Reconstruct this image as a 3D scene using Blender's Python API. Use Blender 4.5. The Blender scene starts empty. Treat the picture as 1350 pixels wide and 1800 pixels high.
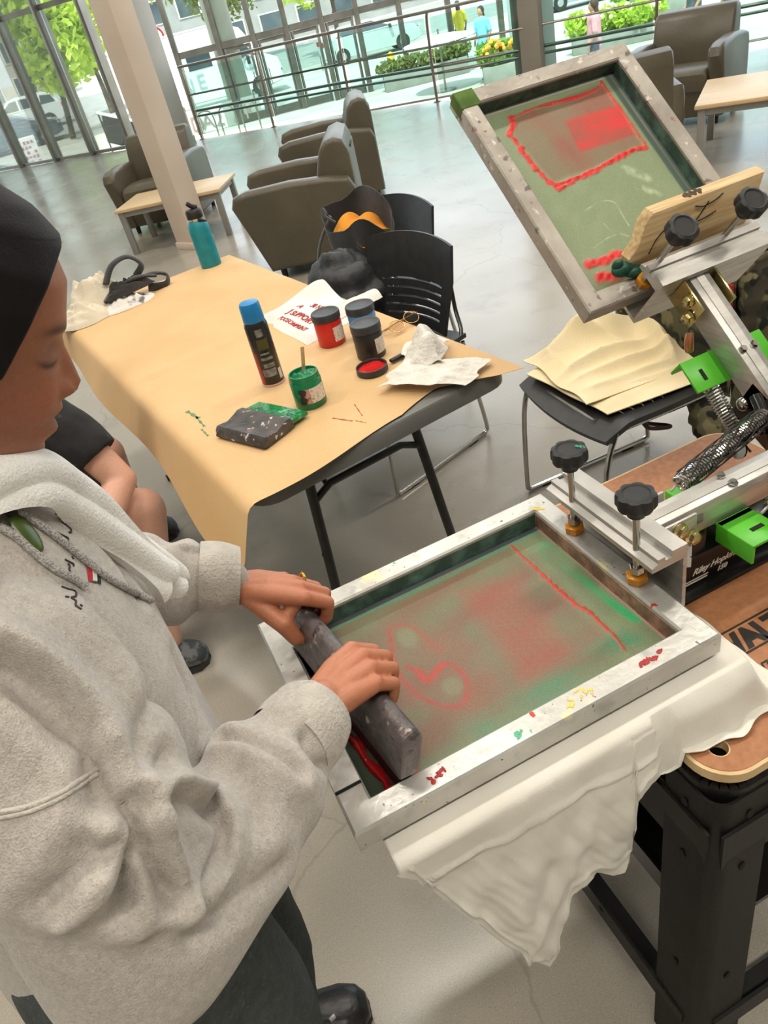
import bpy, bmesh, math, random
import numpy as np
from mathutils import Vector, Matrix
from mathutils.bvhtree import BVHTree

# ---------------------------------------------------------------- camera, sky, sun, lamps, exposure
SC = bpy.context.scene
COL = SC.collection
CAM_POS = np.array([0.0, 0.0, 1.58])
CAM_M = np.array([[0.89018681, -0.39631262, 0.2247304],
                  [-0.40680536, -0.46933967, 0.78372806],
                  [-0.20512643, -0.78908591, -0.57902208]])   # world from camera (x right, y down, z forward)
cam_data = bpy.data.cameras.new('camera')
cam_data.sensor_fit = 'HORIZONTAL'
cam_data.sensor_width = 36.0
cam_data.lens = 36.0 * 1290.0 / 1350.0
cam_data.clip_start = 0.05
cam_data.clip_end = 500.0
cam = bpy.data.objects.new('camera', cam_data)
COL.objects.link(cam)
_R = Matrix(((CAM_M[0, 0], -CAM_M[0, 1], -CAM_M[0, 2]),
             (CAM_M[1, 0], -CAM_M[1, 1], -CAM_M[1, 2]),
             (CAM_M[2, 0], -CAM_M[2, 1], -CAM_M[2, 2])))
cam.matrix_world = Matrix.Translation(Vector(CAM_POS)) @ _R.to_4x4()
SC.camera = cam

world = bpy.data.worlds.new('sky')
SC.world = world
world.use_nodes = True
_bg = world.node_tree.nodes['Background']
_bg.inputs[0].default_value = (0.80, 0.91, 1.0, 1)
_bg.inputs[1].default_value = 2.5

sun_data = bpy.data.lights.new('sun', 'SUN')
sun_data.energy = 6.5
sun_data.angle = 0.01
sun_data.color = (1.0, 0.93, 0.80)
sun = bpy.data.objects.new('sun', sun_data)
sun.rotation_euler = Vector((0.35, 0.45, -1.0)).to_track_quat('-Z', 'Y').to_euler()
COL.objects.link(sun)

SC.view_settings.view_transform = 'Standard'
SC.view_settings.look = 'None'
SC.view_settings.exposure = 0.10
SC.view_settings.gamma = 1.0
SC.view_settings.use_curve_mapping = False

SC.cycles.max_bounces = 7
SC.cycles.diffuse_bounces = 3
SC.cycles.glossy_bounces = 3
SC.cycles.transparent_max_bounces = 12
SC.cycles.adaptive_threshold = 0.02

random.seed(7)
RNG = np.random.default_rng(7)

# ---------------------------------------------------------------- mesh helpers
def V(*a):
    return np.array(a, float)

def nrm(v):
    v = np.asarray(v, float)
    return v / (np.linalg.norm(v) + 1e-12)

def rotm(ax, ang):
    return np.array(Matrix.Rotation(ang, 3, Vector(ax)))

def rz(a):
    c, s = math.cos(a), math.sin(a)
    return np.array([[c, -s, 0], [s, c, 0], [0, 0, 1.0]])

def frame_z(d, up=(0, 0, 1)):
    """3x3 whose z column is d"""
    z = nrm(d)
    up = np.asarray(up, float)
    if abs(z @ nrm(up)) > 0.99:
        up = np.array([1.0, 0, 0])
    x = nrm(np.cross(up, z))
    y = np.cross(z, x)
    return np.stack([x, y, z], 1)

_bevel_cache = {}
def _rbox(size, b, seg):
    key = (tuple(round(float(s), 5) for s in size), round(b, 5), seg)
    if key not in _bevel_cache:
        bm = bmesh.new()
        bmesh.ops.create_cube(bm, size=1.0)
        for v in bm.verts:
            v.co = Vector((v.co.x * size[0], v.co.y * size[1], v.co.z * size[2]))
        if b > 0:
            bmesh.ops.bevel(bm, geom=list(bm.edges), offset=b, segments=seg, profile=0.5, affect='EDGES')
        bm.verts.index_update()
        vs = np.array([v.co[:] for v in bm.verts])
        fs = [[v.index for v in f.verts] for f in bm.faces]
        bm.free()
        _bevel_cache[key] = (vs, fs)
    return _bevel_cache[key]

def smooth_path(pts, n=6, closed=False):
    """Catmull-Rom"""
    P = np.asarray(pts, float)
    out = []
    N = len(P)
    for i in range(N if closed else N - 1):
        p0 = P[(i - 1) % N] if closed or i > 0 else P[i]
        p1 = P[i]
        p2 = P[(i + 1) % N]
        p3 = P[(i + 2) % N] if closed or i + 2 < N else P[(i + 1) % N]
        for k in range(n):
            t = k / n
            out.append(0.5 * (2 * p1 + (p2 - p0) * t + (2 * p0 - 5 * p1 + 4 * p2 - p3) * t * t + (3 * p1 - p0 - 3 * p2 + p3) * t ** 3))
    if not closed:
        out.append(P[-1])
    return np.array(out)

class MB:
    def __init__(s):
        s.v = []
        s.f = []
        s.n = 0
        s.col = []

    def add(s, vs, fs, col=None):
        vs = np.asarray(vs, float)
        s.v.append(vs)
        n = s.n
        s.f.extend([tuple(int(i) + n for i in f) for f in fs])
        s.n += len(vs)
        if col is not None:
            c = np.asarray(col, float)
            if c.ndim == 1:
                c = np.tile(c, (len(vs), 1))
            s.col.append(c)
        return s

    def box(s, c, size, R=None, b=0.0, seg=2, col=None):
        vs, fs = _rbox(size, b, seg)
        if R is not None:
            vs = vs @ np.asarray(R).T
        return s.add(vs + np.asarray(c, float), fs, col)

    def bar(s, p, q, w, h, b=0.0, up=(0, 0, 1)):
        p = V(*p); q = V(*q)
        F = frame_z(q - p, up)
        return s.box((p + q) / 2, (w, h, np.linalg.norm(q - p)), F, b)

    def tube(s, pts, r, n=10, closed=False, caps=True, flat=1.0, up=(0, 0, 1)):
        P = np.asarray(pts, float)
        N = len(P)
        r = np.broadcast_to(np.asarray(r, float), (N,))
        T = np.zeros_like(P)
        for i in range(N):
            a = P[(i - 1) % N] if (closed or i > 0) else P[i]
            b = P[(i + 1) % N] if (closed or i < N - 1) else P[i]
            T[i] = nrm(b - a)
        ref = np.asarray(up, float)
        if abs(ref @ T[0]) > 0.95:
            ref = np.array([1.0, 0.2, 0])
        x = nrm(np.cross(ref, T[0]))
        vs = []
        for i in range(N):
            x = nrm(x - T[i] * (x @ T[i]))
            y = np.cross(T[i], x)
            for k in range(n):
                a = 2 * math.pi * k / n
                vs.append(P[i] + r[i] * (math.cos(a) * x + flat * math.sin(a) * y))
        fs = []
        for i in range(N if closed else N - 1):
            j = (i + 1) % N
            for k in range(n):
                k2 = (k + 1) % n
                fs.append((i * n + k, i * n + k2, j * n + k2, j * n + k))
        if caps and not closed:
            fs.append(tuple(range(n - 1, -1, -1)))
            fs.append(tuple((N - 1) * n + k for k in range(n)))
        return s.add(vs, fs)

    def cyl(s, p, q, r, r2=None, n=16):
        return s.tube([p, q], [r, r if r2 is None else r2], n)

    def lathe(s, prof, n=24, c=(0, 0, 0), R=None, sx=1.0, sy=1.0):
        prof = [(max(a, 1e-5), z) for a, z in prof]
        vs = []
        for a, z in prof:
            for k in range(n):
                t = 2 * math.pi * k / n
                vs.append((a * math.cos(t) * sx, a * math.sin(t) * sy, z))
        vs = np.array(vs)
        fs = []
        for i in range(len(prof) - 1):
            for k in range(n):
                k2 = (k + 1) % n
                fs.append((i * n + k, i * n + k2, (i + 1) * n + k2, (i + 1) * n + k))
        fs.append(tuple(range(n - 1, -1, -1)))
        fs.append(tuple((len(prof) - 1) * n + k for k in range(n)))
        if R is not None:
            vs = vs @ np.asarray(R).T
        return s.add(vs + np.asarray(c, float), fs)

    def prism(s, poly, z0, z1, R=None, c=(0, 0, 0)):
        n = len(poly)
        vs = np.array([(x, y, z0) for x, y in poly] + [(x, y, z1) for x, y in poly], float)
        fs = [tuple(range(n - 1, -1, -1)), tuple(range(n, 2 * n))]
        for k in range(n):
            k2 = (k + 1) % n
            fs.append((k, k2, n + k2, n + k))
        if R is not None:
            vs = vs @ np.asarray(R).T
        return s.add(vs + np.asarray(c, float), fs)

    def sheet(s, G, th=0.0, colors=None):
        """G: (nu,nv,3) grid of points; th>0 gives it a second face below"""
        G = np.asarray(G, float)
        nu, nv = G.shape[:2]
        idx = np.arange(nu * nv).reshape(nu, nv)
        q = np.stack([idx[:-1, :-1], idx[1:, :-1], idx[1:, 1:], idx[:-1, 1:]], -1).reshape(-1, 4)
        if th <= 0:
            return s.add(G.reshape(-1, 3), q.tolist(), colors)
        du = np.gradient(G, axis=0)
        dv = np.gradient(G, axis=1)
        N = np.cross(du, dv)
        N /= np.linalg.norm(N, axis=2, keepdims=True) + 1e-12
        B = G - N * th
        vs = np.concatenate([G.reshape(-1, 3), B.reshape(-1, 3)])
        n0 = nu * nv
        fs = q.tolist() + (q[:, ::-1] + n0).tolist()
        rim = list(idx[:, 0]) + list(idx[-1, 1:]) + list(idx[-2::-1, -1]) + list(idx[0, -2:0:-1])
        for a, b in zip(rim, rim[1:] + rim[:1]):
            fs.append((b, a, a + n0, b + n0))
        if colors is not None:
            colors = np.concatenate([colors, colors])
        return s.add(vs, fs, colors)

    def ball(s, c, r, R=None, nu=14, nv=10):
        r = np.broadcast_to(np.asarray(r, float), (3,))
        vs = [(0, 0, -1)]
        for i in range(1, nv):
            ph = -math.pi / 2 + math.pi * i / nv
            for k in range(nu):
                t = 2 * math.pi * k / nu
                vs.append((math.cos(ph) * math.cos(t), math.cos(ph) * math.sin(t), math.sin(ph)))
        vs.append((0, 0, 1))
        vs = np.array(vs) * r
        fs = []
        for k in range(nu):
            fs.append((0, 1 + (k + 1) % nu, 1 + k))
        for i in range(nv - 2):
            for k in range(nu):
                k2 = (k + 1) % nu
                a = 1 + i * nu
                fs.append((a + k, a + k2, a + nu + k2, a + nu + k))
        a = 1 + (nv - 2) * nu
        for k in range(nu):
            fs.append((a + k, a + (k + 1) % nu, len(vs) - 1))
        if R is not None:
            vs = vs @ np.asarray(R).T
        return s.add(vs + np.asarray(c, float), fs)

    def xf(s, R=None, t=(0, 0, 0)):
        for i in range(len(s.v)):
            if R is not None:
                s.v[i] = s.v[i] @ np.asarray(R).T
            s.v[i] = s.v[i] + np.asarray(t, float)
        return s

    def verts(s):
        return np.concatenate(s.v) if s.v else np.zeros((0, 3))

BASE = {}

def mesh_from(name, vs, fs, sharp=38.0, col=None):
    me = bpy.data.meshes.new(name)
    me.from_pydata(np.asarray(vs, float).tolist(), [], fs)
    me.update()
    if sharp is not None and len(fs):
        me.shade_smooth()
        if sharp < 180:
            me.set_sharp_from_angle(angle=math.radians(sharp))
    if col is not None:
        at = me.color_attributes.new('paint', 'FLOAT_COLOR', 'POINT')
        c4 = np.ones((len(vs), 4), np.float32)
        c4[:, :3] = col
        at.data.foreach_set('color', c4.ravel())
    return me

def obj(name, mb, m, parent=None, base=None, sharp=38.0, label=None):
    """One mesh object. Vertices are given in world (or the parent's own) coordinates."""
    vs = mb.verts()
    off = np.zeros(3)
    if parent is not None:
        off = BASE.get(parent.name, np.zeros(3))
    elif base is not None:
        off = np.asarray(base, float)
    col = np.concatenate(mb.col) if mb.col else None
    me = mesh_from(name, vs - off, mb.f, sharp, col)
    me.materials.append(m)
    o = bpy.data.objects.new(name, me)
    COL.objects.link(o)
    if parent is not None:
        o.parent = parent
        BASE[o.name] = off
    elif base is not None:
        o.location = off
        BASE[o.name] = off
    if label:
        o['label'] = label
    return o

def tag(o, label, cat, group=None, kind=None):
    if label:
        o['label'] = label
    if cat:
        o['category'] = cat
    if group:
        o['group'] = group
    if kind:
        o['kind'] = kind
    return o

def thing(name, label, cat, base=(0, 0, 0), rotz=0.0, group=None, local=False):
    o = bpy.data.objects.new(name, None)
    o.empty_display_size = 0.1
    COL.objects.link(o)
    o.location = base
    o.rotation_euler = (0, 0, rotz)
    BASE[o.name] = np.zeros(3) if local else np.asarray(base, float)
    tag(o, label, cat, group)
    return o

def struct(name, mb, m, parent=None, base=None, sharp=38.0):
    o = obj(name, mb, m, parent, base, sharp)
    if parent is None:
        o['kind'] = 'structure'
    return o

def dup(root, loc, rotz, label=None, group=None):
    r = root.copy()
    COL.objects.link(r)
    r.location = loc
    r.rotation_euler = (0, 0, rotz)
    if label:
        r['label'] = label
    if group:
        r['group'] = group
    for ch in list(root.children):
        c = ch.copy()
        COL.objects.link(c)
        c.parent = r
        for g in ch.children:
            d = g.copy()
            COL.objects.link(d)
            d.parent = c
    return r

def text_mesh(body, size=1.0, extrude=0.0, shear=0.0, bold=0.0, spacing=1.0, res=2, align='LEFT'):
    cu = bpy.data.curves.new('t', 'FONT')
    cu.body = body
    cu.size = size
    cu.extrude = extrude
    cu.shear = shear
    cu.offset = bold
    cu.space_character = spacing
    cu.resolution_u = res
    cu.align_x = align
    o = bpy.data.objects.new('t', cu)
    COL.objects.link(o)
    dg = bpy.context.evaluated_depsgraph_get()
    me = bpy.data.meshes.new_from_object(o.evaluated_get(dg))
    vs = np.array([v.co[:] for v in me.vertices])
    fs = [tuple(p.vertices) for p in me.polygons]
    bpy.data.objects.remove(o)
    bpy.data.meshes.remove(me)
    bpy.data.curves.remove(cu)
    return vs, fs

def add_text(mb, body, origin, ex, ey, size, **k):
    """flat lettering: text x axis along ex, y along ey"""
    vs, fs = text_mesh(body, size, **k)
    ex = nrm(ex); ey = nrm(ey)
    ez = np.cross(ex, ey)
    mb.add(np.asarray(origin, float) + vs @ np.stack([ex, ey, ez]), fs)
    return mb

def fbm(p, scale, seed=0, octs=3):
    """cheap smooth pseudo-noise from sines; p (...,3)"""
    r = np.random.default_rng(seed)
    out = 0.0
    amp = 1.0
    for o in range(octs):
        for _ in range(3):
            k = r.normal(size=3) * scale * (2 ** o)
            out = out + amp * np.sin(p @ k + r.uniform(0, 6.28)) / 3
        amp *= 0.5
    return out

# ---------------------------------------------------------------- material helpers
MATS = {}

def _new(name):
    m = bpy.data.materials.new(name)
    m.use_nodes = True
    nt = m.node_tree
    b = nt.nodes['Principled BSDF']
    return m, nt, b

def lin(c):
    """sRGB 0-255 triple -> linear"""
    c = np.asarray(c, float) / 255.0
    return tuple(np.where(c <= 0.04045, c / 12.92, ((c + 0.055) / 1.055) ** 2.4))

def pm(name, col, col2=None, scale=8.0, rough=0.5, metal=0.0, bump=0.0, bscale=None, detail=4.0, contrast=(0.35, 0.65),
       stretch=None, rough2=None, coat=0.0, spots=None, spec=0.5, sheen=0.0, coord='Object', emit=None, estr=0.0, alpha=None, trans=0.0):
    """procedural Principled material; colours are sRGB 0-255"""
    if name in MATS:
        return MATS[name]
    m, nt, b = _new(name)
    N, L = nt.nodes, nt.links
    tc = N.new('ShaderNodeTexCoord')
    src = tc.outputs[coord]
    if stretch is not None:
        mp = N.new('ShaderNodeMapping')
        mp.inputs['Scale'].default_value = stretch
        L.new(src, mp.inputs['Vector'])
        src = mp.outputs[0]
    b.inputs['Base Color'].default_value = (*lin(col), 1)
    b.inputs['Roughness'].default_value = rough
    b.inputs['Metallic'].default_value = metal
    b.inputs['Specular IOR Level'].default_value = spec
    if coat:
        b.inputs['Coat Weight'].default_value = coat
        b.inputs['Coat Roughness'].default_value = 0.1
    if sheen:
        b.inputs['Sheen Weight'].default_value = sheen
        b.inputs['Sheen Roughness'].default_value = 0.5
    if trans:
        b.inputs['Transmission Weight'].default_value = trans
    if emit is not None:
        b.inputs['Emission Color'].default_value = (*lin(emit), 1)
        b.inputs['Emission Strength'].default_value = estr
    fac = None
    if col2 is not None or rough2 is not None:
        no = N.new('ShaderNodeTexNoise')
        no.inputs['Scale'].default_value = scale
        no.inputs['Detail'].default_value = detail
        L.new(src, no.inputs['Vector'])
        mr = N.new('ShaderNodeMapRange')
        mr.inputs['From Min'].default_value = contrast[0]
        mr.inputs['From Max'].default_value = contrast[1]
        L.new(no.outputs['Fac'], mr.inputs['Value'])
        fac = mr.outputs[0]
    out = None
    if col2 is not None:
        mx = N.new('ShaderNodeMix')
        mx.data_type = 'RGBA'
        mx.inputs['A'].default_value = (*lin(col), 1)
        mx.inputs['B'].default_value = (*lin(col2), 1)
        L.new(fac, mx.inputs['Factor'])
        out = mx.outputs['Result']
    if spots:
        for (sc, lo, hi, c) in spots:
            n2 = N.new('ShaderNodeTexNoise')
            n2.inputs['Scale'].default_value = sc
            n2.inputs['Detail'].default_value = 3.0
            L.new(src, n2.inputs['Vector'])
            m2 = N.new('ShaderNodeMapRange')
            m2.inputs['From Min'].default_value = lo
            m2.inputs['From Max'].default_value = hi
            L.new(n2.outputs['Fac'], m2.inputs['Value'])
            x2 = N.new('ShaderNodeMix')
            x2.data_type = 'RGBA'
            if out is None:
                x2.inputs['A'].default_value = (*lin(col), 1)
            else:
                L.new(out, x2.inputs['A'])
            x2.inputs['B'].default_value = (*lin(c), 1)
            L.new(m2.outputs[0], x2.inputs['Factor'])
            out = x2.outputs['Result']
    if out is not None:
        L.new(out, b.inputs['Base Color'])
    if rough2 is not None:
        mr2 = N.new('ShaderNodeMapRange')
        mr2.inputs['To Min'].default_value = rough
        mr2.inputs['To Max'].default_value = rough2
        L.new(fac, mr2.inputs['Value'])
        L.new(mr2.outputs[0], b.inputs['Roughness'])
    if bump:
        nb = N.new('ShaderNodeTexNoise')
        nb.inputs['Scale'].default_value = bscale or scale * 4
        nb.inputs['Detail'].default_value = 3.0
        L.new(src, nb.inputs['Vector'])
        bp = N.new('ShaderNodeBump')
        bp.inputs['Strength'].default_value = bump
        bp.inputs['Distance'].default_value = 0.01
        L.new(nb.outputs['Fac'], bp.inputs['Height'])
        L.new(bp.outputs[0], b.inputs['Normal'])
    MATS[name] = m
    return m

def paint_mat(name, rough=0.5, bump=0.0, bscale=200.0, metal=0.0, grain=0.0, coat=0.0):
    """material whose colour is the object's own printed / painted vertex colour"""
    m, nt, b = _new(name)
    N, L = nt.nodes, nt.links
    at = N.new('ShaderNodeAttribute')
    at.attribute_name = 'paint'
    out = at.outputs['Color']
    tc = N.new('ShaderNodeTexCoord')
    if grain:
        no = N.new('ShaderNodeTexNoise')
        no.inputs['Scale'].default_value = bscale
        no.inputs['Detail'].default_value = 2.5
        L.new(tc.outputs['Object'], no.inputs['Vector'])
        mr = N.new('ShaderNodeMapRange')
        mr.inputs['From Min'].default_value = 0.3
        mr.inputs['From Max'].default_value = 0.7
        mr.inputs['To Min'].default_value = 1.0 - grain
        mr.inputs['To Max'].default_value = 1.0 + grain
        L.new(no.outputs['Fac'], mr.inputs['Value'])
        vm = N.new('ShaderNodeVectorMath')
        vm.operation = 'SCALE'
        L.new(out, vm.inputs[0])
        L.new(mr.outputs[0], vm.inputs['Scale'])
        out = vm.outputs[0]
    L.new(out, b.inputs['Base Color'])
    b.inputs['Roughness'].default_value = rough
    b.inputs['Metallic'].default_value = metal
    if coat:
        b.inputs['Coat Weight'].default_value = coat
    if bump:
        nb = N.new('ShaderNodeTexNoise')
        nb.inputs['Scale'].default_value = bscale
        L.new(tc.outputs['Object'], nb.inputs['Vector'])
        bp = N.new('ShaderNodeBump')
        bp.inputs['Strength'].default_value = bump
        bp.inputs['Distance'].default_value = 0.01
        L.new(nb.outputs['Fac'], bp.inputs['Height'])
        L.new(bp.outputs[0], b.inputs['Normal'])
    return m

def glass_mat(name, tint, refl=0.08, tintmix=1.0):
    m, nt, b = _new(name)
    N, L = nt.nodes, nt.links
    N.remove(b)
    tr = N.new('ShaderNodeBsdfTransparent')
    tr.inputs[0].default_value = (*lin(tint), 1)
    gl = N.new('ShaderNodeBsdfGlossy')
    gl.inputs['Roughness'].default_value = 0.02
    fr = N.new('ShaderNodeFresnel')
    fr.inputs['IOR'].default_value = 1.45
    mr = N.new('ShaderNodeMath')
    mr.operation = 'MULTIPLY'
    mr.inputs[1].default_value = refl / 0.08
    L.new(fr.outputs[0], mr.inputs[0])
    mx = N.new('ShaderNodeMixShader')
    L.new(mr.outputs[0], mx.inputs[0])
    L.new(tr.outputs[0], mx.inputs[1])
    L.new(gl.outputs[0], mx.inputs[2])
    L.new(mx.outputs[0], N['Material Output'].inputs[0])
    MATS[name] = m
    return m
# ---------------------------------------------------------------- setting: floor, columns, glass wall, guard rail
EDGE = [(12.5, 3.2), (8.0, 7.7), (5.45, 10.35), (4.35, 11.95), (2.43, 14.1), (0.9, 16.35), (-0.86, 18.1), (-6.0, 23.5)]

def concrete_mat():
    m, nt, b = _new('polished_concrete')
    N, L = nt.nodes, nt.links
    tc = N.new('ShaderNodeTexCoord')
    def noise(scale, detail, lo, hi):
        n = N.new('ShaderNodeTexNoise')
        n.inputs['Scale'].default_value = scale
        n.inputs['Detail'].default_value = detail
        L.new(tc.outputs['Object'], n.inputs['Vector'])
        r = N.new('ShaderNodeMapRange')
        r.inputs['From Min'].default_value = lo
        r.inputs['From Max'].default_value = hi
        L.new(n.outputs['Fac'], r.inputs['Value'])
        return r.outputs[0]
    def mix(a, bcol, f):
        x = N.new('ShaderNodeMix')
        x.data_type = 'RGBA'
        if isinstance(a, tuple):
            x.inputs['A'].default_value = (*lin(a), 1)
        else:
            L.new(a, x.inputs['A'])
        x.inputs['B'].default_value = (*lin(bcol), 1)
        L.new(f, x.inputs['Factor'])
        return x.outputs['Result']
    c = mix((160, 152, 139), (178, 170, 157), noise(0.7, 5, 0.3, 0.7))
    c = mix(c, (144, 136, 123), noise(3.5, 6, 0.56, 0.80))
    c = mix(c, (130, 122, 110), noise(420, 2, 0.56, 0.74))
    c = mix(c, (186, 180, 168), noise(360, 2, 0.56, 0.76))
    # hairline cracks
    vo = N.new('ShaderNodeTexVoronoi')
    vo.feature = 'DISTANCE_TO_EDGE'
    vo.inputs['Scale'].default_value = 0.62
    dn = N.new('ShaderNodeTexNoise')
    dn.inputs['Scale'].default_value = 2.5
    dn.inputs['Detail'].default_value = 5
    L.new(tc.outputs['Object'], dn.inputs['Vector'])
    ad = N.new('ShaderNodeVectorMath')
    ad.operation = 'MULTIPLY_ADD'
    ad.inputs[1].default_value = (0.35, 0.35, 0)
    L.new(dn.outputs['Color'], ad.inputs[0])
    L.new(tc.outputs['Object'], ad.inputs[2])
    L.new(ad.outputs[0], vo.inputs['Vector'])
    r = N.new('ShaderNodeMapRange')
    r.inputs['From Min'].default_value = 0.0
    r.inputs['From Max'].default_value = 0.0035
    r.inputs['To Min'].default_value = 0.30
    r.inputs['To Max'].default_value = 0.0
    L.new(vo.outputs['Distance'], r.inputs['Value'])
    c = mix(c, (105, 95, 84), r.outputs[0])
    L.new(c, b.inputs['Base Color'])
    rr = N.new('ShaderNodeMapRange')
    rr.inputs['To Min'].default_value = 0.16
    rr.inputs['To Max'].default_value = 0.30
    L.new(noise(1.6, 5, 0.3, 0.7), rr.inputs['Value'])
    L.new(rr.outputs[0], b.inputs['Roughness'])
    b.inputs['Specular IOR Level'].default_value = 0.6
    bp = N.new('ShaderNodeBump')
    bp.inputs['Strength'].default_value = 0.012
    bp.inputs['Distance'].default_value = 0.01
    n = N.new('ShaderNodeTexNoise')
    n.inputs['Scale'].default_value = 9.0
    L.new(tc.outputs['Object'], n.inputs['Vector'])
    L.new(n.outputs['Fac'], bp.inputs['Height'])
    L.new(bp.outputs[0], b.inputs['Normal'])
    return m

CONC = concrete_mat()
fl = MB()
fl.prism([(-22, 23.5), (-22, -8), (12.5, -8)] + EDGE, -0.35, 0.0)
struct('floor', fl, CONC, sharp=30)

cl = MB()
cl.prism([(-22, 23.5), (-22, -14), (13.0, -14), (13.0, 3.4), (8.3, 8.0), (5.75, 10.65), (2.75, 14.4), (-0.5, 18.5), (-6.0, 23.9)], 6.0, 6.3)
struct('ceiling', cl, pm('ceiling_paint', (226, 226, 222), (236, 236, 232), 2.0, 0.8))  # unseen slab, put in to keep the sun off the interior

WALLP = pm('wall_paint', (224, 220, 212), (216, 212, 204), 1.5, 0.8)
struct('added_wall_back', MB().box((-2.0, -8.1, 3.0), (29.0, 0.2, 6.0)), WALLP)  # this and the next two: unseen walls, added to cut ambient light
struct('added_wall_left', MB().box((-12.1, 5.0, 3.0), (0.2, 26.0, 6.0)), WALLP)
struct('added_wall_right', MB().box((12.6, -2.6, 3.0), (0.2, 11.0, 6.0)), WALLP)
# unseen ceiling lights, added for soft light from above
FILL = pm('fill_panel', (255, 250, 240), rough=0.4, emit=(255, 246, 230), estr=2.0)
HOUS = pm('fill_housing', (215, 215, 212), (225, 225, 222), 3, 0.5)
for k, (x, y) in enumerate(((-2.6, -1.5), (0.6, -1.5), (3.8, -1.5), (-2.6, 2.6), (0.6, 2.6), (3.8, 2.6), (-1.0, 7.0), (2.6, 7.0))):
    where = ['over the camera end, left', 'over the camera end, middle', 'over the camera end, right', 'over the folding table, left',
             'over the folding table, middle', 'over the folding table, right', 'over the lounge chairs, left', 'over the lounge chairs, right'][k]
    t = thing('fill_light', 'added unseen fill light ' + where, 'light', (x, y, 5.88), 0, 'added fill lights')
    obj('housing', MB().box((x, y, 5.95), (1.9, 0.34, 0.1), b=0.01), HOUS, t)
    obj('diffuser', MB().box((x, y, 5.89), (1.84, 0.28, 0.02)), FILL, t)
    ld = bpy.data.lights.new('fill_lamp', 'AREA')
    ld.shape = 'RECTANGLE'
    ld.size = 1.8
    ld.size_y = 0.3
    ld.energy = 78.0
    ld.color = (1.0, 0.935, 0.83)
    lo = bpy.data.objects.new('fill_lamp', ld)
    lo.location = (x, y, 5.86)
    COL.objects.link(lo)

# painted square column beside the lounge chairs
CREAM = pm('column_paint', (232, 214, 196), (222, 202, 184), 1.5, 0.55, bump=0.02, bscale=60)
col = MB()
_cr = rz(math.radians(28))
col.box((0.93, 6.98, 3.0), (0.21, 0.25, 6.0), _cr, 0.008)
col.box((0.93, 6.98, 0.03), (0.23, 0.27, 0.06), _cr, 0.004)
struct('trim_1', col, CREAM, base=(0.93, 6.98, 0))
GREYP = pm('grey_column_paint', (176, 170, 160), (166, 160, 150), 1.2, 0.6)
c2 = MB()
c2.box((2.12, 13.95, 3.0), (0.42, 0.42, 6.0), rz(0.7), 0.02)
c2.box((2.12, 13.95, 0.05), (0.46, 0.46, 0.10), rz(0.7), 0.01)
struct('trim_2', c2, GREYP, base=(2.12, 13.95, 0))
c3 = MB()
c3.box((6.35, 9.62, 3.0), (0.40, 0.40, 6.0), rz(0.45), 0.015)
struct('trim_3', c3, pm('taupe_column_paint', (160, 150, 138), (150, 141, 129), 1.6, 0.55), base=(6.35, 9.62, 0))
c4 = MB()
c4.lathe([(0.42, -1.35), (0.40, 0.0), (0.40, 6.0)], 28, (6.55, 27.0, 0))
struct('trim_4', c4, GREYP, base=(6.55, 27.0, -1.35))

METAL = pm('mullion_metal', (150, 147, 138), (136, 132, 124), 3.0, 0.35, 0.6)
DARKM = pm('door_metal', (108, 104, 96), (92, 89, 82), 3.0, 0.35, 0.6)
GLASS = glass_mat('clear_glass', (246, 252, 249), 0.06)
TEAL = glass_mat('guard_glass', (228, 246, 242), 0.10)

# the glazed wall at the far left edge of the floor
w1 = thing('window_1', None, None, (0.29, 17.0, 0))
w1['kind'] = 'structure'
for k_ in ('label', 'category'):
    if k_ in w1:
        del w1[k_]
step = V(0.655, -0.70, 0)
P0 = V(0.29, 17.0, -0.35)
prev = None
for k in range(-6, 3):
    p = P0 + step * k
    mb = MB().box(p + V(0, 0, 3.1), (0.09, 0.20, 6.2), rz(math.atan2(step[1], step[0])), 0.006)
    obj('mullion', mb, METAL, w1)
    if k < 2:
        q = p + step
        for z in (2.33, 5.2):
            obj('transom', MB().bar(p + V(0, 0, z + 0.35), q + V(0, 0, z + 0.35), 0.06, 0.08), METAL, w1)
        obj('sill', MB().bar(p + V(0, 0, 0.38), q + V(0, 0, 0.38), 0.10, 0.05), METAL, w1)
        for z0, z1 in ((0.06, 2.29), (2.37, 5.16)):
            d = nrm(step)
            mid = (p + q) / 2
            obj('pane', MB().box((mid[0], mid[1], (z0 + z1) / 2), (np.linalg.norm(step) - 0.09, 0.012, z1 - z0), rz(math.atan2(d[1], d[0]))), GLASS, w1)

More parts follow.
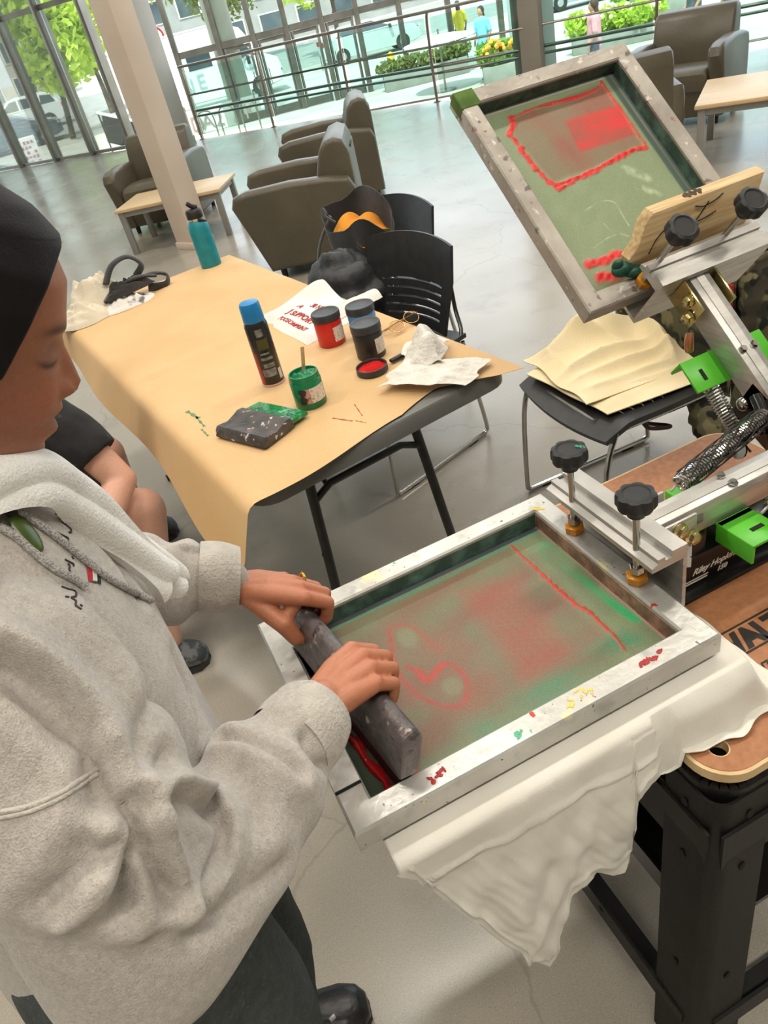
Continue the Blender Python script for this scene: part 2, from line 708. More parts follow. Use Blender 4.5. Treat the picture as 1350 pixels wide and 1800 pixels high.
# guard rail along the raised floor's edge
RAIL = pm('rail_steel', (156, 150, 140), (140, 134, 124), 4, 0.3, 0.8)
gl_pts = [V(2.55, 13.92, 0), V(4.35, 11.9, 0), V(5.45, 10.28, 0), V(8.0, 7.62, 0), V(12.4, 3.2, 0)]
guard = thing('guard_rail', 'long glass guard rail with steel handrails along the raised floor edge', 'railing', gl_pts[2])
def along(pts, d):
    for a, b in zip(pts, pts[1:]):
        l = np.linalg.norm(b - a)
        if d <= l:
            return a + (b - a) * d / l
        d -= l
    return pts[-1]
tot = sum(np.linalg.norm(b - a) for a, b in zip(gl_pts, gl_pts[1:]))
nP = 11
for k in range(nP):
    p = along(gl_pts, tot * k / (nP - 1))
    q = along(gl_pts, min(tot, tot * k / (nP - 1) + 0.1))
    d = nrm(q - p) if np.linalg.norm(q - p) > 1e-3 else nrm(gl_pts[-1] - gl_pts[-2])
    o_ = np.cross(d, (0, 0, 1))
    obj('post', MB().tube(smooth_path([p, p + V(0, 0, 0.5), p + V(0, 0, 0.95) + o_ * -0.03, p + V(0, 0, 1.07) + o_ * -0.08], 4), 0.02, 8), RAIL, guard)
    obj('post_foot', MB().lathe([(0.05, 0), (0.05, 0.01), (0.025, 0.015)], 12, p), RAIL, guard)
    if k < nP - 1:
        q = along(gl_pts, tot * (k + 1) / (nP - 1))
        obj('pane', MB().bar(p + (q - p) * 0.03 + V(0, 0, 0.53) - o_ * 0.03, p + (q - p) * 0.97 + V(0, 0, 0.53) - o_ * 0.03, 0.012, 0.94), TEAL, guard)
for z, r, off in ((1.07, 0.020, -0.05), (0.66, 0.014, 0.03), (0.42, 0.022, 0.07), (0.34, 0.018, 0.07)):
    pts = [p + V(0, 0, z) + V(0.6, 0.6, 0) * off for p in gl_pts]
    obj('handrail', MB().tube(pts, r, 8), RAIL, guard)

# ramp rail on the lower level beyond
ramp = thing('ramp_rail', 'lower double handrail of the ramp beyond the glass guard', 'railing', (5.2, 13.9, -1.35))
ra = [V(3.2, 17.0, -1.35), V(6.2, 14.2, -1.35), V(9.6, 10.8, -1.35), V(13.5, 7.0, -1.35)]
for k in range(9):
    p = along(ra, 14.0 * k / 8)
    obj('post', MB().cyl(p, p + V(0, 0, 0.95), 0.02, n=8), RAIL, ramp)
for z in (0.95, 0.72, 0.12):
    obj('handrail', MB().tube([p + V(0, 0, z) for p in ra], 0.02, 8), RAIL, ramp)

# entrance front on the lower level: posts, headers and two pairs of glass doors
w2 = thing('window_2', None, None, (8.3, 25.8, -1.35))
w2['kind'] = 'structure'
for k_ in ('label', 'category'):
    if k_ in w2:
        del w2[k_]
ea, eb = V(5.0, 27.1, -1.35), V(14.5, 23.7, -1.35)
ed = nrm(eb - ea)
eang = math.atan2(ed[1], ed[0])
EL = np.linalg.norm(eb - ea)
posts = [0.0, 1.35, 2.45, 3.5, 4.6, 5.7, 7.0, 8.5, EL]
for s_ in posts:
    p = ea + ed * s_
    obj('mullion', MB().box(p + V(0, 0, 2.6), (0.16, 0.22, 5.2), rz(eang), 0.01), DARKM, w2)
for a, b in zip(posts, posts[1:]):
    pa, pb = ea + ed * a, ea + ed * b
    obj('transom', MB().bar(pa + V(0, 0, 2.2), pb + V(0, 0, 2.2), 0.12, 0.18), DARKM, w2)
    obj('pane', MB().bar(pa + ed * 0.08 + V(0, 0, 3.7), pb - ed * 0.08 + V(0, 0, 3.7), 0.012, 2.8), GLASS, w2)
    if a not in (1.35, 2.45, 3.5, 4.6):
        obj('pane', MB().bar(pa + ed * 0.08 + V(0, 0, 1.07), pb - ed * 0.08 + V(0, 0, 1.07), 0.012, 2.1), GLASS, w2)
for n_, a in enumerate((1.35, 2.45, 3.5, 4.6)):
    pa = ea + ed * (a + 0.09)
    w = 0.88
    dr = thing('door_%d' % (n_ + 1), None, None, pa)
    dr['kind'] = 'structure'
    for k_ in ('label', 'category'):
        if k_ in dr:
            del dr[k_]
    fr = MB()
    fr.bar(pa + ed * 0.05 + V(0, 0, 0.02), pa + ed * 0.05 + V(0, 0, 2.1), 0.10, 0.06)
    fr.bar(pa + ed * (w - 0.05) + V(0, 0, 0.02), pa + ed * (w - 0.05) + V(0, 0, 2.1), 0.10, 0.06)
    fr.bar(pa + V(0, 0, 2.05), pa + ed * w + V(0, 0, 2.05), 0.06, 0.10)
    fr.bar(pa + V(0, 0, 0.13), pa + ed * w + V(0, 0, 0.13), 0.06, 0.22)
    obj('door_frame', fr, DARKM, dr)
    obj('pane', MB().bar(pa + ed * 0.1 + V(0, 0, 1.12), pa + ed * (w - 0.1) + V(0, 0, 1.12), 0.01, 1.75), GLASS, dr)
    nd = np.cross(ed, (0, 0, 1))
    hx = w - 0.14 if n_ % 2 == 0 else 0.14
    obj('door_handle', MB().tube([pa + ed * hx + V(0, 0, 0.9), pa + ed * hx + nd * 0.06 + V(0, 0, 0.92), pa + ed * hx + nd * 0.06 + V(0, 0, 1.3), pa + ed * hx + V(0, 0, 1.32)], 0.015, 6), RAIL, dr)

# ---------------------------------------------------------------- outside
PAVE = pm('pavement', (190, 187, 178), (172, 169, 160), 0.8, 0.8, spots=[(6, 0.62, 0.7, (170, 166, 156))])
g = MB().box((0, 90, -1.45), (420, 420, 0.2))
struct('ground', g, PAVE)
ROAD = pm('asphalt', (150, 150, 148), (134, 134, 132), 1.5, 0.85)
rd = MB().prism([(-60, 47), (60, 34), (60, 66), (-60, 79)], -1.349, -1.345)
struct('road', rd, ROAD)
KERB = pm('kerb', (206, 203, 194), (192, 188, 180), 2, 0.8)
kb = MB()
for a, b in (((-60, 46.9), (60, 33.9)), ((-60, 79.1), (60, 66.1))):
    kb.bar((a[0], a[1], -1.3), (b[0], b[1], -1.3), 0.25, 0.13)
struct('kerb', kb, KERB)

LEAFM = {}
def leaf_mat(name, a, b):
    m = pm(name, a, b, 1.3, 0.55, contrast=(0.3, 0.7))
    bs = m.node_tree.nodes['Principled BSDF']
    bs.inputs['Subsurface Weight'].default_value = 0.0
    # thin leaves let sunlight through
    nt = m.node_tree
    tl = nt.nodes.new('ShaderNodeBsdfTranslucent')
    tl.inputs[0].default_value = (*lin(a), 1)
    mx = nt.nodes.new('ShaderNodeMixShader')
    mx.inputs[0].default_value = 0.45
    nt.links.new(bs.outputs[0], mx.inputs[1])
    nt.links.new(tl.outputs[0], mx.inputs[2])
    nt.links.new(mx.outputs[0], nt.nodes['Material Output'].inputs[0])
    return m
L_LIME = leaf_mat('lime_leaves', (206, 224, 90), (150, 180, 66))
L_GREEN = leaf_mat('green_leaves', (150, 184, 82), (98, 136, 62))
L_OLIVE = leaf_mat('olive_leaves', (142, 150, 84), (100, 112, 62))
BARK = pm('bark', (104, 92, 78), (82, 72, 60), 6, 0.9, bump=0.4, bscale=20)

def leaves(mb, c, rad, n, size, rng):
    d = rng.normal(size=(n, 3))
    d /= np.linalg.norm(d, axis=1, keepdims=True)
    r = rng.uniform(0.35, 1.0, n) ** 0.6
    p = np.asarray(c) + d * r[:, None] * np.asarray(rad)
    a = rng.normal(size=(n, 3)); a /= np.linalg.norm(a, axis=1, keepdims=True)
    b = np.cross(a, rng.normal(size=(n, 3))); b /= np.linalg.norm(b, axis=1, keepdims=True)
    s = size * rng.uniform(0.6, 1.3, n)[:, None]
    vs = np.stack([p - a * s, p + b * s * 0.5, p + a * s, p - b * s * 0.5], 1).reshape(-1, 3)
    fs = np.arange(4 * n).reshape(-1, 4).tolist()
    mb.add(vs, fs)

def tree(base, h, crown, n, m, label, trunk_r=0.16, seed=1, leaf=0.22):
    rng = np.random.default_rng(seed)
    base = V(*base)
    t = thing('street_tree', label, 'tree', base, 0, 'street trees beyond the glass')
    tr = MB()
    top = base + V(rng.normal() * 0.2, rng.normal() * 0.2, h)
    tr.tube(smooth_path([base, base + (top - base) * 0.4 + V(0.1, 0, 0), base + (top - base) * 0.7, top], 4), np.linspace(trunk_r, trunk_r * 0.35, 13), 8)
    for k in range(6):
        a = rng.uniform(0, 6.28)
        p = base + (top - base) * rng.uniform(0.4, 0.8)
        tr.tube([p, p + V(math.cos(a), math.sin(a), 0.9) * crown[0] * 0.6], [trunk_r * 0.4, trunk_r * 0.12], 6)
    obj('trunk', tr, BARK, t)
    f = MB()
    for k in range(9):
        o_ = rng.normal(size=3) * np.array(crown) * 0.45
        leaves(f, top + V(0, 0, crown[2] * 0.15) + o_, np.array(crown) * 0.6, n // 9, leaf, rng)
    o = obj('foliage', f, m, t, sharp=None)
    o['kind'] = 'stuff'
    return t

tree((1.6, 38.5, -1.35), 4.3, (2.3, 1.7, 2.1), 4200, L_LIME, 'bright lime street tree over the white parked car', 0.14, 3)
tree((-2.3, 43.0, -1.35), 4.6, (2.8, 2.0, 2.8), 4600, L_GREEN, 'big green street tree at the far left edge', 0.16, 5)
tree((4.4, 47.0, -1.35), 4.4, (2.4, 2.0, 2.3), 3600, L_LIME, 'yellow-green street tree just left of the cream column', 0.15, 8)
tree((-6.5, 58.0, -1.35), 4.8, (5.5, 3.0, 3.2), 3200, L_GREEN, 'dark green tree far back behind the leftmost tree', 0.2, 11)
tree((14.5, 60.0, -1.35), 5.0, (3.5, 3.0, 2.8), 3000, L_OLIVE, 'olive tree across the road above the white van', 0.2, 13)
tree((17.5, 46.0, -1.35), 4.4, (2.2, 2.0, 2.3), 3000, L_LIME, 'lime tree seen through the entrance doors', 0.15, 17)

def building(base, ang, w, d, h, nwin, nfl, wm, label, z0=-1.35):
    base = V(*base)
    t = thing('building', label, 'building', base)
    R = rz(ang)
    def W(x, y, z):
        return base + R @ V(x, y, z)
    obj('wall', MB().box(W(0, d / 2, h / 2), (w, d, h), R), wm, t)
    obj('cornice', MB().box(W(0, d / 2, h + 0.15), (w + 0.4, d + 0.4, 0.3), R), KERB, t)
    PANE = pm('dark_pane', (86, 98, 104), (60, 70, 78), 0.5, 0.12)
    FRM = pm('pale_frame', (214, 210, 200), (204, 200, 190), 2, 0.6)
    for fl_ in range(nfl):
        for k in range(nwin):
            x = -w / 2 + (k + 0.5) * w / nwin
            z = 0.6 + fl_ * (h - 0.6) / nfl
            hh = (h - 0.6) / nfl * 0.62
            f = obj('window_frame', MB().box(W(x, -0.02, z + hh / 2), (w / nwin * 0.62, 0.12, hh), R), FRM, t)
            obj('pane', MB().box(W(x, -0.09, z + hh / 2), (w / nwin * 0.54, 0.04, hh * 0.9), R), PANE, f)
BR = pm('facade_stone', (176, 168, 156), (160, 152, 140), 0.6, 0.85)
building((-14, 86, -1.35), -0.08, 34, 8, 9, 11, 3, BR, 'long stone building across the road behind the trees')
building((26, 74, -1.35), -0.3, 30, 8, 9, 9, 3, pm('facade_grey', (150, 152, 152), (136, 138, 138), 0.6, 0.8), 'grey office building across the road right of the trees')

# cars ---------------------------------------------------------
TYRE = pm('tyre', (40, 40, 40), (52, 52, 50), 10, 0.85)
HUB = pm('wheel_rim', (190, 190, 190), (170, 170, 170), 8, 0.3, 0.9)
CARGL = pm('car_glass', (52, 66, 72), (70, 86, 92), 0.7, 0.06)
LAMPR = pm('tail_lamp', (170, 40, 34), (140, 30, 26), 5, 0.2)
CHR = pm('chrome', (222, 222, 224), (206, 206, 208), 6, 0.12, 1.0)
BLKP = pm('black_plastic', (30, 30, 31), (42, 42, 42), 20, 0.5)

def car(name, base, ang, body, low, green, w, paint, label, wheels, wr, win, van=False):
    """body/green: side outlines (x forward, z up)"""
    base = V(*base)
    R = rz(ang)
    t = thing(name, label, 'van' if van else 'car', base)
    def shell(poly, w0, w1, zsplit=0):
        mb = MB()
        n = len(poly)
        P = np.array(poly, float)
        for y, sc in ((-w0 / 2, 1), (w0 / 2, 1)):
            pass
        c = P.mean(0)
        rings = []
        for y, s_ in ((-w0 / 2, 0.965), (-w0 / 2 + 0.08, 1.0), (w0 / 2 - 0.08, 1.0), (w0 / 2, 0.965)):
            yy = y
            rings.append(np.array([[(x - c[0]) * s_ + c[0], yy * (1 - (1 - w1 / w0) * max(0, min(1, (z - zsplit) / (P[:, 1].max() - zsplit + 1e-6)))), (z - c[1]) * s_ + c[1]] for x, z in P]))
        vs = np.concatenate(rings)
        fs = []
        for i in range(3):
            for k in range(n):
                k2 = (k + 1) % n
                fs.append((i * n + k, (i + 1) * n + k, (i + 1) * n + k2, i * n + k2))
        fs.append(tuple(range(n)))
        fs.append(tuple(3 * n + k for k in range(n - 1, -1, -1)))
        mb.add(vs, fs)
        return mb.xf(R, base)
    obj('body', shell(body, w, w * 0.97), paint, t, sharp=30)
    if green:
        obj('cabin', shell(green, w * 0.96, w * 0.78, low), paint, t, sharp=30)
    for sy in (-1, 1):
        for poly in win:
            mb = MB()
            P = np.array(poly)
            y0 = sy * (w / 2 + 0.005)
            top = max(p[1] for p in (green or body))
            lo = low
            def yy(z):
                return sy * (w * (0.96 if green else 1.0) / 2 * (1 - (0.19 if green else 0.02) * max(0, min(1, (z - lo) / (top - lo)))) + 0.012)
            vs = [(x, yy(z), z) for x, z in poly] + [(x, yy(z) - sy * 0.03, z) for x, z in poly]
            n = len(poly)
            fs = [tuple(range(n)), tuple(range(2 * n - 1, n - 1, -1))] + [(k, (k + 1) % n, n + (k + 1) % n, n + k) for k in range(n)]
            mb.add(vs, fs).xf(R, base)
            obj('side_window', mb, CARGL, t, sharp=20)
    for x in wheels:
        for sy in (-1, 1):
            c = V(x, sy * (w / 2 - 0.10), wr)
            wv = MB().lathe([(wr * 0.62, -0.11), (wr * 0.92, -0.11), (wr, -0.07), (wr, 0.07), (wr * 0.92, 0.11), (wr * 0.62, 0.11)], 22, c, rotm((1, 0, 0), math.pi / 2)).xf(R, base)
            wo = obj('wheel', wv, TYRE, t)
            rm = MB().lathe([(wr * 0.2, 0.125), (wr * 0.6, 0.10), (wr * 0.62, 0.0)], 16, c, rotm((1, 0, 0), math.pi / 2 * (1 if sy < 0 else -1))).xf(R, base)
            obj('rim', rm, HUB, wo)
    xmin = min(p[0] for p in body)
    xmax = max(p[0] for p in body)
    for sy in (-1, 1):
        obj('tail_lamp', MB().box((xmin + 0.06, sy * (w / 2 - 0.16), 0.95 if not van else 1.1), (0.16, 0.3, 0.18), b=0.02).xf(R, base), LAMPR, t)
        obj('head_lamp', MB().box((xmax - 0.08, sy * (w / 2 - 0.2), 0.75), (0.18, 0.34, 0.16), b=0.02).xf(R, base), CHR, t)
        mx_ = 0.9 if not van else 1.75
        obj('mirror', MB().box((mx_, sy * (w / 2 + 0.1), 1.05 if not van else 1.35), (0.12, 0.2, 0.16 if not van else 0.3), b=0.03).xf(R, base), BLKP, t)
    return t

WHITEP = pm('white_car_paint', (240, 242, 244), (232, 235, 238), 1, 0.15, coat=0.6)
GREYCP = pm('grey_car_paint', (92, 104, 110), (82, 94, 100), 1, 0.15, coat=0.6)
suv_b = [(-2.35, 0.45), (-2.4, 0.8), (-2.3, 1.1), (1.0, 1.08), (2.1, 0.98), (2.38, 0.75), (2.4, 0.4), (2.0, 0.28), (-2.1, 0.3)]
suv_g = [(-2.3, 1.08), (-2.1, 1.55), (-1.7, 1.70), (0.0, 1.72), (0.35, 1.66), (1.15, 1.08)]
suv_w = [[(-2.05, 1.15), (-1.9, 1.5), (-1.35, 1.58), (-1.25, 1.15)], [(-1.1, 1.15), (-1.15, 1.58), (-0.2, 1.61), (-0.2, 1.15)], [(-0.1, 1.15), (-0.1, 1.61), (0.25, 1.58), (0.9, 1.15)]]
car('parked_car', (-0.05, 49.5, -1.35), math.pi - 0.10, suv_b, 1.08, suv_g, 1.9, WHITEP, 'white parked sport utility car under the lime tree', (-1.45, 1.5), 0.37, suv_w)
sed_g = [(-2.0, 1.0), (-1.2, 1.42), (0.2, 1.45), (1.3, 1.0)]
sed_b = [(-2.3, 0.4), (-2.32, 0.8), (-2.1, 1.02), (1.2, 1.0), (2.0, 0.9), (2.3, 0.65), (2.3, 0.35), (1.9, 0.25), (-2.0, 0.25)]
sed_w = [[(-1.6, 1.06), (-1.15, 1.36), (-0.45, 1.39), (-0.45, 1.06)], [(-0.35, 1.06), (-0.35, 1.39), (0.15, 1.39), (0.95, 1.06)]]
car('parked_car', (-0.9, 40.3, -1.35), 0.02, sed_b, 1.0, sed_g, 1.8, GREYCP, 'dark grey parked car in front of the white one, behind the stair rail', (-1.4, 1.4), 0.33, sed_w)
van_b = [(-2.9, 0.45), (-2.95, 1.2), (-2.85, 2.45), (-2.6, 2.62), (1.2, 2.62), (1.7, 2.45), (2.35, 1.45), (2.9, 1.2), (3.0, 0.8), (2.95, 0.4), (2.4, 0.3), (-2.6, 0.35)]
van_w = [[(-0.6, 1.45), (-0.6, 2.1), (0.35, 2.1), (0.35, 1.45)], [(1.05, 1.45), (1.05, 2.1), (1.55, 2.1), (2.1, 1.45)]]
vt = car('delivery_van', (7.3, 34.6, -1.35), -0.20, van_b, 0.4, None, 2.0, WHITEP, 'white high roof delivery van parked outside the glass', (-2.0, 2.0), 0.38, van_w, True)
_R = rz(-0.20)
vl = MB()
for ch, x, z in (('N', -1.15, 0.72), ('E', -0.45, 0.78), ('E', 0.75, 0.95), ('C', 1.45, 1.0)):
    m_ = MB()
    add_text(m_, ch, (x, -1.02, z), (1, 0, 0), (0, 0, 1), 0.75, extrude=0.003)
    m_.xf(_R, V(7.3, 34.6, -1.35))
    vl.add(m_.verts(), m_.f)
obj('lettering', vl, pm('van_print', (176, 186, 190), (166, 176, 180), 5, 0.5), vt, sharp=None)
vb = MB().box((0, 0, 2.66), (2.6, 1.5, 0.06), b=0.02)
vb.box((0, 0, 2.74), (2.5, 1.4, 0.05), b=0.02)
vb.xf(_R, V(7.0, 34.66, -1.35))
obj('roof_rack', vb, WHITEP, vt)
car('parked_car', (15.6, 37.0, -1.35), -0.25, sed_b, 1.0, sed_g, 1.8, pm('silver_paint', (190, 196, 198), (180, 186, 188), 1, 0.2, coat=0.5), 'silver car on the road seen through the entrance doors', (-1.4, 1.4), 0.33, sed_w)
car('parked_car', (24.5, 33.0, -1.35), -0.25, sed_b, 1.0, sed_g, 1.8, pm('steel_paint', (150, 160, 166), (140, 150, 156), 1, 0.2, coat=0.5), 'steel grey car on the road just left of the taupe column', (-1.4, 1.4), 0.33, sed_w)

# banner, sandwich board, bike racks, street sign ---------------
bn = thing('banner', 'low white banner with thin capital letters in front of the van', 'banner', (5.4, 26.9, -1.35))
obj('cloth', MB().bar((4.7, 27.2, -0.98), (7.0, 26.4, -0.98), 0.02, 0.7), pm('banner_cloth', (238, 234, 230), (228, 224, 220), 2, 0.8), bn)
bl = MB()
bd = nrm(V(2.3, -0.8, 0))
for ch, s_ in (('D', 0.05), ('A', 0.42), ('2', 0.85), ('A', 1.45), ('K', 1.85)):
    add_text(bl, ch, V(4.7, 27.18, -1.24) + bd * s_ + np.cross(bd, (0, 0, 1)) * 0.02, bd, (0, 0, 1), 0.62, extrude=0.002)
obj('lettering', bl, pm('banner_print', (150, 140, 132), (140, 130, 122), 5, 0.7), bn, sharp=None)
for k in (0.02, 2.3):
    p = V(4.7, 27.2, -1.35) + bd * k
    obj('post', MB().cyl(p, p + V(0, 0, 0.85), 0.025, n=8), RAIL, bn)

sb = thing('sandwich_board', 'white sandwich board with red print at the far left window', 'sign', (-0.25, 31.6, -1.35))
sbm = pm('board_white', (238, 236, 232), (228, 226, 220), 3, 0.6)
for s_ in (-1, 1):
    Rb = rz(-0.15) @ rotm((1, 0, 0), -s_ * 0.2)
    obj('panel', MB().box(V(-0.25, 31.6 + s_ * 0.12, -0.87), (0.62, 0.025, 1.0), Rb, 0.005), sbm, sb)
pr_ = MB()
rr_ = np.random.default_rng(4)
for r_ in range(5):
    for k in range(4):
        if rr_.random() < 0.75:
            c = rz(-0.15) @ (rotm((1, 0, 0), 0.2) @ V(-0.2 + k * 0.13, -0.016, 0.34 - r_ * 0.16))
            pr_.box(V(-0.25, 31.48, -0.87) + c, (0.09, 0.004, 0.06 + 0.05 * rr_.random()), rz(-0.15) @ rotm((1, 0, 0), 0.2))
obj('print', pr_, pm('red_print', (190, 70, 70), (150, 90, 90), 8, 0.6), sb)

bk = None
for k, (x, y) in enumerate(((4.55, 24.6), (5.15, 24.35), (5.75, 24.1))):
    nm = ['leftmost', 'middle', 'rightmost'][k]
    p = V(x, y, -1.35)
    o = obj('bike_rack', MB().tube(smooth_path([p, p + V(0, 0, 0.6), p + V(0.1, 0, 0.8), p + V(0.35, -0.1, 0.8), p + V(0.45, -0.12, 0.6), p + V(0.45, -0.12, 0)], 5), 0.025, 8), RAIL, base=p)
    tag(o, 'hoop bicycle rack on the pavement, %s of three below the van' % nm, 'bike rack', 'bicycle racks outside')

st = thing('street_sign', 'street sign post with round red and white disc beside the van', 'sign', (7.6, 45.0, -1.35))
obj('post', MB().cyl((7.6, 45.0, -1.35), (7.6, 45.0, 2.2), 0.04, n=8), RAIL, st)
sg = MB().lathe([(0.42, -0.01), (0.42, 0.01)], 24, (7.58, 44.9, 1.45), rotm((1, 0, 0), math.pi / 2))
obj('sign_disc', sg, pm('sign_white', (240, 236, 234), (232, 228, 226), 4, 0.5), st)
obj('sign_ring', MB().tube([V(7.58 + 0.36 * math.cos(a), 44.87, 1.45 + 0.36 * math.sin(a)) for a in np.linspace(0, 6.283, 24, endpoint=False)], 0.05, 6, closed=True), LAMPR, st)

# stair guard with sloping white handrail left of the column
for lab, a, b in (('sloping glass stair guard with white handrail in front of the parked cars', V(-1.55, 22.5, -0.05), V(0.75, 20.6, -0.75)),
                  ('sloping glass stair guard with white handrail right above the lounge chair', V(1.9, 24.5, 0.15), V(3.6, 21.5, -0.60))):
    t = thing('stair_guard', lab, 'railing', (*a[:2], -1.35))
    obj('handrail', MB().tube([a - V(0, 0, 0), b], 0.04, 8), pm('white_rail', (240, 244, 244), (230, 234, 234), 4, 0.3), t)
    obj('pane', MB().bar(a - V(0, 0, 0.4), b - V(0, 0, 0.4), 0.012, 0.72), TEAL, t)
    for f in (0.0, 0.5, 1.0):
        p = a + (b - a) * f
        obj('post', MB().cyl(p, V(p[0], p[1], -1.35), 0.025, n=8), DARKM, t)

# plaza furniture seen through the right half of the glass
rt = thing('plaza_parasol', 'wide round white parasol on a thin pole beyond the guard rail', 'parasol', (10.77, 20.8, -1.35))
WHT = pm('white_enamel', (240, 242, 238), (230, 232, 228), 2, 0.35)
obj('canopy', MB().lathe([(0.96, -0.16), (0.98, -0.13), (0.96, -0.11), (0.5, -0.04), (0.02, 0.0)], 40, (10.77, 20.8, 0)), WHT, rt)
obj('rim', MB().tube([V(10.77 + 0.97 * math.cos(a), 20.8 + 0.97 * math.sin(a), -0.20) for a in np.linspace(0, 6.283, 40, endpoint=False)], 0.02, 6, closed=True), WHT, rt)
obj('pole', MB().cyl((10.77, 20.8, -1.35), (10.77, 20.8, 0.12), 0.03, n=10), RAIL, rt)
obj('foot', MB().lathe([(0.3, -1.35), (0.3, -1.31), (0.04, -1.28)], 20, (10.77, 20.8, 0)), RAIL, rt)

PLM = pm('planter_stone', (150, 150, 142), (136, 136, 128), 3, 0.8)
SOIL = pm('soil', (70, 58, 48), (54, 44, 36), 12, 0.95)
def planter(base, ang, w, d, h, fol, nleaf, label, lm, flowers=None, seed=1, name='planter'):
    base = V(*base)
    rng = np.random.default_rng(seed)
    t = thing(name, label, 'planter', base, 0, 'planters on the plaza')
    obj('box', MB().box(base + V(0, 0, h / 2), (w, d, h), rz(ang), 0.02), PLM, t)
    f = MB()
    for k in range(6):
        c = base + rz(ang) @ V((k / 5 - 0.5) * w * 0.85, rng.normal() * d * 0.15, 0) + V(0, 0, h + fol * 0.5)
        leaves(f, c, (w / 8 + 0.1, d * 0.45, fol * 0.6), nleaf // 6, 0.09, rng)
    o = obj('foliage', f, lm, t, sharp=None)
    o['kind'] = 'stuff'
    if flowers:
        f2 = MB()
        for k in range(70):
            c = base + rz(ang) @ V(rng.uniform(-0.5, 0.5) * w, rng.uniform(-0.45, 0.45) * d, 0) + V(0, 0, h + fol * rng.uniform(0.5, 1.1))
            f2.ball(c, 0.05 + 0.03 * rng.random(), nu=6, nv=4)
        o = obj('blossoms', f2, flowers, t)
        o['kind'] = 'stuff'
planter((11.6, 23.6, -1.35), -0.35, 2.6, 0.6, 0.45, 0.35, 1500, 'low stone planter with dark hedge beyond the lounge chairs', L_OLIVE, None, 2)
planter((12.1, 19.5, -1.35), -0.5, 1.5, 0.6, 0.4, 0.5, 1500, 'planter with orange and yellow flowers left of the taupe column', L_GREEN, pm('orange_petals', (236, 190, 60), (240, 130, 50), 3, 0.6), 3)
planter((15.6, 19.6, -1.35), -0.6, 2.4, 0.7, 0.4, 0.55, 1900, 'planter of pale green shrubs right of the taupe column', L_LIME, pm('white_petals', (240, 236, 200), (230, 220, 150), 3, 0.6), 4)
planter((19.4, 22.6, -1.35), -0.7, 2.2, 0.7, 0.5, 0.5, 1200, 'planter of green shrubs behind the far right lounge chair', L_GREEN, None, 5)

bo = thing('bollard', 'yellow bollard standing beyond the taupe column left', 'bollard', (18.3, 29.0, -1.35))
YEL = pm('yellow_paint', (240, 200, 50), (228, 186, 40), 4, 0.4)
obj('body', MB().lathe([(0.13, -1.35), (0.13, -0.5), (0.10, -0.42), (0.02, -0.38)], 16, (18.3, 29.0, 0)), YEL, bo)
obj('collar', MB().lathe([(0.15, -0.85), (0.16, -0.80), (0.15, -0.75)], 16, (18.3, 29.0, 0)), BLKP, bo)
bo = thing('bollard', 'yellow bollard standing beside the lounge chair back', 'bollard', (11.0, 24.6, -1.35))
obj('body', MB().lathe([(0.11, -1.35), (0.11, -0.5), (0.08, -0.42), (0.02, -0.38)], 16, (11.0, 24.6, 0)), YEL, bo)
obj('collar', MB().lathe([(0.13, -0.85), (0.14, -0.80), (0.13, -0.75)], 16, (11.0, 24.6, 0)), BLKP, bo)
lp = thing('lamp_post', 'pale lamp post standing among the plaza planters', 'lamp post', (12.9, 20.6, -1.35))
obj('pole', MB().cyl((12.9, 20.6, -1.35), (12.9, 20.6, 3.0), 0.07, 0.05, 12), pm('pale_metal', (196, 206, 206), (186, 196, 196), 3, 0.4, 0.4), lp)
obj('foot', MB().lathe([(0.16, -1.35), (0.16, -1.2), (0.08, -1.1)], 14, (12.9, 20.6, 0)), RAIL, lp)
gb = thing('utility_box', 'grey green utility cabinet behind the far right lounge chair', 'cabinet', (17.2, 20.2, -1.35))
obj('body', MB().box((17.2, 20.2, -0.75), (0.9, 0.6, 1.2), rz(-0.5), 0.02), pm('box_green', (140, 150, 142), (128, 138, 130), 3, 0.6), gb)
obj('door', MB().box(V(17.2, 20.2, -0.75) + rz(-0.5) @ V(0, -0.31, 0), (0.8, 0.02, 1.05), rz(-0.5), 0.005), pm('box_door', (150, 158, 150), (138, 146, 138), 3, 0.6), gb)
# ---------------------------------------------------------------- furniture
def bprism(poly, y0, y1, b=0.02, seg=2):
    """side profile (x,z) extruded along y with rounded edges -> MB"""
    bm = bmesh.new()
    a = [bm.verts.new((x, y0, z)) for x, z in poly]
    c = [bm.verts.new((x, y1, z)) for x, z in poly]
    n = len(poly)
    bm.faces.new(a)
    bm.faces.new(c[::-1])
    for k in range(n):
        k2 = (k + 1) % n
        bm.faces.new((a[k2], a[k], c[k], c[k2]))
    bmesh.ops.recalc_face_normals(bm, faces=bm.faces)
    if b > 0:
        ed = [e for e in bm.edges if abs(e.verts[0].co.y - e.verts[1].co.y) < 1e-6]
        bmesh.ops.bevel(bm, geom=ed, offset=b, segments=seg, profile=0.5, affect='EDGES')
    bm.verts.index_update()
    mb = MB()
    mb.add([v.co[:] for v in bm.verts], [[v.index for v in f.verts] for f in bm.faces])
    bm.free()
    return mb

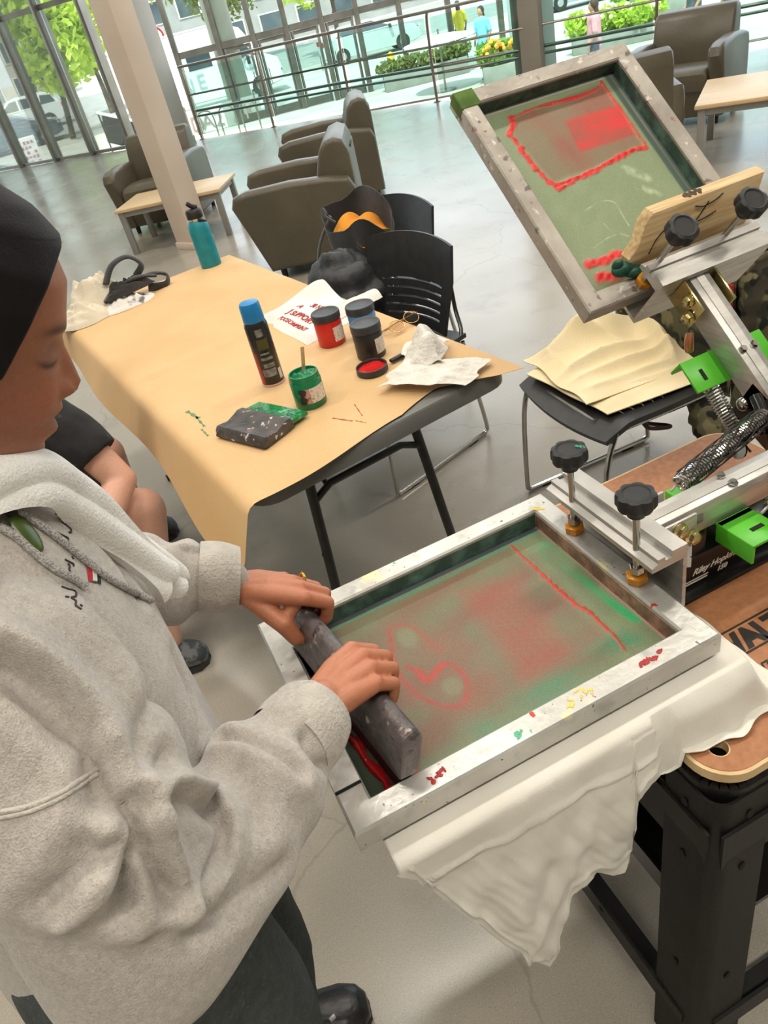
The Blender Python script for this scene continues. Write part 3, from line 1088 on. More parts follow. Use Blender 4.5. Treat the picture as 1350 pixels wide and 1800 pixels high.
def masked_sheet(mb, G, mask, th):
    nu, nv = G.shape[:2]
    du = np.gradient(G, axis=0); dv = np.gradient(G, axis=1)
    N = np.cross(du, dv); N /= np.linalg.norm(N, axis=2, keepdims=True) + 1e-12
    B = G - N * th
    vs = np.concatenate([G.reshape(-1, 3), B.reshape(-1, 3)])
    n0 = nu * nv
    idx = np.arange(n0).reshape(nu, nv)
    fs = []
    def on(i, j):
        return 0 <= i < nu - 1 and 0 <= j < nv - 1 and mask[i, j]
    for i in range(nu - 1):
        for j in range(nv - 1):
            if not mask[i, j]:
                continue
            a, b, c, d = idx[i, j], idx[i + 1, j], idx[i + 1, j + 1], idx[i, j + 1]
            fs.append((a, b, c, d)); fs.append((d + n0, c + n0, b + n0, a + n0))
            if not on(i, j - 1): fs.append((b, a, a + n0, b + n0))
            if not on(i + 1, j): fs.append((c, b, b + n0, c + n0))
            if not on(i, j + 1): fs.append((d, c, c + n0, d + n0))
            if not on(i - 1, j): fs.append((a, d, d + n0, a + n0))
    mb.add(vs, fs)
    return mb

VINYL = pm('taupe_vinyl', (98, 90, 74), (84, 77, 63), 3.0, 0.36, bump=0.06, bscale=220, spots=[(60, 0.6, 0.8, (108, 100, 84))])
DARKV = pm('dark_slot', (26, 24, 22), (34, 32, 29), 6, 0.7)
def lounge_chair(label, loc, facing):
    t = thing('lounge_chair', label, 'armchair', loc, facing, 'taupe lounge chairs', local=True)
    obj('seat_base', bprism([(-0.36, 0.07), (0.25, 0.07), (0.33, 0.28), (-0.36, 0.28)], -0.30, 0.30, 0.012), VINYL, t)
    seat = bprism([(-0.22, 0.285), (0.36, 0.285), (0.385, 0.34), (0.38, 0.41), (0.33, 0.445), (0.1, 0.45), (-0.2, 0.42)], -0.292, 0.292, 0.035, 3)
    obj('seat_cushion', seat, VINYL, t)
    back = bprism([(-0.42, 0.30), (-0.20, 0.30), (-0.15, 0.43), (-0.185, 0.60), (-0.235, 0.74), (-0.285, 0.795), (-0.35, 0.81), (-0.405, 0.785), (-0.43, 0.72)], -0.335, 0.335, 0.03, 3)
    bo = obj('backrest', back, VINYL, t)
    obj('back_panel', bprism([(-0.435, 0.07), (-0.36, 0.07), (-0.36, 0.70), (-0.435, 0.70)], -0.33, 0.33, 0.02), VINYL, t)
    sl = MB()
    sl.box((-0.432, 0, 0.70), (0.012, 0.20, 0.022), b=0.004)
    obj('grip_slot', sl, DARKV, bo)
    for s in (-1, 1):
        arm = bprism([(-0.43, 0.07), (0.27, 0.07), (0.375, 0.40), (0.42, 0.53), (0.395, 0.59), (0.30, 0.615), (0.0, 0.62), (-0.25, 0.60), (-0.40, 0.57), (-0.43, 0.50)],
                     s * 0.355 - 0.062, s * 0.355 + 0.062, 0.035, 3)
        obj('arm', arm, VINYL, t)
    for sx in (-0.36, 0.20):
        for sy in (-0.33, 0.33):
            obj('leg', MB().lathe([(0.02, 0.0), (0.026, 0.08)], 10, (sx, sy, 0)), BLKP, t)
    return t

chair0 = lounge_chair('taupe lounge chair behind the cream column', (0.98, 8.25, 0), math.atan2(-0.80, -0.42))
dup(chair0, (2.34, 6.95, 0), math.radians(160), 'taupe lounge chair farther from the folding table, seat turned left')
dup(chair0, (1.55, 5.45, 0), math.radians(156), 'taupe lounge chair with grip slot, right behind the folding table end')
dup(chair0, (5.22, 5.68, 0), math.radians(211), 'taupe lounge chair facing the camera at the top right')
dup(chair0, (3.86, 4.98, 0), math.radians(70), 'taupe lounge chair half hidden behind the raised screen')

WOODT = pm('light_maple', (226, 196, 152), (214, 182, 138), 2.5, 0.4, stretch=(1, 12, 1), detail=6)
TLEG = pm('table_grey_metal', (158, 156, 150), (148, 146, 140), 4, 0.4, 0.3)
def coffee_table(label, loc, ang, L=1.15, W=0.62, H=0.41):
    t = thing('coffee_table', label, 'table', loc, ang, 'low coffee tables', local=True)
    obj('tabletop', MB().box((0, 0, H - 0.014), (L, W, 0.028), b=0.006), WOODT, t)
    obj('apron', MB().box((0, 0, H - 0.05), (L - 0.06, W - 0.06, 0.045)), TLEG, t)
    for sx in (-1, 1):
        for sy in (-1, 1):
            obj('leg', MB().box((sx * (L / 2 - 0.045), sy * (W / 2 - 0.045), (H - 0.03) / 2), (0.05, 0.05, H - 0.03), b=0.004), TLEG, t)
coffee_table('low maple coffee table beside the cream column', (0.97, 7.40, 0), math.radians(-28), 1.0, 0.62, 0.40)
coffee_table('low maple coffee table at the right edge by the lounge chairs', (4.88, 4.25, 0), math.radians(-48.7), 1.2, 0.90, 0.42)

# folding table -------------------------------------------------
TA = math.radians(8.6)
TC = V(0.345, 2.36, 0)
TW, TL, TH = 0.745, 1.86, 0.74
TR = rz(TA)
def TP(x, y, z=TH):
    """table coordinates -> world (x across, y along the length, towards the far end)"""
    return TC + TR @ V(x, y, 0) + V(0, 0, z)
def rrect(w, h, r, n=6):
    out = []
    for cx, cy, a0 in ((w / 2 - r, h / 2 - r, 0), (-w / 2 + r, h / 2 - r, 90), (-w / 2 + r, -h / 2 + r, 180), (w / 2 - r, -h / 2 + r, 270)):
        for k in range(n + 1):
            a = math.radians(a0 + 90 * k / n)
            out.append((cx + r * math.cos(a), cy + r * math.sin(a)))
    return out
GPL = pm('grey_moulded_plastic', (124, 123, 120), (110, 109, 106), 6, 0.45, bump=0.15, bscale=300)
LEGM = pm('dark_powder_coat', (58, 57, 55), (48, 47, 45), 20, 0.45, 0.2)
ft = thing('folding_table', 'grey plastic folding table covered with brown kraft paper', 'table', (TC[0], TC[1], 0))
tb = MB()
outer = rrect(TW, TL, 0.07)
rings = [(0.0, -0.050, 0.985), (0.0, -0.046, 1.0), (0, -0.006, 1.0), (0, 0.0, 0.988)]
vs = []
for _, z, s in rings:
    for x, y in outer:
        vs.append(TP(x * s, y * (1 - (1 - s) * TW / TL), TH - 0.002 + z))
n = len(outer)
fs = [tuple(range(n - 1, -1, -1)), tuple(3 * n + k for k in range(n))]
for i in range(3):
    for k in range(n):
        k2 = (k + 1) % n
        fs.append((i * n + k, i * n + k2, (i + 1) * n + k2, (i + 1) * n + k))
tb.add(vs, fs)
obj('tabletop', tb, GPL, ft, sharp=50)
for s in (-1, 1):      # the two end leg frames
    for sx in (-1, 1):
        y = s * (TL / 2 - 0.28)
        ox = 0.03
        path = [TP(ox + sx * 0.165, y, TH - 0.05), TP(ox + sx * 0.185, y + s * 0.02, 0.45), TP(ox + sx * 0.215, y + s * 0.045, 0.10), TP(ox + sx * 0.23, y + s * 0.05, 0.035), TP(ox + sx * 0.28, y + s * 0.052, 0.016), TP(ox + sx * 0.34, y + s * 0.052, 0.015)]
        obj('leg', MB().tube(smooth_path(path, 6), 0.0145, 10), LEGM, ft)
    obj('leg_brace', MB().tube([TP(-0.155, y + s * 0.02, 0.47), TP(-0.09, y + s * 0.015, 0.50), TP(0.15, y + s * 0.015, 0.50), TP(0.215, y + s * 0.02, 0.47)], 0.011, 8), LEGM, ft)
    obj('folding_strut', MB().tube([TP(-0.10, y + s * 0.015, 0.50), TP(-0.10, y - s * 0.30, TH - 0.05)], 0.008, 8), LEGM, ft)
    obj('leg_bolt', MB().ball(TP(-0.172, y + s * 0.03, 0.30), 0.012), LEGM, ft)

KRAFT = pm('kraft_paper', (222, 184, 134), (212, 172, 120), 3.0, 0.72, bump=0.06, bscale=30, spots=[(240, 0.60, 0.75, (200, 160, 110)), (1.2, 0.5, 0.8, (228, 192, 144))])
nu, nv = 64, 90
G = np.zeros((nu, nv, 3))
for i in range(nu):
    for j in range(nv):
        fu, fv = i / (nu - 1), j / (nv - 1)
        # near edge of the paper wanders; far edge level with the table end
        hang = 0.15 + 0.05 * (1 - fv) ** 3
        x = -(TW / 2 + hang) + fu * (TW + hang - 0.004)
        near = -TL / 2 - 0.012 + 0.055 * max(0, 1 - abs((x - 0.17) / 0.13)) ** 1.0 * 0.9 + 0.025 * math.sin(x * 9 + 1)
        if x > 0.28:
            near += (x - 0.28) * -0.18
        if x < -TW / 2:
            near -= min(0.05, (-TW / 2 - x) * 0.35)
        y = near + fv * (TL / 2 + 0.012 - near)
        z = TH + 0.0015
        e = -(TW / 2 + 0.030)
        xx = x
        if x < e + 0.025:
            s_ = e + 0.025 - x
            r_ = 0.03
            ang = min(s_ / r_, math.radians(66))
            xx = e + 0.025 - r_ * math.sin(ang)
            z -= r_ * (1 - math.cos(ang))
            rest = s_ - ang * r_
            if rest > 0:
                xx -= rest * math.cos(math.radians(66)) * (1.0 + 0.25 * math.sin(y * 6))
                z -= rest * math.sin(math.radians(66))
        else:
            w_ = max(0.0, math.sin((y - 0.25 * x) * 5.2 + 0.4)) ** 6 * 0.014 + max(0.0, math.sin((y + 0.1 * x) * 7.1 + 2.2)) ** 10 * 0.009
            fade = min(1, max(0, (x - e) / 0.1)) * min(1, max(0, (TW / 2 - x) / 0.05))
            clear = 1.0 if y > -0.05 else 0.15
            z += w_ * fade * clear
        G[i, j] = TP(xx, y, z)
pp = MB().sheet(G, 0.0006)
tag(obj('kraft_paper', pp, KRAFT, base=TP(0, 0, TH), sharp=60), 'brown kraft paper sheet draped over the folding table', 'paper')

# stacking chairs ------------------------------------------------
BLKC = pm('black_chair_plastic', (34, 34, 35), (44, 44, 45), 30, 0.42, bump=0.08, bscale=400)
CHROME = pm('chrome_tube', (206, 204, 200), (180, 178, 174), 6, 0.16, 1.0)
def stack_chair(label, loc, facing):
    t = thing('stacking_chair', label, 'chair', loc, facing, 'black stacking chairs', local=True)
    nu, nv = 19, 17
    G = np.zeros((nu, nv, 3))
    for i in range(nu):
        for j in range(nv):
            u, v = i / (nu - 1), j / (nv - 1) * 2 - 1
            x = 0.24 - 0.46 * u
            w = 0.235 - 0.012 * abs(u - 0.4)
            z = 0.455 - 0.018 * math.cos((u - 0.45) * 3.0) * (1 - v * v) + 0.006 * v * v - 0.035 * max(0, 0.18 - u) / 0.18 * (1 - 0.0 * v)
            G[i, j] = (x + 0.02 * (1 - v * v) * (1 if u < 0.2 else 0), w * v, z)
    s = MB().sheet(G[:, ::-1], 0.016)
    obj('seat', s, BLKC, t, sharp=60)
    nu, nv = 43, 25
    G = np.zeros((nu, nv, 3)); mask = np.ones((nu - 1, nv - 1), bool)
    for i in range(nu):
        for j in range(nv):
            u, v = i / (nu - 1), j / (nv - 1) * 2 - 1
            z = 0.465 + 0.345 * u - 0.012 * v * v * u * 2
            w = 0.185 + 0.045 * min(1, u * 1.6)
            x = -0.205 - 0.055 * u ** 1.2 + 0.040 * v * v
            G[i, j] = (x, w * v, z)
    for i in range(nu - 1):
        u = (i + 0.5) / (nu - 1)
        for j in range(nv - 1):
            v = (j + 0.5) / (nv - 1) * 2 - 1
            if 0.12 < u < 0.56 and abs(v) < 0.74 and (i % 4) == 1:
                mask[i, j] = False
    b = masked_sheet(MB(), G, mask, 0.011)
    obj('backrest', b, BLKC, t, sharp=60)
    for s in (-1, 1):
        y = s * 0.225
        path = [(-0.20, y, 0.435), (-0.22, y, 0.30), (-0.262, y, 0.05), (-0.25, y, 0.014), (-0.20, y, 0.011), (0.20, y, 0.011), (0.245, y, 0.016), (0.252, y, 0.05), (0.235, y, 0.32), (0.20, y, 0.436)]
        obj('sled_leg', MB().tube(smooth_path(path, 4), 0.0085, 8), CHROME, t)
        obj('back_upright', MB().tube(smooth_path([(0.18, y * 0.98, 0.438), (-0.12, y * 0.98, 0.436), (-0.205, y * 0.97, 0.46), (-0.232, y * 0.80, 0.54), (-0.245, y * 0.72, 0.62)], 4), 0.008, 8), CHROME, t)
        for x in (-0.17, 0.17):
            obj('glide', MB().box((x, y, 0.006), (0.05, 0.014, 0.011), b=0.002), BLKP, t)
    obj('cross_bar', MB().tube([(0.2, -0.225, 0.43), (0.2, 0.225, 0.43)], 0.008, 8), CHROME, t)
    obj('cross_bar', MB().tube([(-0.18, -0.225, 0.43), (-0.18, 0.225, 0.43)], 0.008, 8), CHROME, t)
    return t
sc0 = stack_chair('black slotted stacking chair tucked under the right side of the folding table', (0.87, 2.48, 0), math.radians(198))
dup(sc0, (1.33, 1.66, 0), math.radians(178), 'black stacking chair holding the cream canvas below the raised screen')
dup(sc0, (1.09, 3.04, 0), math.radians(193), 'black stacking chair with a tote bag hung on it, behind the puffer jacket')

# black tote bag with orange cloth, on the far stacking chair
BLKF = pm('black_fabric', (34, 33, 33), (46, 45, 44), 14, 0.85, bump=0.3, bscale=160, sheen=0.3)
bagc = V(1.09, 3.07, 0.462)
bag = thing('tote_bag', 'black tote bag standing open with orange cloth inside', 'bag', bagc)
nu, nv = 22, 40
G = np.zeros((nu, nv, 3))
for i in range(nu):
    u = i / (nu - 1)
    for j in range(nv):
        a = 2 * math.pi * j / (nv - 1)
        rx = 0.06 + 0.04 * u
        ry = 0.15 + 0.03 * u
        p = V(rx * math.copysign(abs(math.cos(a)) ** 0.7, math.cos(a)), ry * math.copysign(abs(math.sin(a)) ** 0.7, math.sin(a)), 0)
        z = 0.34 * u + u ** 3 * (0.032 * math.cos(a) + 0.028 * math.sin(a)) + u ** 3 * (0.03 * math.sin(a * 2 + 0.5) + 0.03 * math.sin(a * 3 + 2))
        wr = fbm(V(math.cos(a) * 2, math.sin(a) * 2, u * 3.0), 2.0, 5) * 0.010
        G[i, j] = bagc + rz(math.radians(15)) @ (p * (1 + wr * 8)) + V(0, 0, z + 0.005)
b = MB().sheet(G, 0.004)
b.lathe([(0.02, 0.0), (0.12, 0.012)], 20, bagc, None, 0.6, 1.2)
obj('bag_body', b, BLKF, bag, sharp=70)
ORG = pm('orange_cloth', (226, 150, 40), (206, 126, 26), 9, 0.8, bump=0.5, bscale=40)
G = np.zeros((18, 18, 3))
for i in range(18):
    for j in range(18):
        x, y = (i / 17 - 0.5) * 0.17, (j / 17 - 0.5) * 0.26
        r = (x / 0.09) ** 2 + (y / 0.14) ** 2
        G[i, j] = bagc + rz(math.radians(15)) @ V(x, y, 0.342 - 0.05 * r + 0.022 * fbm(V(x, y, 0.1), 16, 3))
obj('orange_lining', MB().sheet(G, 0.004), ORG, bag, sharp=70)
for k, (y0, y1, h) in enumerate(((0.02, 0.12, 0.05),)):
    pts = smooth_path([bagc + V(-0.09, y0, 0.33), bagc + V(-0.12, y0 + 0.02, 0.33 + h * 0.6), bagc + V(-0.11, (y0 + y1) / 2, 0.33 + h), bagc + V(-0.09, y1, 0.33 + h * 0.5), bagc + V(-0.08, y1, 0.32)], 6)
    obj('handle', MB().tube(pts, 0.012, 8, flat=0.35), BLKF, bag)
pts = smooth_path([bagc + V(-0.08, 0.10, 0.34), bagc + V(-0.16, 0.12, 0.22), bagc + V(-0.22, 0.10, 0.02), bagc + V(-0.25, 0.06, -0.12)], 6)
obj('shoulder_strap', MB().tube(pts, 0.022, 8, flat=0.3), BLKF, bag)

# quilted jacket on the seat between bag and table
PUF = pm('black_nylon', (36, 37, 39), (50, 51, 53), 10, 0.5, bump=0.25, bscale=60)
pj = V(0.90, 2.87, 0.462)
nu, nv = 30, 40
G = np.zeros((nu, nv, 3))
for i in range(nu):
    ph = math.pi * (i / (nu - 1)) * 0.5
    for j in range(nv):
        a = 2 * math.pi * j / (nv - 1)
        d = V(math.cos(a) * math.sin(ph), math.sin(a) * math.sin(ph), math.cos(ph))
        q = 0.012 * abs(math.sin(ph * 7)) + 0.012 * fbm(d, 4.0, 8)
        R_ = V(0.17, 0.22, 0.26) + q * 1.0
        G[i, j] = pj + d * R_ + d * q
pjm = MB().sheet(G[:, ::-1])
pjo = obj('puffer_jacket', pjm, PUF, base=pj, sharp=80)
tag(pjo, 'black quilted jacket heaped on the chair behind the folding table', 'jacket')

# cream canvas on the second chair ---------------------------------
CANV = pm('cream_canvas', (250, 233, 194), (242, 222, 178), 6, 0.9, bump=0.25, bscale=260)
def canvas_piece(corners, z0, amp, seed, nu=110, nv=100, ridges=()):
    A, B, C_, D = [V(*p, 0) for p in corners]
    G = np.zeros((nu, nv, 3))
    for i in range(nu):
        for j in range(nv):
            u, v = i / (nu - 1), j / (nv - 1)
            p = A * (1 - u) * (1 - v) + B * u * (1 - v) + C_ * u * v + D * (1 - u) * v
            edge = min(u, 1 - u, v, 1 - v)
            k = min(1, edge * 7)
            w = abs(fbm(V(p[0] * 0.8, p[1] * 2.2, 0), 8, seed, 3)) * amp
            for (u0, v0, u1, v1, hgt, wid) in ridges:
                ab = V(u1 - u0, v1 - v0); q = V(u - u0, v - v0)
                t = min(1, max(0, (q @ ab) / (ab @ ab)))
                d = np.linalg.norm(q - t * ab)
                w += hgt * math.exp(-abs(d / wid) ** 1.4) * math.sin(math.pi * (0.12 + 0.76 * t))
            e2 = 0.014 * math.sin(u * 13 + seed) * math.sin(v * 11) * (1 - k)
            G[i, j] = p + V(e2, e2, z0 + w * k)
    return G
cvt = thing('canvas_cloth', 'rumpled cream canvas cloth lying on the black chair seat', 'cloth', (1.33, 1.72, 0.462))
c1 = MB().sheet(canvas_piece(((1.14, 1.50), (1.60, 1.45), (1.58, 1.86), (1.12, 1.88)), 0.466, 0.012, 3, ridges=[(0.1, 0.25, 0.9, 0.18, 0.02, 0.05)]), 0.003)
obj('lower_fold', c1, CANV, cvt, sharp=80)
c2_ = MB().sheet(canvas_piece(((1.12, 1.57), (1.57, 1.52), (1.55, 1.93), (1.16, 1.96)), 0.478, 0.016, 7,
                              ridges=[(0.15, 0.82, 0.9, 0.75, 0.10, 0.20), (0.02, 0.48, 0.8, 0.40, 0.048, 0.06), (0.08, 0.34, 0.9, 0.22, 0.032, 0.045), (0.72, 0.1, 0.92, 0.75, 0.055, 0.06), (0.3, 0.95, 0.6, 0.55, 0.030, 0.05), (0.85, 0.3, 0.98, 0.9, 0.04, 0.05), (0.05, 0.15, 0.7, 0.10, 0.02, 0.045)]), 0.003)
obj('upper_fold', c2_, CANV, cvt, sharp=80)
thr = MB()
for k in range(5):
    p = V(1.17 + 0.03 * k, 1.512 - 0.002 * k, 0.466)
    thr.tube(smooth_path([p, p + V(0.005, -0.012, -0.004), p + V(0.016 + 0.004 * k, -0.016, -0.012), p + V(0.02, -0.028, -0.02)], 4), 0.0008, 5)
obj('loose_threads', thr, CANV, cvt)

# camouflage jacket over the chair back -----------------------------
def camo():
    m, nt, b = _new('camouflage')
    N, L = nt.nodes, nt.links
    tc = N.new('ShaderNodeTexCoord')
    out = None
    cols = [((92, 88, 62), None), ((58, 52, 40), 9.0), ((42, 46, 34), 12.0), ((24, 22, 20), 15.0), ((120, 112, 82), 18.0)]
    rgb = N.new('ShaderNodeRGB')
    rgb.outputs[0].default_value = (*lin(cols[0][0]), 1)
    out = rgb.outputs[0]
    for k, (c, sc) in enumerate(cols[1:]):
        n = N.new('ShaderNodeTexNoise')
        n.noise_dimensions = '4D'
        n.inputs['W'].default_value = k * 3.7
        n.inputs['Scale'].default_value = sc
        n.inputs['Detail'].default_value = 2
        L.new(tc.outputs['Object'], n.inputs['Vector'])
        r = N.new('ShaderNodeMapRange')
        r.inputs['From Min'].default_value = 0.53 + 0.02 * k
        r.inputs['From Max'].default_value = 0.56 + 0.02 * k
        L.new(n.outputs['Fac'], r.inputs['Value'])
        x = N.new('ShaderNodeMix')
        x.data_type = 'RGBA'
        L.new(out, x.inputs['A'])
        x.inputs['B'].default_value = (*lin(c), 1)
        L.new(r.outputs[0], x.inputs['Factor'])
        out = x.outputs['Result']
    L.new(out, b.inputs['Base Color'])
    b.inputs['Roughness'].default_value = 0.9
    return m
CAMO = camo()
jk = thing('camouflage_jacket', 'camouflage jacket with red patch hung over the chair back', 'jacket', (1.63, 1.66, 0.45))
nu, nv = 40, 36
G = np.zeros((nu, nv, 3))
for i in range(nu):
    u = i / (nu - 1)            # front hem, over the back's top, rear hem
    s_ = (u - 0.42) * 1.05
    for j in range(nv):
        v = j / (nv - 1) * 2 - 1
        y = 1.66 + v * 0.235 * (1 + 0.12 * abs(s_))
        top = 0.822
        if abs(s_) < 0.04:
            x = 1.570 + s_ * 1.4
            z = top + 0.014 * math.cos(s_ / 0.04 * 1.57)
        else:
            x = 1.570 + math.copysign(0.056, s_) + math.copysign(1, s_) * (abs(s_) - 0.04) * (0.10 if s_ > 0 else 0.02)
            z = top - (abs(s_) - 0.04)
        wv = fbm(V(y * 1.5, z * 0.7, s_), 9, 4) * 0.008 * min(1, abs(s_) * 8)
        G[i, j] = (x + (0.012 if s_ > 0 else -0.012) + wv, y, z)
jb = MB().sheet(G, 0.005)
obj('jacket_body', jb, CAMO, jk, sharp=80)
for nm, pts, rr in (('sleeve', [(1.57, 1.44, 0.79), (1.56, 1.385, 0.68), (1.54, 1.36, 0.54), (1.53, 1.37, 0.42)], [0.055, 0.06, 0.05, 0.045]),
                    ('sleeve_lining', [(1.46, 1.50, 0.43), (1.43, 1.42, 0.37), (1.42, 1.37, 0.30)], [0.03, 0.055, 0.045]),
                    ('sleeve', [(1.66, 1.92, 0.80), (1.70, 1.95, 0.68), (1.71, 1.95, 0.5), (1.70, 1.93, 0.36)], [0.06, 0.058, 0.05, 0.045])):
    P = smooth_path([V(*p) for p in pts], 8)
    rad = np.interp(np.linspace(0, 1, len(P)), np.linspace(0, 1, len(rr)), rr) * (1 + 0.07 * np.sin(np.arange(len(P)) * 1.9))
    so = obj(nm, MB().tube(P, rad, 16), CAMO, jk, sharp=80)
    d = nrm(P[-1] - P[-3])
    obj('cuff', MB().tube([P[-1] - d * 0.02, P[-1] + d * 0.045], 0.047, 16), CAMO, so)
REDP = pm('red_patch', (176, 36, 40), (156, 28, 34), 20, 0.8)
obj('patch', MB().box((1.494, 1.46, 0.70), (0.012, 0.075, 0.085), b=0.004), REDP, jk)
obj('patch_trim', MB().box((1.494, 1.46, 0.654), (0.012, 0.080, 0.008)), pm('patch_white', (226, 220, 212), (216, 210, 202), 20, 0.8), jk)
cord = MB().tube(smooth_path([V(1.22, 1.46, 0.44), V(1.24, 1.45, 0.40), V(1.30, 1.44, 0.38), V(1.33, 1.47, 0.36), V(1.29, 1.50, 0.37), V(1.24, 1.47, 0.41)], 6), 0.006, 8)
tag(obj('dark_cord', cord, pm('dark_cord', (58, 30, 30), (44, 22, 24), 20, 0.7), base=(1.25, 1.46, 0.37)), 'dark looped cord hanging below the cream canvas chair seat', 'cord')
# ---------------------------------------------------------------- things on the folding table
TZ = TH + 0.0025
# water bottle
bp_ = V(0.47, 3.27, TZ)
wb = thing('water_bottle', 'teal metal water bottle with black straw lid at the far table end', 'bottle', bp_)
TEALP = pm('teal_powder_coat', (28, 146, 160), (20, 130, 146), 30, 0.45, bump=0.08, bscale=500)
obj('body', MB().lathe([(0.040, 0), (0.044, 0.004), (0.0445, 0.155), (0.042, 0.172), (0.034, 0.188), (0.030, 0.193)], 32, bp_), TEALP, wb)
obj('neck_ring', MB().lathe([(0.030, 0.190), (0.031, 0.192), (0.031, 0.202), (0.029, 0.203)], 28, bp_), CHROME, wb)
lid = obj('lid', MB().lathe([(0.033, 0.200), (0.034, 0.202), (0.034, 0.226), (0.030, 0.233), (0.012, 0.236)], 28, bp_), BLKP, wb)
sp = MB().tube(smooth_path([bp_ + V(0.02, 0, 0.236), bp_ + V(0.0, 0, 0.246), bp_ + V(-0.012, 0.0, 0.258), bp_ + V(-0.016, 0, 0.262)], 4), [0.010] * 9 + [0.009, 0.009, 0.008, 0.007], 10)
obj('spout', sp, BLKP, lid)
hd = [bp_ + V(0.036 * math.cos(a), 0.036 * math.sin(a) * 0.9, 0.208 - 0.035 * (math.cos(a - 0.3) * 0.5 + 0.5)) for a in np.linspace(-1.5, 2.1, 14)]
obj('carry_loop', MB().tube(hd, 0.005, 8, flat=1.6), BLKP, lid)

# heap of canvas totes and black straps at the far left corner
CREAMC = pm('cream_cotton', (232, 222, 202), (214, 202, 180), 7, 0.9, bump=0.3, bscale=120)
WHITEC = pm('white_cotton', (238, 236, 230), (224, 221, 214), 6, 0.9, bump=0.2, bscale=140)
GREYSTR = pm('striped_cotton', (234, 232, 228), (120, 120, 126), 22, 0.9, contrast=(0.58, 0.66))
def heap(c, rx, ry, h, seed, ang=0.0, nu=26, nv=44, rough=0.35):
    G = np.zeros((nu, nv, 3))
    for i in range(nu):
        u = i / (nu - 1)
        for j in range(nv):
            a = 2 * math.pi * j / (nv - 1)
            d = V(math.cos(a), math.sin(a), 0)
            k = 1 + rough * 0.6 * fbm(V(math.cos(a), math.sin(a), 0.3), 2.2, seed)
            z = h * (1 - u ** 2.2) * (1 + rough * fbm(V(math.cos(a) * u, math.sin(a) * u, 0), 5, seed + 1)) + 0.012 * fbm(V(math.cos(a) * u, math.sin(a) * u, 0), 14, seed + 2) * (1 - u)
            G[i, j] = V(*c) + rz(ang) @ (d * V(rx, ry, 0) * u * k) + V(0, 0, max(z, 0.0) + 0.001)
    return MB().sheet(G[:, ::-1])
for lab, c, rx, ry, h, seed, m in (('crumpled cream canvas tote at the back of the cloth heap', (-0.02, 3.22, TZ), 0.15, 0.10, 0.11, 21, CREAMC),
                                   ('rumpled cream canvas tote at the left of the cloth heap', (-0.10, 3.10, TZ), 0.11, 0.09, 0.055, 25, CREAMC),
                                   ('white cloth with grey stripes at the front of the cloth heap', (0.07, 3.10, TZ), 0.13, 0.05, 0.035, 31, GREYSTR)):
    o = obj('folded_tote', heap(c, rx, ry, h, seed, 0.2), m, base=c, sharp=80)
    tag(o, lab, 'bag', 'cloth bags heaped on the far table corner')
sb_ = thing('strap_bag', 'tangle of black bag straps lying on the cloth heap', 'strap', (0.12, 3.14, TZ + 0.05))
for pts in ([(0.0, 3.13, 0.035), (0.06, 3.12, 0.075), (0.15, 3.13, 0.085), (0.22, 3.17, 0.06)],
            [(0.03, 3.16, 0.09), (0.08, 3.20, 0.14), (0.15, 3.22, 0.15), (0.19, 3.20, 0.11), (0.15, 3.17, 0.08)],
            [(0.06, 3.15, 0.08), (0.14, 3.16, 0.07), (0.22, 3.19, 0.065), (0.27, 3.20, 0.04), (0.25, 3.16, 0.015), (0.18, 3.14, 0.03)]):
    P = smooth_path([V(x, y, TZ + z) for x, y, z in pts], 7)
    obj('strap', MB().tube(P, 0.018, 10, flat=0.4), BLKF, sb_, sharp=70)
obj('pouch', heap((0.10, 3.12, TZ + 0.045), 0.11, 0.035, 0.045, 40, 0.25), BLKF, sb_, sharp=80)

# spray can
cp = V(0.332, 1.905, TZ)
can = thing('spray_can', 'black aerosol can with a blue cap on the kraft paper', 'spray can', cp)
obj('body', MB().lathe([(0.0300, 0), (0.0318, 0.003), (0.0318, 0.170), (0.029, 0.180), (0.0265, 0.184)], 32, cp), pm('can_black', (30, 29, 30), (40, 39, 38), 12, 0.3), can)
obj('base_rim', MB().lathe([(0.0322, 0.0), (0.033, 0.002), (0.0322, 0.006)], 32, cp), pm('can_rim', (226, 196, 200), (214, 180, 186), 8, 0.3, 0.5), can)
obj('cap', MB().lathe([(0.0285, 0.182), (0.029, 0.184), (0.0275, 0.226), (0.025, 0.232), (0.012, 0.234)], 32, cp), pm('blue_cap', (36, 140, 206), (28, 128, 196), 10, 0.35), can)
def curved_label(mb, c, r, a0, a1, z0, z1, n=10):
    G = np.zeros((n, 2, 3))
    for i in range(n):
        a = a0 + (a1 - a0) * i / (n - 1)
        for j, z in enumerate((z0, z1)):
            G[i, j] = V(*c) + V(r * math.cos(a), r * math.sin(a), z)
    return mb.sheet(G)
A = -math.pi / 2 - 0.1
CANPR = pm('can_print', (150, 148, 146), (96, 94, 92), 70, 0.4)
for z0, z1, da, db in ((0.145, 0.166, -0.35, 0.25), (0.030, 0.052, -0.75, 0.45), (0.056, 0.068, -0.5, 0.5), (0.078, 0.086, -0.55, 0.5), (0.094, 0.099, -0.5, 0.3)):
    obj('printed_panel', curved_label(MB(), cp, 0.0322, A + da, A + db, z0, z1), CANPR, can)
obj('green_panel', curved_label(MB(), cp, 0.0321, A - 0.5, A + 0.45, 0.108, 0.138), pm('can_olive', (86, 82, 44), (70, 66, 36), 20, 0.4), can)
obj('red_panel', curved_label(MB(), cp, 0.0321, A - 1.25, A - 0.85, 0.01, 0.10), pm('can_red', (176, 40, 36), (150, 30, 30), 20, 0.4), can)
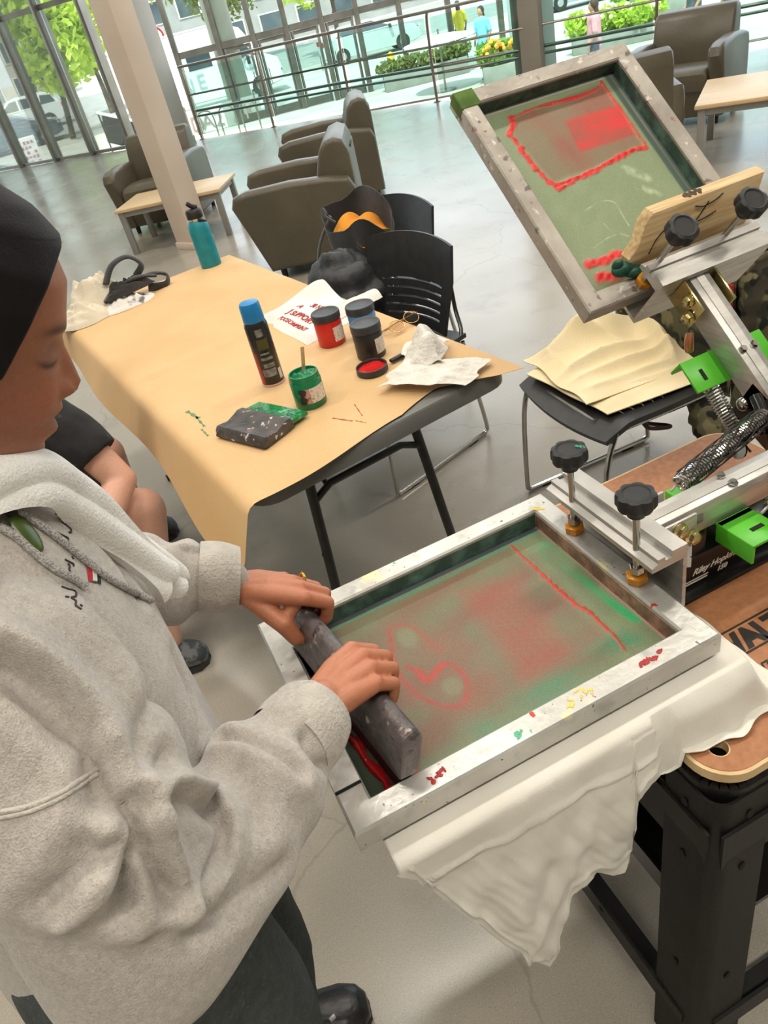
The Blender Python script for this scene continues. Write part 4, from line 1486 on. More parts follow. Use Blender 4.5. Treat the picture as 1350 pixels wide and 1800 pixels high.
obj('white_panel', curved_label(MB(), cp, 0.0323, A + 0.62, A + 1.0, 0.015, 0.045), pm('can_white', (214, 210, 206), (190, 186, 182), 60, 0.5), can)

# ink jars
INKRED = pm('red_ink', (216, 40, 36), (196, 28, 28), 12, 0.28)
INKGRN = pm('green_ink', (26, 134, 84), (16, 112, 68), 14, 0.25)
LIDB = pm('jar_lid', (50, 51, 53), (62, 63, 65), 40, 0.5, bump=0.05, bscale=600)
LBL = pm('paper_label', (226, 216, 206), (160, 148, 140), 160, 0.6, contrast=(0.55, 0.7))
PLBL = pm('blue_jar_label', (222, 214, 208), (196, 186, 180), 60, 0.5)
def jar(c, r, h, m, label, la, has_lid=True):
    c = V(*c)
    t = thing('ink_jar', label, 'jar', c, 0, 'screen printing ink jars')
    obj('body', MB().lathe([(r * 0.94, 0), (r, 0.004), (r, h * 0.74), (r * 0.96, h * 0.78), (r * 0.93, h * 0.80), (r * 0.93, h * 0.86)], 36, c), m, t)
    if has_lid:
        obj('lid', MB().lathe([(r * 1.02, h * 0.78), (r * 1.04, h * 0.79), (r * 1.04, h * 0.975), (r * 1.0, h), (r * 0.9, h * 1.0), (r * 0.87, h * 0.99), (r * 0.3, h * 0.985)], 40, c), LIDB, t)
    obj('paper_label', curved_label(MB(), c, r * 1.012, la - 0.55, la + 0.6, h * 0.16, h * 0.60, 14), LBL, t)
    return t
JR, JH = 0.041, 0.098
jar((0.556, 2.015, TZ), JR, JH, INKRED, 'red ink jar with black lid on the kraft paper', -1.05)
jar((0.607, 1.833, TZ), JR, JH, pm('black_ink', (30, 30, 31), (40, 40, 41), 12, 0.4), 'black ink jar with black lid and pale sticker', -0.95)
jb_ = jar((0.650, 1.975, TZ), JR, JH, pm('blue_ink', (92, 150, 206), (76, 134, 192), 8, 0.35), 'blue ink jar with black lid behind the black jar', -0.6)
c = V(0.650, 1.975, TZ)
obj('front_label', curved_label(MB(), c, JR * 1.010, -2.5, -1.0, JH * 0.10, JH * 0.58, 14), PLBL, jb_)
obj('label_script', curved_label(MB(), c, JR * 1.02, -2.35, -1.3, JH * 0.42, JH * 0.53, 12), INKRED, jb_)
obj('label_photo', curved_label(MB(), c, JR * 1.02, -2.15, -1.15, JH * 0.18, JH * 0.36, 12), pm('label_photo', (60, 50, 48), (150, 120, 110), 60, 0.5), jb_)
gp = V(0.372, 1.695, TZ)
gj = thing('ink_jar', 'open green ink jar with a stirring stick', 'jar', gp, 0, 'screen printing ink jars')
GJR, GJH = 0.041, 0.088
obj('body', MB().lathe([(GJR * 0.94, 0), (GJR, 0.004), (GJR, GJH * 0.78), (GJR * 0.95, GJH * 0.82), (GJR * 0.97, GJH * 0.86), (GJR * 0.93, GJH * 0.90), (GJR * 0.95, GJH * 0.94), (GJR * 0.92, GJH), (GJR * 0.85, GJH), (GJR * 0.84, GJH * 0.80), (0.005, GJH * 0.78)], 40, gp), INKGRN, gj)
G = np.zeros((16, 26, 3))
for i in range(16):
    for j in range(26):
        a = 2 * math.pi * j / 25; u = i / 15
        G[i, j] = gp + V(GJR * 0.86 * u * math.cos(a), GJR * 0.86 * u * math.sin(a), GJH * 0.93 + 0.012 * fbm(V(u * math.cos(a), u * math.sin(a), 0), 5, 2) * (1 - u * 0.5) + 0.012 * math.exp(-((u * math.cos(a) + 0.5) ** 2 + (u * math.sin(a) - 0.2) ** 2) * 12))
obj('ink_surface', MB().sheet(G[:, ::-1]), INKGRN, gj, sharp=90)
obj('stick', MB().box(gp + V(0.012, 0.012, GJH + 0.022), (0.011, 0.003, 0.075), rotm((0, 1, 0), 0.22) @ rz(0.4), 0.001), pm('stick_wood', (214, 186, 140), (190, 150, 100), 60, 0.7), gj)
la = -1.5
gl_ = MB(); curved_label(gl_, gp, GJR * 1.012, la - 0.25, la + 0.95, GJH * 0.20, GJH * 0.66, 14)
obj('paper_label', gl_, LBL, gj)
obj('label_photo', curved_label(MB(), gp, GJR * 1.012, la - 0.95, la - 0.27, GJH * 0.20, GJH * 0.66, 10), pm('label_photo_b', (210, 150, 140), (60, 46, 44), 50, 0.5, contrast=(0.45, 0.55)), gj)

# loose lid with red ink
lp_ = V(0.566, 1.735, TZ)
jl = thing('jar_lid', 'upturned black jar lid full of red ink', 'jar lid', lp_)
obj('rim', MB().lathe([(0.040, 0), (0.043, 0.002), (0.043, 0.018), (0.041, 0.019), (0.040, 0.018), (0.040, 0.006), (0.002, 0.005)], 40, lp_), LIDB, jl)
G = np.zeros((12, 30, 3))
for i in range(12):
    for j in range(30):
        a = 2 * math.pi * j / 29; u = i / 11
        G[i, j] = lp_ + V(0.0395 * u * math.cos(a), 0.0395 * u * math.sin(a), 0.0085 + 0.003 * abs(fbm(V(u * math.cos(a), u * math.sin(a), 0), 4, 6)))
obj('ink', MB().sheet(G[:, ::-1]), INKRED, jl, sharp=90)

# small squeegee lying down
sqc = V(0.222, 1.664, TZ)
ax = nrm(V(0.085, -0.158, 0)); ay = nrm(V(0.158, 0.085, 0))
sq = thing('small_squeegee', 'small squeegee with paint-stained handle and green blade lying on kraft paper', 'squeegee', sqc)
STAIN = pm('stained_handle', (52, 48, 48), (88, 82, 80), 28, 0.45, bump=0.3, bscale=60, spots=[(60, 0.62, 0.66, (206, 202, 198)), (45, 0.68, 0.72, (190, 110, 96))])
prof = [(-0.075, 0.006), (-0.072, 0.020), (-0.062, 0.030), (-0.045, 0.028), (-0.025, 0.024), (-0.008, 0.028), (0.012, 0.034), (0.028, 0.032), (0.034, 0.020), (0.034, 0.004), (0.0, 0.0), (-0.06, 0.0)]
Rq = np.stack([ay, -ax, V(0, 0, 1)], 1)
obj('handle', bprism(prof, -0.09, 0.09, 0.004).xf(Rq, sqc), STAIN, sq)
bl_ = bprism([(0.028, 0.012), (0.085, 0.007), (0.088, 0.011), (0.086, 0.017), (0.028, 0.024)], -0.088, 0.088, 0.001).xf(Rq, sqc)
bo_ = obj('blade', bl_, pm('green_blade', (30, 142, 82), (20, 118, 66), 22, 0.2, bump=0.4, bscale=50, spots=[(30, 0.60, 0.70, (110, 196, 130))]), sq)
ib = MB()
for k in range(9):
    p = sqc + Rq @ V(0.048 + 0.006 * math.sin(k * 2.0), -0.075 + k * 0.018, 0.021)
    ib.ball(p, (0.007, 0.010, 0.0035), Rq, 8, 6)
obj('ink_smears', ib, INKGRN, bo_)

# printed T-shirt on the table
tsh = thing('printed_tshirt', 'crumpled white T-shirt with red lettering on the table', 't-shirt', (0.60, 2.30, TZ))
def tee_pt(u, v):
    A_, B_, C_, D_ = V(0.44, 2.44, 0), V(0.49, 2.06, 0), V(0.70, 2.13, 0), V(0.72, 2.52, 0)
    p = A_ * (1 - u) * (1 - v) + B_ * u * (1 - v) + C_ * u * v + D_ * (1 - u) * v
    e = min(u, 1 - u, v, 1 - v)
    z = 0.010 * min(1, e * 9) + 0.014 * abs(fbm(V(p[0] * 1.6, p[1], 0), 9, 14)) * min(1, e * 5) + 0.03 * math.exp(-((u - 0.05) / 0.2) ** 2 - ((v - 0.85) / 0.25) ** 2)
    p = p + V(0.012 * math.sin(v * 9), 0.012 * math.sin(u * 8 + 1), 0) * (1 - min(1, e * 6))
    return p + V(0, 0, TZ + z)
G = np.array([[tee_pt(i / 35, j / 35) for j in range(36)] for i in range(36)])
tee_body = obj('shirt_body', MB().sheet(G, 0.003), WHITEC, tsh, sharp=80)
G = np.zeros((20, 14, 3))
for i in range(20):
    for j in range(14):
        u, v = i / 19, j / 13
        p = V(0.63 + 0.18 * u, 2.20 + 0.05 * u + (v - 0.5) * (0.12 - 0.03 * u), 0)
        G[i, j] = p + V(0, 0, TZ + 0.008 + 0.022 * math.sin(math.pi * v) * (1 - 0.3 * u) + 0.006 * fbm(p, 20, 9))
obj('sleeve', MB().sheet(G[:, ::-1], 0.003), WHITEC, tsh, sharp=80)
REDT = pm('red_textile_ink', (186, 32, 36), (166, 26, 32), 30, 0.7)
def bvh_of(o):
    off = Vector(BASE.get(o.name, np.zeros(3)))
    return BVHTree.FromPolygons([v.co + off for v in o.data.vertices], [tuple(p.vertices) for p in o.data.polygons])
bvT = bvh_of(tee_body)
def lay_text(body, org, ex, size, bvh, m, parent, name, shear=0.0, bold=0.0, spacing=1.0):
    vs, fs = text_mesh(body, size, bold=bold, shear=shear, spacing=spacing)
    ex = nrm(ex); ey = np.cross((0, 0, 1), ex)
    P = np.asarray(org) + vs[:, :1] * ex + vs[:, 1:2] * ey
    for i in range(len(P)):
        h = bvh.ray_cast(Vector((P[i, 0], P[i, 1], 2.0)), Vector((0, 0, -1)))
        P[i, 2] = (h[0].z if h[0] is not None else TZ + 0.012) + 0.0012
    return obj(name, MB().add(P, fs), m, parent, sharp=None)
tx = nrm(V(0.16, -0.98, 0))
lay_text('FOOSOMPRINT', V(0.483, 2.335, 0), tx, 0.0270, bvT, REDT, tsh, 'print_line', bold=0.0008)
lay_text('J SUPPORT', V(0.522, 2.350, 0), tx, 0.0350, bvT, REDT, tsh, 'print_line', bold=0.0012)
lay_text('30 NINN', V(0.602, 2.345, 0), tx, 0.030, bvT, REDT, tsh, 'print_line', bold=0.001)
lay_text('A', V(0.563, 2.36, 0), tx, 0.030, bvT, REDT, tsh, 'print_line', bold=0.001)

# eyeglasses
GOLD = pm('gold_wire', (196, 150, 84), (160, 112, 60), 30, 0.25, 0.9)
egc = V(0.757, 1.925, TZ)
eg = thing('eyeglasses', 'gold wire eyeglasses lying folded on the kraft paper', 'glasses', egc)
ga = nrm(V(0.09, 0.035, 0)); gb_ = V(-ga[1], ga[0], 0)
LENS = glass_mat('lens_glass', (244, 232, 226), 0.12)
for s in (-1, 1):
    cc = egc + ga * 0.032 * s + V(0, 0, 0.020)
    ring = [cc + ga * 0.026 * math.cos(a) + (V(0, 0, 0.55) + gb_ * 0.83) * 0.021 * math.sin(a) for a in np.linspace(0, 6.283, 28, endpoint=False)]
    ro = obj('rim', MB().tube(ring, 0.0013, 6, closed=True), GOLD, eg)
    n_ = nrm(np.cross(ga, V(0, 0, 0.55) + gb_ * 0.83))
    m_ = MB()
    m_.add([cc] + [cc + (r_ - cc) * 0.97 for r_ in ring], [(0, 1 + k, 1 + (k + 1) % 28) for k in range(28)])
    obj('lens', m_, LENS, ro, sharp=None)
    obj('temple', MB().tube(smooth_path([cc + ga * 0.028 * s + V(0, 0, 0.006), cc + ga * 0.030 * s + gb_ * 0.02 + V(0, 0, -0.004), cc + gb_ * 0.045 - ga * 0.05 * s + V(0, 0, -0.014), cc + gb_ * 0.05 - ga * 0.08 * s + V(0, 0, -0.018)], 6), 0.0014, 6), GOLD, eg)
obj('bridge', MB().tube(smooth_path([egc - ga * 0.007 + V(0, 0, 0.022), egc + V(0, 0, 0.027), egc + ga * 0.007 + V(0, 0, 0.022)], 5), 0.0014, 6), GOLD, eg)

# paper towel
TOW = pm('paper_towel', (240, 236, 228), (228, 222, 212), 20, 0.95, bump=0.5, bscale=110)
tw = thing('paper_towel', 'crumpled white paper towel near the table edge', 'paper towel', (0.68, 1.60, TZ))
def towel(corners, amp, seed, lift, n=34):
    A_, B_, C_, D_ = [V(*p, 0) for p in corners]
    G = np.zeros((n, n, 3))
    for i in range(n):
        for j in range(n):
            u, v = i / (n - 1), j / (n - 1)
            p = A_ * (1 - u) * (1 - v) + B_ * u * (1 - v) + C_ * u * v + D_ * (1 - u) * v
            e = min(u, 1 - u, v, 1 - v)
            q = p + V(0, 0, 0)
            # sharp-edged creases
            cz = abs(fbm(q, 22, seed, 3)) * amp + abs(fbm(q, 60, seed + 3, 2)) * amp * 0.25
            G[i, j] = p + V(0, 0, TZ + 0.002 + cz * (0.5 + 0.5 * min(1, e * 6)) + lift(u, v)) + V(0.010 * math.sin(v * 11 + seed), 0.010 * math.sin(u * 9), 0) * (1 - min(1, e * 6))
    return MB().sheet(G, 0.0012)
obj('flat_strip', towel(((0.53, 1.60), (0.70, 1.44), (0.81, 1.52), (0.62, 1.68)), 0.018, 5, lambda u, v: 0.012 * math.sin(math.pi * u) + 0.012), TOW, tw, sharp=50)
obj('crumpled_top', towel(((0.60, 1.62), (0.70, 1.56), (0.78, 1.70), (0.69, 1.78)), 0.03, 9, lambda u, v: 0.065 * math.exp(-((u - 0.55) / 0.3) ** 2 - ((v - 0.55) / 0.4) ** 2) + 0.012), TOW, tw, sharp=50)
kn = obj('putty_knife', MB().box((0.648, 1.742, TZ + 0.008), (0.055, 0.016, 0.010), rz(0.25), 0.004).box((0.680, 1.750, TZ + 0.006), (0.03, 0.020, 0.003), rz(0.25), 0.001), BLKP, base=(0.648, 1.742, TZ))
tag(kn, 'small black tool poking out beside the red ink lid', 'tool')

# ink marks on the kraft paper
RMARK = pm('red_ink_mark', (190, 70, 50), (200, 96, 66), 90, 0.8)
GMARK = pm('green_ink_mark', (120, 150, 110), (96, 132, 98), 90, 0.8)
def mark(name, strokes, m, label):
    mb = MB()
    bs = strokes[0][0]
    for a, b, w in strokes:
        a = V(*a, 0); b = V(*b, 0)
        d = nrm(b - a); p = V(-d[1], d[0], 0)
        L_ = np.linalg.norm(b - a)
        G = np.array([[a + (b - a) * t + p * w * (s - 0.5) * (1 + 0.6 * math.sin(t * 13 + 1)) + V(0, 0, TH + 0.0022) for s in (0, 1)] for t in np.linspace(0, 1, 9)])
        mb.sheet(G[:, ::-1], 0.0004)
    tag(obj(name, mb, m, base=(*bs, TH)), label, 'ink mark')
mark('ink_mark', [((0.385, 1.576), (0.418, 1.525), 0.003), ((0.425, 1.52), (0.440, 1.49), 0.002)], RMARK, 'thin red ink dashes on the kraft paper near the table edge')
mark('ink_mark', [((0.455, 1.60), (0.447, 1.53), 0.002)], RMARK, 'thin straight red ink scratch right of the green jar')
mark('ink_mark', [((0.081, 1.93), (0.100, 1.86), 0.008), ((0.095, 1.875), (0.102, 1.80), 0.005), ((0.092, 1.79), (0.098, 1.74), 0.004)], GMARK, 'faint green smudge on the kraft paper at the left edge')
# ---------------------------------------------------------------- printing press on its stand
BLKM = pm('black_powder_coat', (20, 19, 18), (28, 26, 24), 20, 0.5, 0.0, bump=0.08, bscale=300, spec=0.3)
BLKG = pm('black_gloss', (13, 13, 13), (19, 19, 19), 10, 0.25)
ALU = pm('brushed_aluminium', (206, 203, 198), (184, 181, 176), 14, 0.40, 0.75, stretch=(1, 1, 8), bump=0.04, bscale=120)
ALUF = pm('screen_frame_aluminium', (212, 210, 205), (188, 186, 180), 12, 0.36, 0.55, bump=0.08, bscale=90,
          spots=[(26, 0.58, 0.80, (150, 150, 146)), (38, 0.70, 0.72, (196, 70, 60)), (44, 0.70, 0.73, (90, 160, 130)), (14, 0.68, 0.76, (236, 224, 170)), (150, 0.69, 0.73, (96, 92, 90)), (9, 0.66, 0.76, (208, 176, 170))])
ALUD = pm('dirty_frame_aluminium', (186, 178, 168), (160, 152, 142), 12, 0.5, 0.35, bump=0.15, bscale=80,
          spots=[(34, 0.62, 0.68, (112, 104, 96)), (26, 0.70, 0.73, (150, 90, 90)), (52, 0.64, 0.70, (210, 204, 196))])
MDF = pm('brown_board', (178, 122, 82), (164, 108, 70), 90, 0.55, detail=2)
MDFC = pm('board_core', (226, 196, 150), (214, 182, 136), 40, 0.7)
GREEN = pm('green_powder_coat', (92, 196, 48), (84, 184, 42), 20, 0.35)
ZINC = pm('zinc_yellow', (214, 198, 140), (190, 176, 130), 30, 0.2, 1.0)
AMBER = pm('amber_plastic', (206, 140, 40), (186, 116, 26), 20, 0.25)

BX0, BX1, BY0, BY1, BZ = 0.437, 1.03, 0.380, 0.985, 0.70
stand = thing('press_stand', 'black steel tool stand with brown board top carrying the press', 'stand', (0.73, 0.68, 0))
bw, bd_ = BX1 - BX0, BY1 - BY0
bc = V((BX0 + BX1) / 2, (BY0 + BY1) / 2, 0)
hole = V(0.479, 0.426, 0)
def board(z0, z1, inset, r, hr):
    """rounded board with a real hole near its front corner"""
    bm = bmesh.new()
    out = [bc[:2] + np.array(p) for p in rrect(bw - 2 * inset, bd_ - 2 * inset, r, 8)]
    hp = [hole[:2] + hr * np.array([math.cos(a), math.sin(a)]) for a in np.linspace(0, 6.283, 20, endpoint=False)]
    ev = []
    for loop in (out, hp):
        vs_ = [bm.verts.new((p[0], p[1], z1)) for p in loop]
        for k in range(len(vs_)):
            ev.append(bm.edges.new((vs_[k], vs_[(k + 1) % len(vs_)])))
    bmesh.ops.triangle_fill(bm, use_beauty=True, edges=ev)
    fs_ = list(bm.faces)
    r_ = bmesh.ops.extrude_face_region(bm, geom=fs_)
    for v in [e for e in r_['geom'] if isinstance(e, bmesh.types.BMVert)]:
        v.co.z = z0
    bmesh.ops.recalc_face_normals(bm, faces=bm.faces)
    bm.verts.index_update()
    mb = MB().add([v.co[:] for v in bm.verts], [[v.index for v in f.verts] for f in bm.faces])
    bm.free()
    return mb
obj('board_core', board(BZ - 0.018, BZ - 0.0012, 0.0, 0.055, 0.0125), MDFC, stand, sharp=30)
obj('board_face', board(BZ - 0.0012, BZ, 0.005, 0.051, 0.0145), MDF, stand, sharp=30)
tp = MB()
prt = rrect(bw + 0.004, bd_ + 0.004, 0.05, 6)
z0, z1 = 0.60, BZ - 0.03
for a, b in zip(prt, prt[1:] + prt[:1]):
    p, q = bc + V(*a, 0), bc + V(*b, 0)
    n_ = nrm(np.cross(q - p, (0, 0, 1))) * -0.012
    tp.add([p + V(0, 0, z0), q + V(0, 0, z0), q + V(0, 0, z1), p + V(0, 0, z1), p + n_ + V(0, 0, z0), q + n_ + V(0, 0, z0), q + n_ + V(0, 0, z1), p + n_ + V(0, 0, z1)],
           [(0, 1, 2, 3), (7, 6, 5, 4), (3, 2, 6, 7), (4, 5, 1, 0)])
obj('top_frame', tp, BLKM, stand, sharp=30)
cush = MB()
cush.box(bc + V(0, -bd_ / 2 + 0.03, BZ - 0.027), (bw - 0.13, 0.03, 0.016), b=0.004)
cush.box(bc + V(-bw / 2 + 0.03, 0, BZ - 0.027), (0.03, bd_ - 0.13, 0.016), b=0.004)
obj('cushion_strip', cush, pm('rubber_strip', (44, 40, 40), (36, 33, 33), 12, 0.7), stand)
HOLE = pm('bolt_hole', (14, 13, 12), (20, 19, 18), 10, 0.8)
for sx, sy in ((-1, -1), (1, -1), (-1, 1), (1, 1)):
    top = bc + V(sx * (bw / 2 + 0.004), sy * (bd_ / 2 + 0.004), 0)
    bot = top + V(sx * 0.068, sy * 0.062, 0)
    w = 0.092
    lg = MB()
    T, B_ = top + V(0, 0, BZ - 0.045), bot
    # rounded corner sheet: two flanges meeting in a soft crease
    def prof(c):
        pts = [c + V(0, -sy * w, 0)]
        for a in np.linspace(0, math.pi / 2, 6):
            r_ = 0.028
            pts.append(c + V(-sx * r_ * (1 - math.sin(a)) * 1.0 if False else -sx * r_ * (1 - math.cos(a)), -sy * r_ * (1 - math.sin(a)), 0))
        pts.append(c + V(-sx * w, 0, 0))
        return pts
    G = np.array([prof(T), prof(T + (B_ - T) * 0.33), prof(T + (B_ - T) * 0.66), prof(B_)])
    if sx * sy < 0:
        G = G[:, ::-1]
    lo_ = obj('leg', lg.sheet(G, 0.004), BLKM, stand, sharp=50)
    for f, dy in ((0.06, 0.5), (0.22, 0.45), (0.62, 0.4)):
        p = T + (B_ - T) * f
        obj('bolt_hole', MB().ball(p + V(-sx * -0.001, -sy * w * (0.45 + 0.3 * dy), 0), (0.002, 0.006, 0.009), None, 10, 8), HOLE, lo_)
        obj('bolt_hole', MB().ball(p + V(-sx * w * (0.45 + 0.3 * dy), -sy * -0.001, 0), (0.006, 0.002, 0.009), None, 10, 8), HOLE, lo_)
    obj('foot', MB().lathe([(0.028, 0), (0.03, 0.004), (0.02, 0.02)], 14, (B_[0] - sx * 0.03, B_[1] - sy * 0.03, 0)), BLKP, lo_)
for sx in (-1, 1):
    x = bc[0] + sx * (bw / 2 + 0.058)
    rl = MB().box((x, bc[1], 0.11), (0.006, bd_ + 0.05, 0.055)).box((x - sx * 0.02, bc[1], 0.085), (0.045, bd_ + 0.05, 0.005))
    ro = obj('lower_rail', rl, BLKM, stand)
    for k in range(4):
        obj('bolt_hole', MB().ball((x + sx * 0.003, bc[1] - 0.12 + 0.07 * k, 0.115), (0.002, 0.007, 0.007), None, 10, 8), HOLE, ro)
    obj('side_rail', MB().box((bc[0] + sx * (bw / 2 + 0.012), bc[1], 0.555), (0.005, bd_, 0.10)), BLKM, stand)
for sy in (-1, 1):
    y = bc[1] + sy * (bd_ / 2 + 0.055)
    obj('lower_rail', MB().box((bc[0], y, 0.11), (bw + 0.05, 0.006, 0.055)).box((bc[0], y - sy * 0.02, 0.085), (bw + 0.05, 0.045, 0.005)), BLKM, stand)
    obj('front_rail' if sy < 0 else 'rear_rail', MB().box((bc[0], bc[1] + sy * (bd_ / 2 + 0.012), 0.565), (bw, 0.005, 0.08)), BLKM, stand)
obj('shelf', MB().box((bc[0], bc[1], 0.33), (bw + 0.02, bd_ + 0.02, 0.012)).box((bc[0] - bw / 2 - 0.012, bc[1], 0.35), (0.006, bd_ + 0.02, 0.05)), BLKG, stand)
obj('panel', MB().box((bc[0] - bw / 2 + 0.05, bc[1], 0.47), (0.005, bd_ - 0.08, 0.26)), BLKG, stand)
obj('screw_head', MB().ball((bc[0] - bw / 2 + 0.046, bc[1] - 0.12, 0.42), 0.009), CHROME, stand)
obj('wire', MB().tube(smooth_path([V(0.43, 0.66, 0.585), V(0.43, 0.58, 0.545), V(0.43, 0.53, 0.545), V(0.432, 0.45, 0.59)], 6), 0.0018, 6), CHROME, stand)
# lettering printed on the board
PRN = pm('board_print', (28, 25, 23), (36, 32, 29), 40, 0.6)
ltt = MB()
ex = nrm(V(1, 0.0, 0)); ey = V(0, 1, 0)
def board_text(body, x, y, size, **k):
    add_text(ltt, body, (x, y, BZ + 0.0006), ex, ey, size, **k)
board_text('DEWALT', 0.530, 0.5265, 0.047, bold=0.0028, spacing=0.95)
board_text('DW7350', 0.592, 0.484, 0.0185, bold=0.0005)
for y in (0.5665, 0.5205):
    ltt.box((0.63, y, BZ + 0.0006), (0.26, 0.0030, 0.0005))
obj('board_lettering', ltt, PRN, stand, sharp=None)

# press ----------------------------------------------------------
press = thing('screen_press', 'tabletop screen printing press with aluminium arms and green brackets', 'printing press', (0.9, 0.70, BZ))
bs = MB()
bs.box((0.86, 0.705, 0.735), (0.50, 0.09, 0.07), b=0.006)
bs.box((0.86, 0.705, 0.704), (0.50, 0.13, 0.008), b=0.002)
obj('base_beam', bs, BLKG, press)
pt = MB()
pt.box((0.655, 0.688, 0.808), (0.050, 0.05, 0.080), b=0.004)
pt.box((0.645, 0.675, 0.832), (0.075, 0.02, 0.032), b=0.006)
po_ = obj('registration_gate', pt, BLKG, press)
obj('gate_bolt', MB().lathe([(0.011, 0), (0.012, 0.006), (0.009, 0.012)], 6, (0.650, 0.662, 0.850), rotm((1, 0, 0), 0.9)), CHROME, po_)
tg = MB().box((0.614, 0.650, 0.800), (0.035, 0.002, 0.045), rz(-0.5), 0.0005)
obj('sticker', tg, pm('white_sticker', (232, 230, 226), (60, 58, 56), 220, 0.5, contrast=(0.6, 0.68)), press)
obj('badge', MB().lathe([(0.014, 0), (0.014, 0.001)], 24, (0.745, 0.6595, 0.752), rotm((1, 0, 0), math.pi / 2)), pm('white_badge', (230, 228, 226), (214, 212, 210), 30, 0.5), press)
lg_ = MB()
add_text(lg_, 'Riley Hopkins', (0.650, 0.6592, 0.733), (1, 0, 0), (0, 0, 1), 0.0170, extrude=0.0002, shear=0.45, bold=0.0003, spacing=0.95)
add_text(lg_, '150', (0.700, 0.6592, 0.716), (1, 0, 0), (0, 0, 1), 0.0135, extrude=0.0002, shear=0.3, bold=0.0005)
lg_.box((0.655, 0.6594, 0.7235), (0.055, 0.0006, 0.0016)).box((0.650, 0.6594, 0.7185), (0.062, 0.0006, 0.0028))
lg_.box((0.66, 0.6594, 0.7065), (0.10, 0.0006, 0.0022))
obj('press_lettering', lg_, pm('white_print', (236, 226, 216), (226, 216, 206), 30, 0.5), press, sharp=None)
lc = MB().box((0.80, 0.830, 0.722), (0.085, 0.002, 0.050), rz(0.15) @ rotm((1, 0, 0), -0.5), 0.0005)
lco = obj('label_card', lc, pm('label_card', (242, 240, 236), (230, 228, 224), 20, 0.6), press)
ls_ = MB()
for pts in ([(-0.03, -0.012), (-0.02, 0.004), (-0.008, 0.004), (-0.012, -0.008)], [(-0.004, -0.014), (0.004, 0.006), (0.016, 0.008)], [(0.006, -0.014), (0.014, -0.002), (0.026, 0.002)]):
    ls_.tube(smooth_path([V(0.80, 0.830, 0.722) + rz(0.15) @ rotm((1, 0, 0), -0.5) @ V(a_, -0.0015, b_) for a_, b_ in pts], 5), 0.0012, 5)
obj('label_marks', ls_, PRN, lco)
hb = MB()
hb.lathe([(0.055, 0.76), (0.055, 0.79), (0.035, 0.80), (0.035, 0.98), (0.03, 0.985)], 28, (0.965, 0.70, 0))
obj('hub_post', hb, BLKG, press)
plt = thing  # (keeps the helper name free)
pal = MB().box((0.305, 0.672, 0.765), (0.50, 0.415, 0.018), b=0.006)
obj('platen', pal, pm('platen_board', (196, 160, 116), (180, 144, 100), 20, 0.6), press)
obj('platen_arm', MB().box((0.50, 0.70, 0.745), (0.46, 0.05, 0.022), b=0.002), BLKG, press)

def spring(a, b, R, wire, pitch, n=9):
    a = V(*a); b = V(*b)
    L_ = np.linalg.norm(b - a)
    F = frame_z(b - a)
    turns = L_ / pitch
    N_ = int(turns * n)
    t_ = np.linspace(0, 1, N_)
    an = t_ * turns * 2 * math.pi
    P = a + (F @ np.stack([R * np.cos(an), R * np.sin(an), t_ * L_])).T
    return MB().tube(P, wire, 5)

def hexa(mb, c, r, h, F=np.eye(3)):
    return mb.lathe([(r * 0.9, 0), (r, 0.001), (r, h - 0.001), (r * 0.9, h)], 6, c, F)

def knob(c, F, paint=None):
    prof2 = []
    n_ = 64
    mb = MB()
    rings = []
    for rs, z in ((0.45, -0.022), (0.55, -0.012), (0.90, -0.008), (1.0, -0.003), (1.0, 0.008), (0.95, 0.013), (0.72, 0.0155), (0.66, 0.0150), (0.62, 0.0135), (0.0, 0.0135)):
        ring = []
        for k in range(n_):
            a = 2 * math.pi * k / n_
            lob = 1 - 0.10 * (0.5 - 0.5 * math.cos(8 * a)) ** 2.0 if rs > 0.8 else 1.0
            ring.append((0.0275 * max(rs, 0.001) * lob * math.cos(a), 0.0275 * max(rs, 0.001) * lob * math.sin(a), z))
        rings.append(ring)
    vs_ = np.array(rings).reshape(-1, 3)
    fs_ = [tuple(range(n_ - 1, -1, -1))]
    for i in range(len(rings) - 1):
        for k in range(n_):
            k2 = (k + 1) % n_
            fs_.append((i * n_ + k, i * n_ + k2, (i + 1) * n_ + k2, (i + 1) * n_ + k))
    return MB().add(vs_ @ F.T + c, fs_)
GREEN_INK = pm('green_ink_spot', (40, 150, 110), (30, 130, 92), 60, 0.4)
KNOB = pm('knob_plastic', (30, 30, 31), (40, 40, 41), 60, 0.55, bump=0.05, bscale=400)

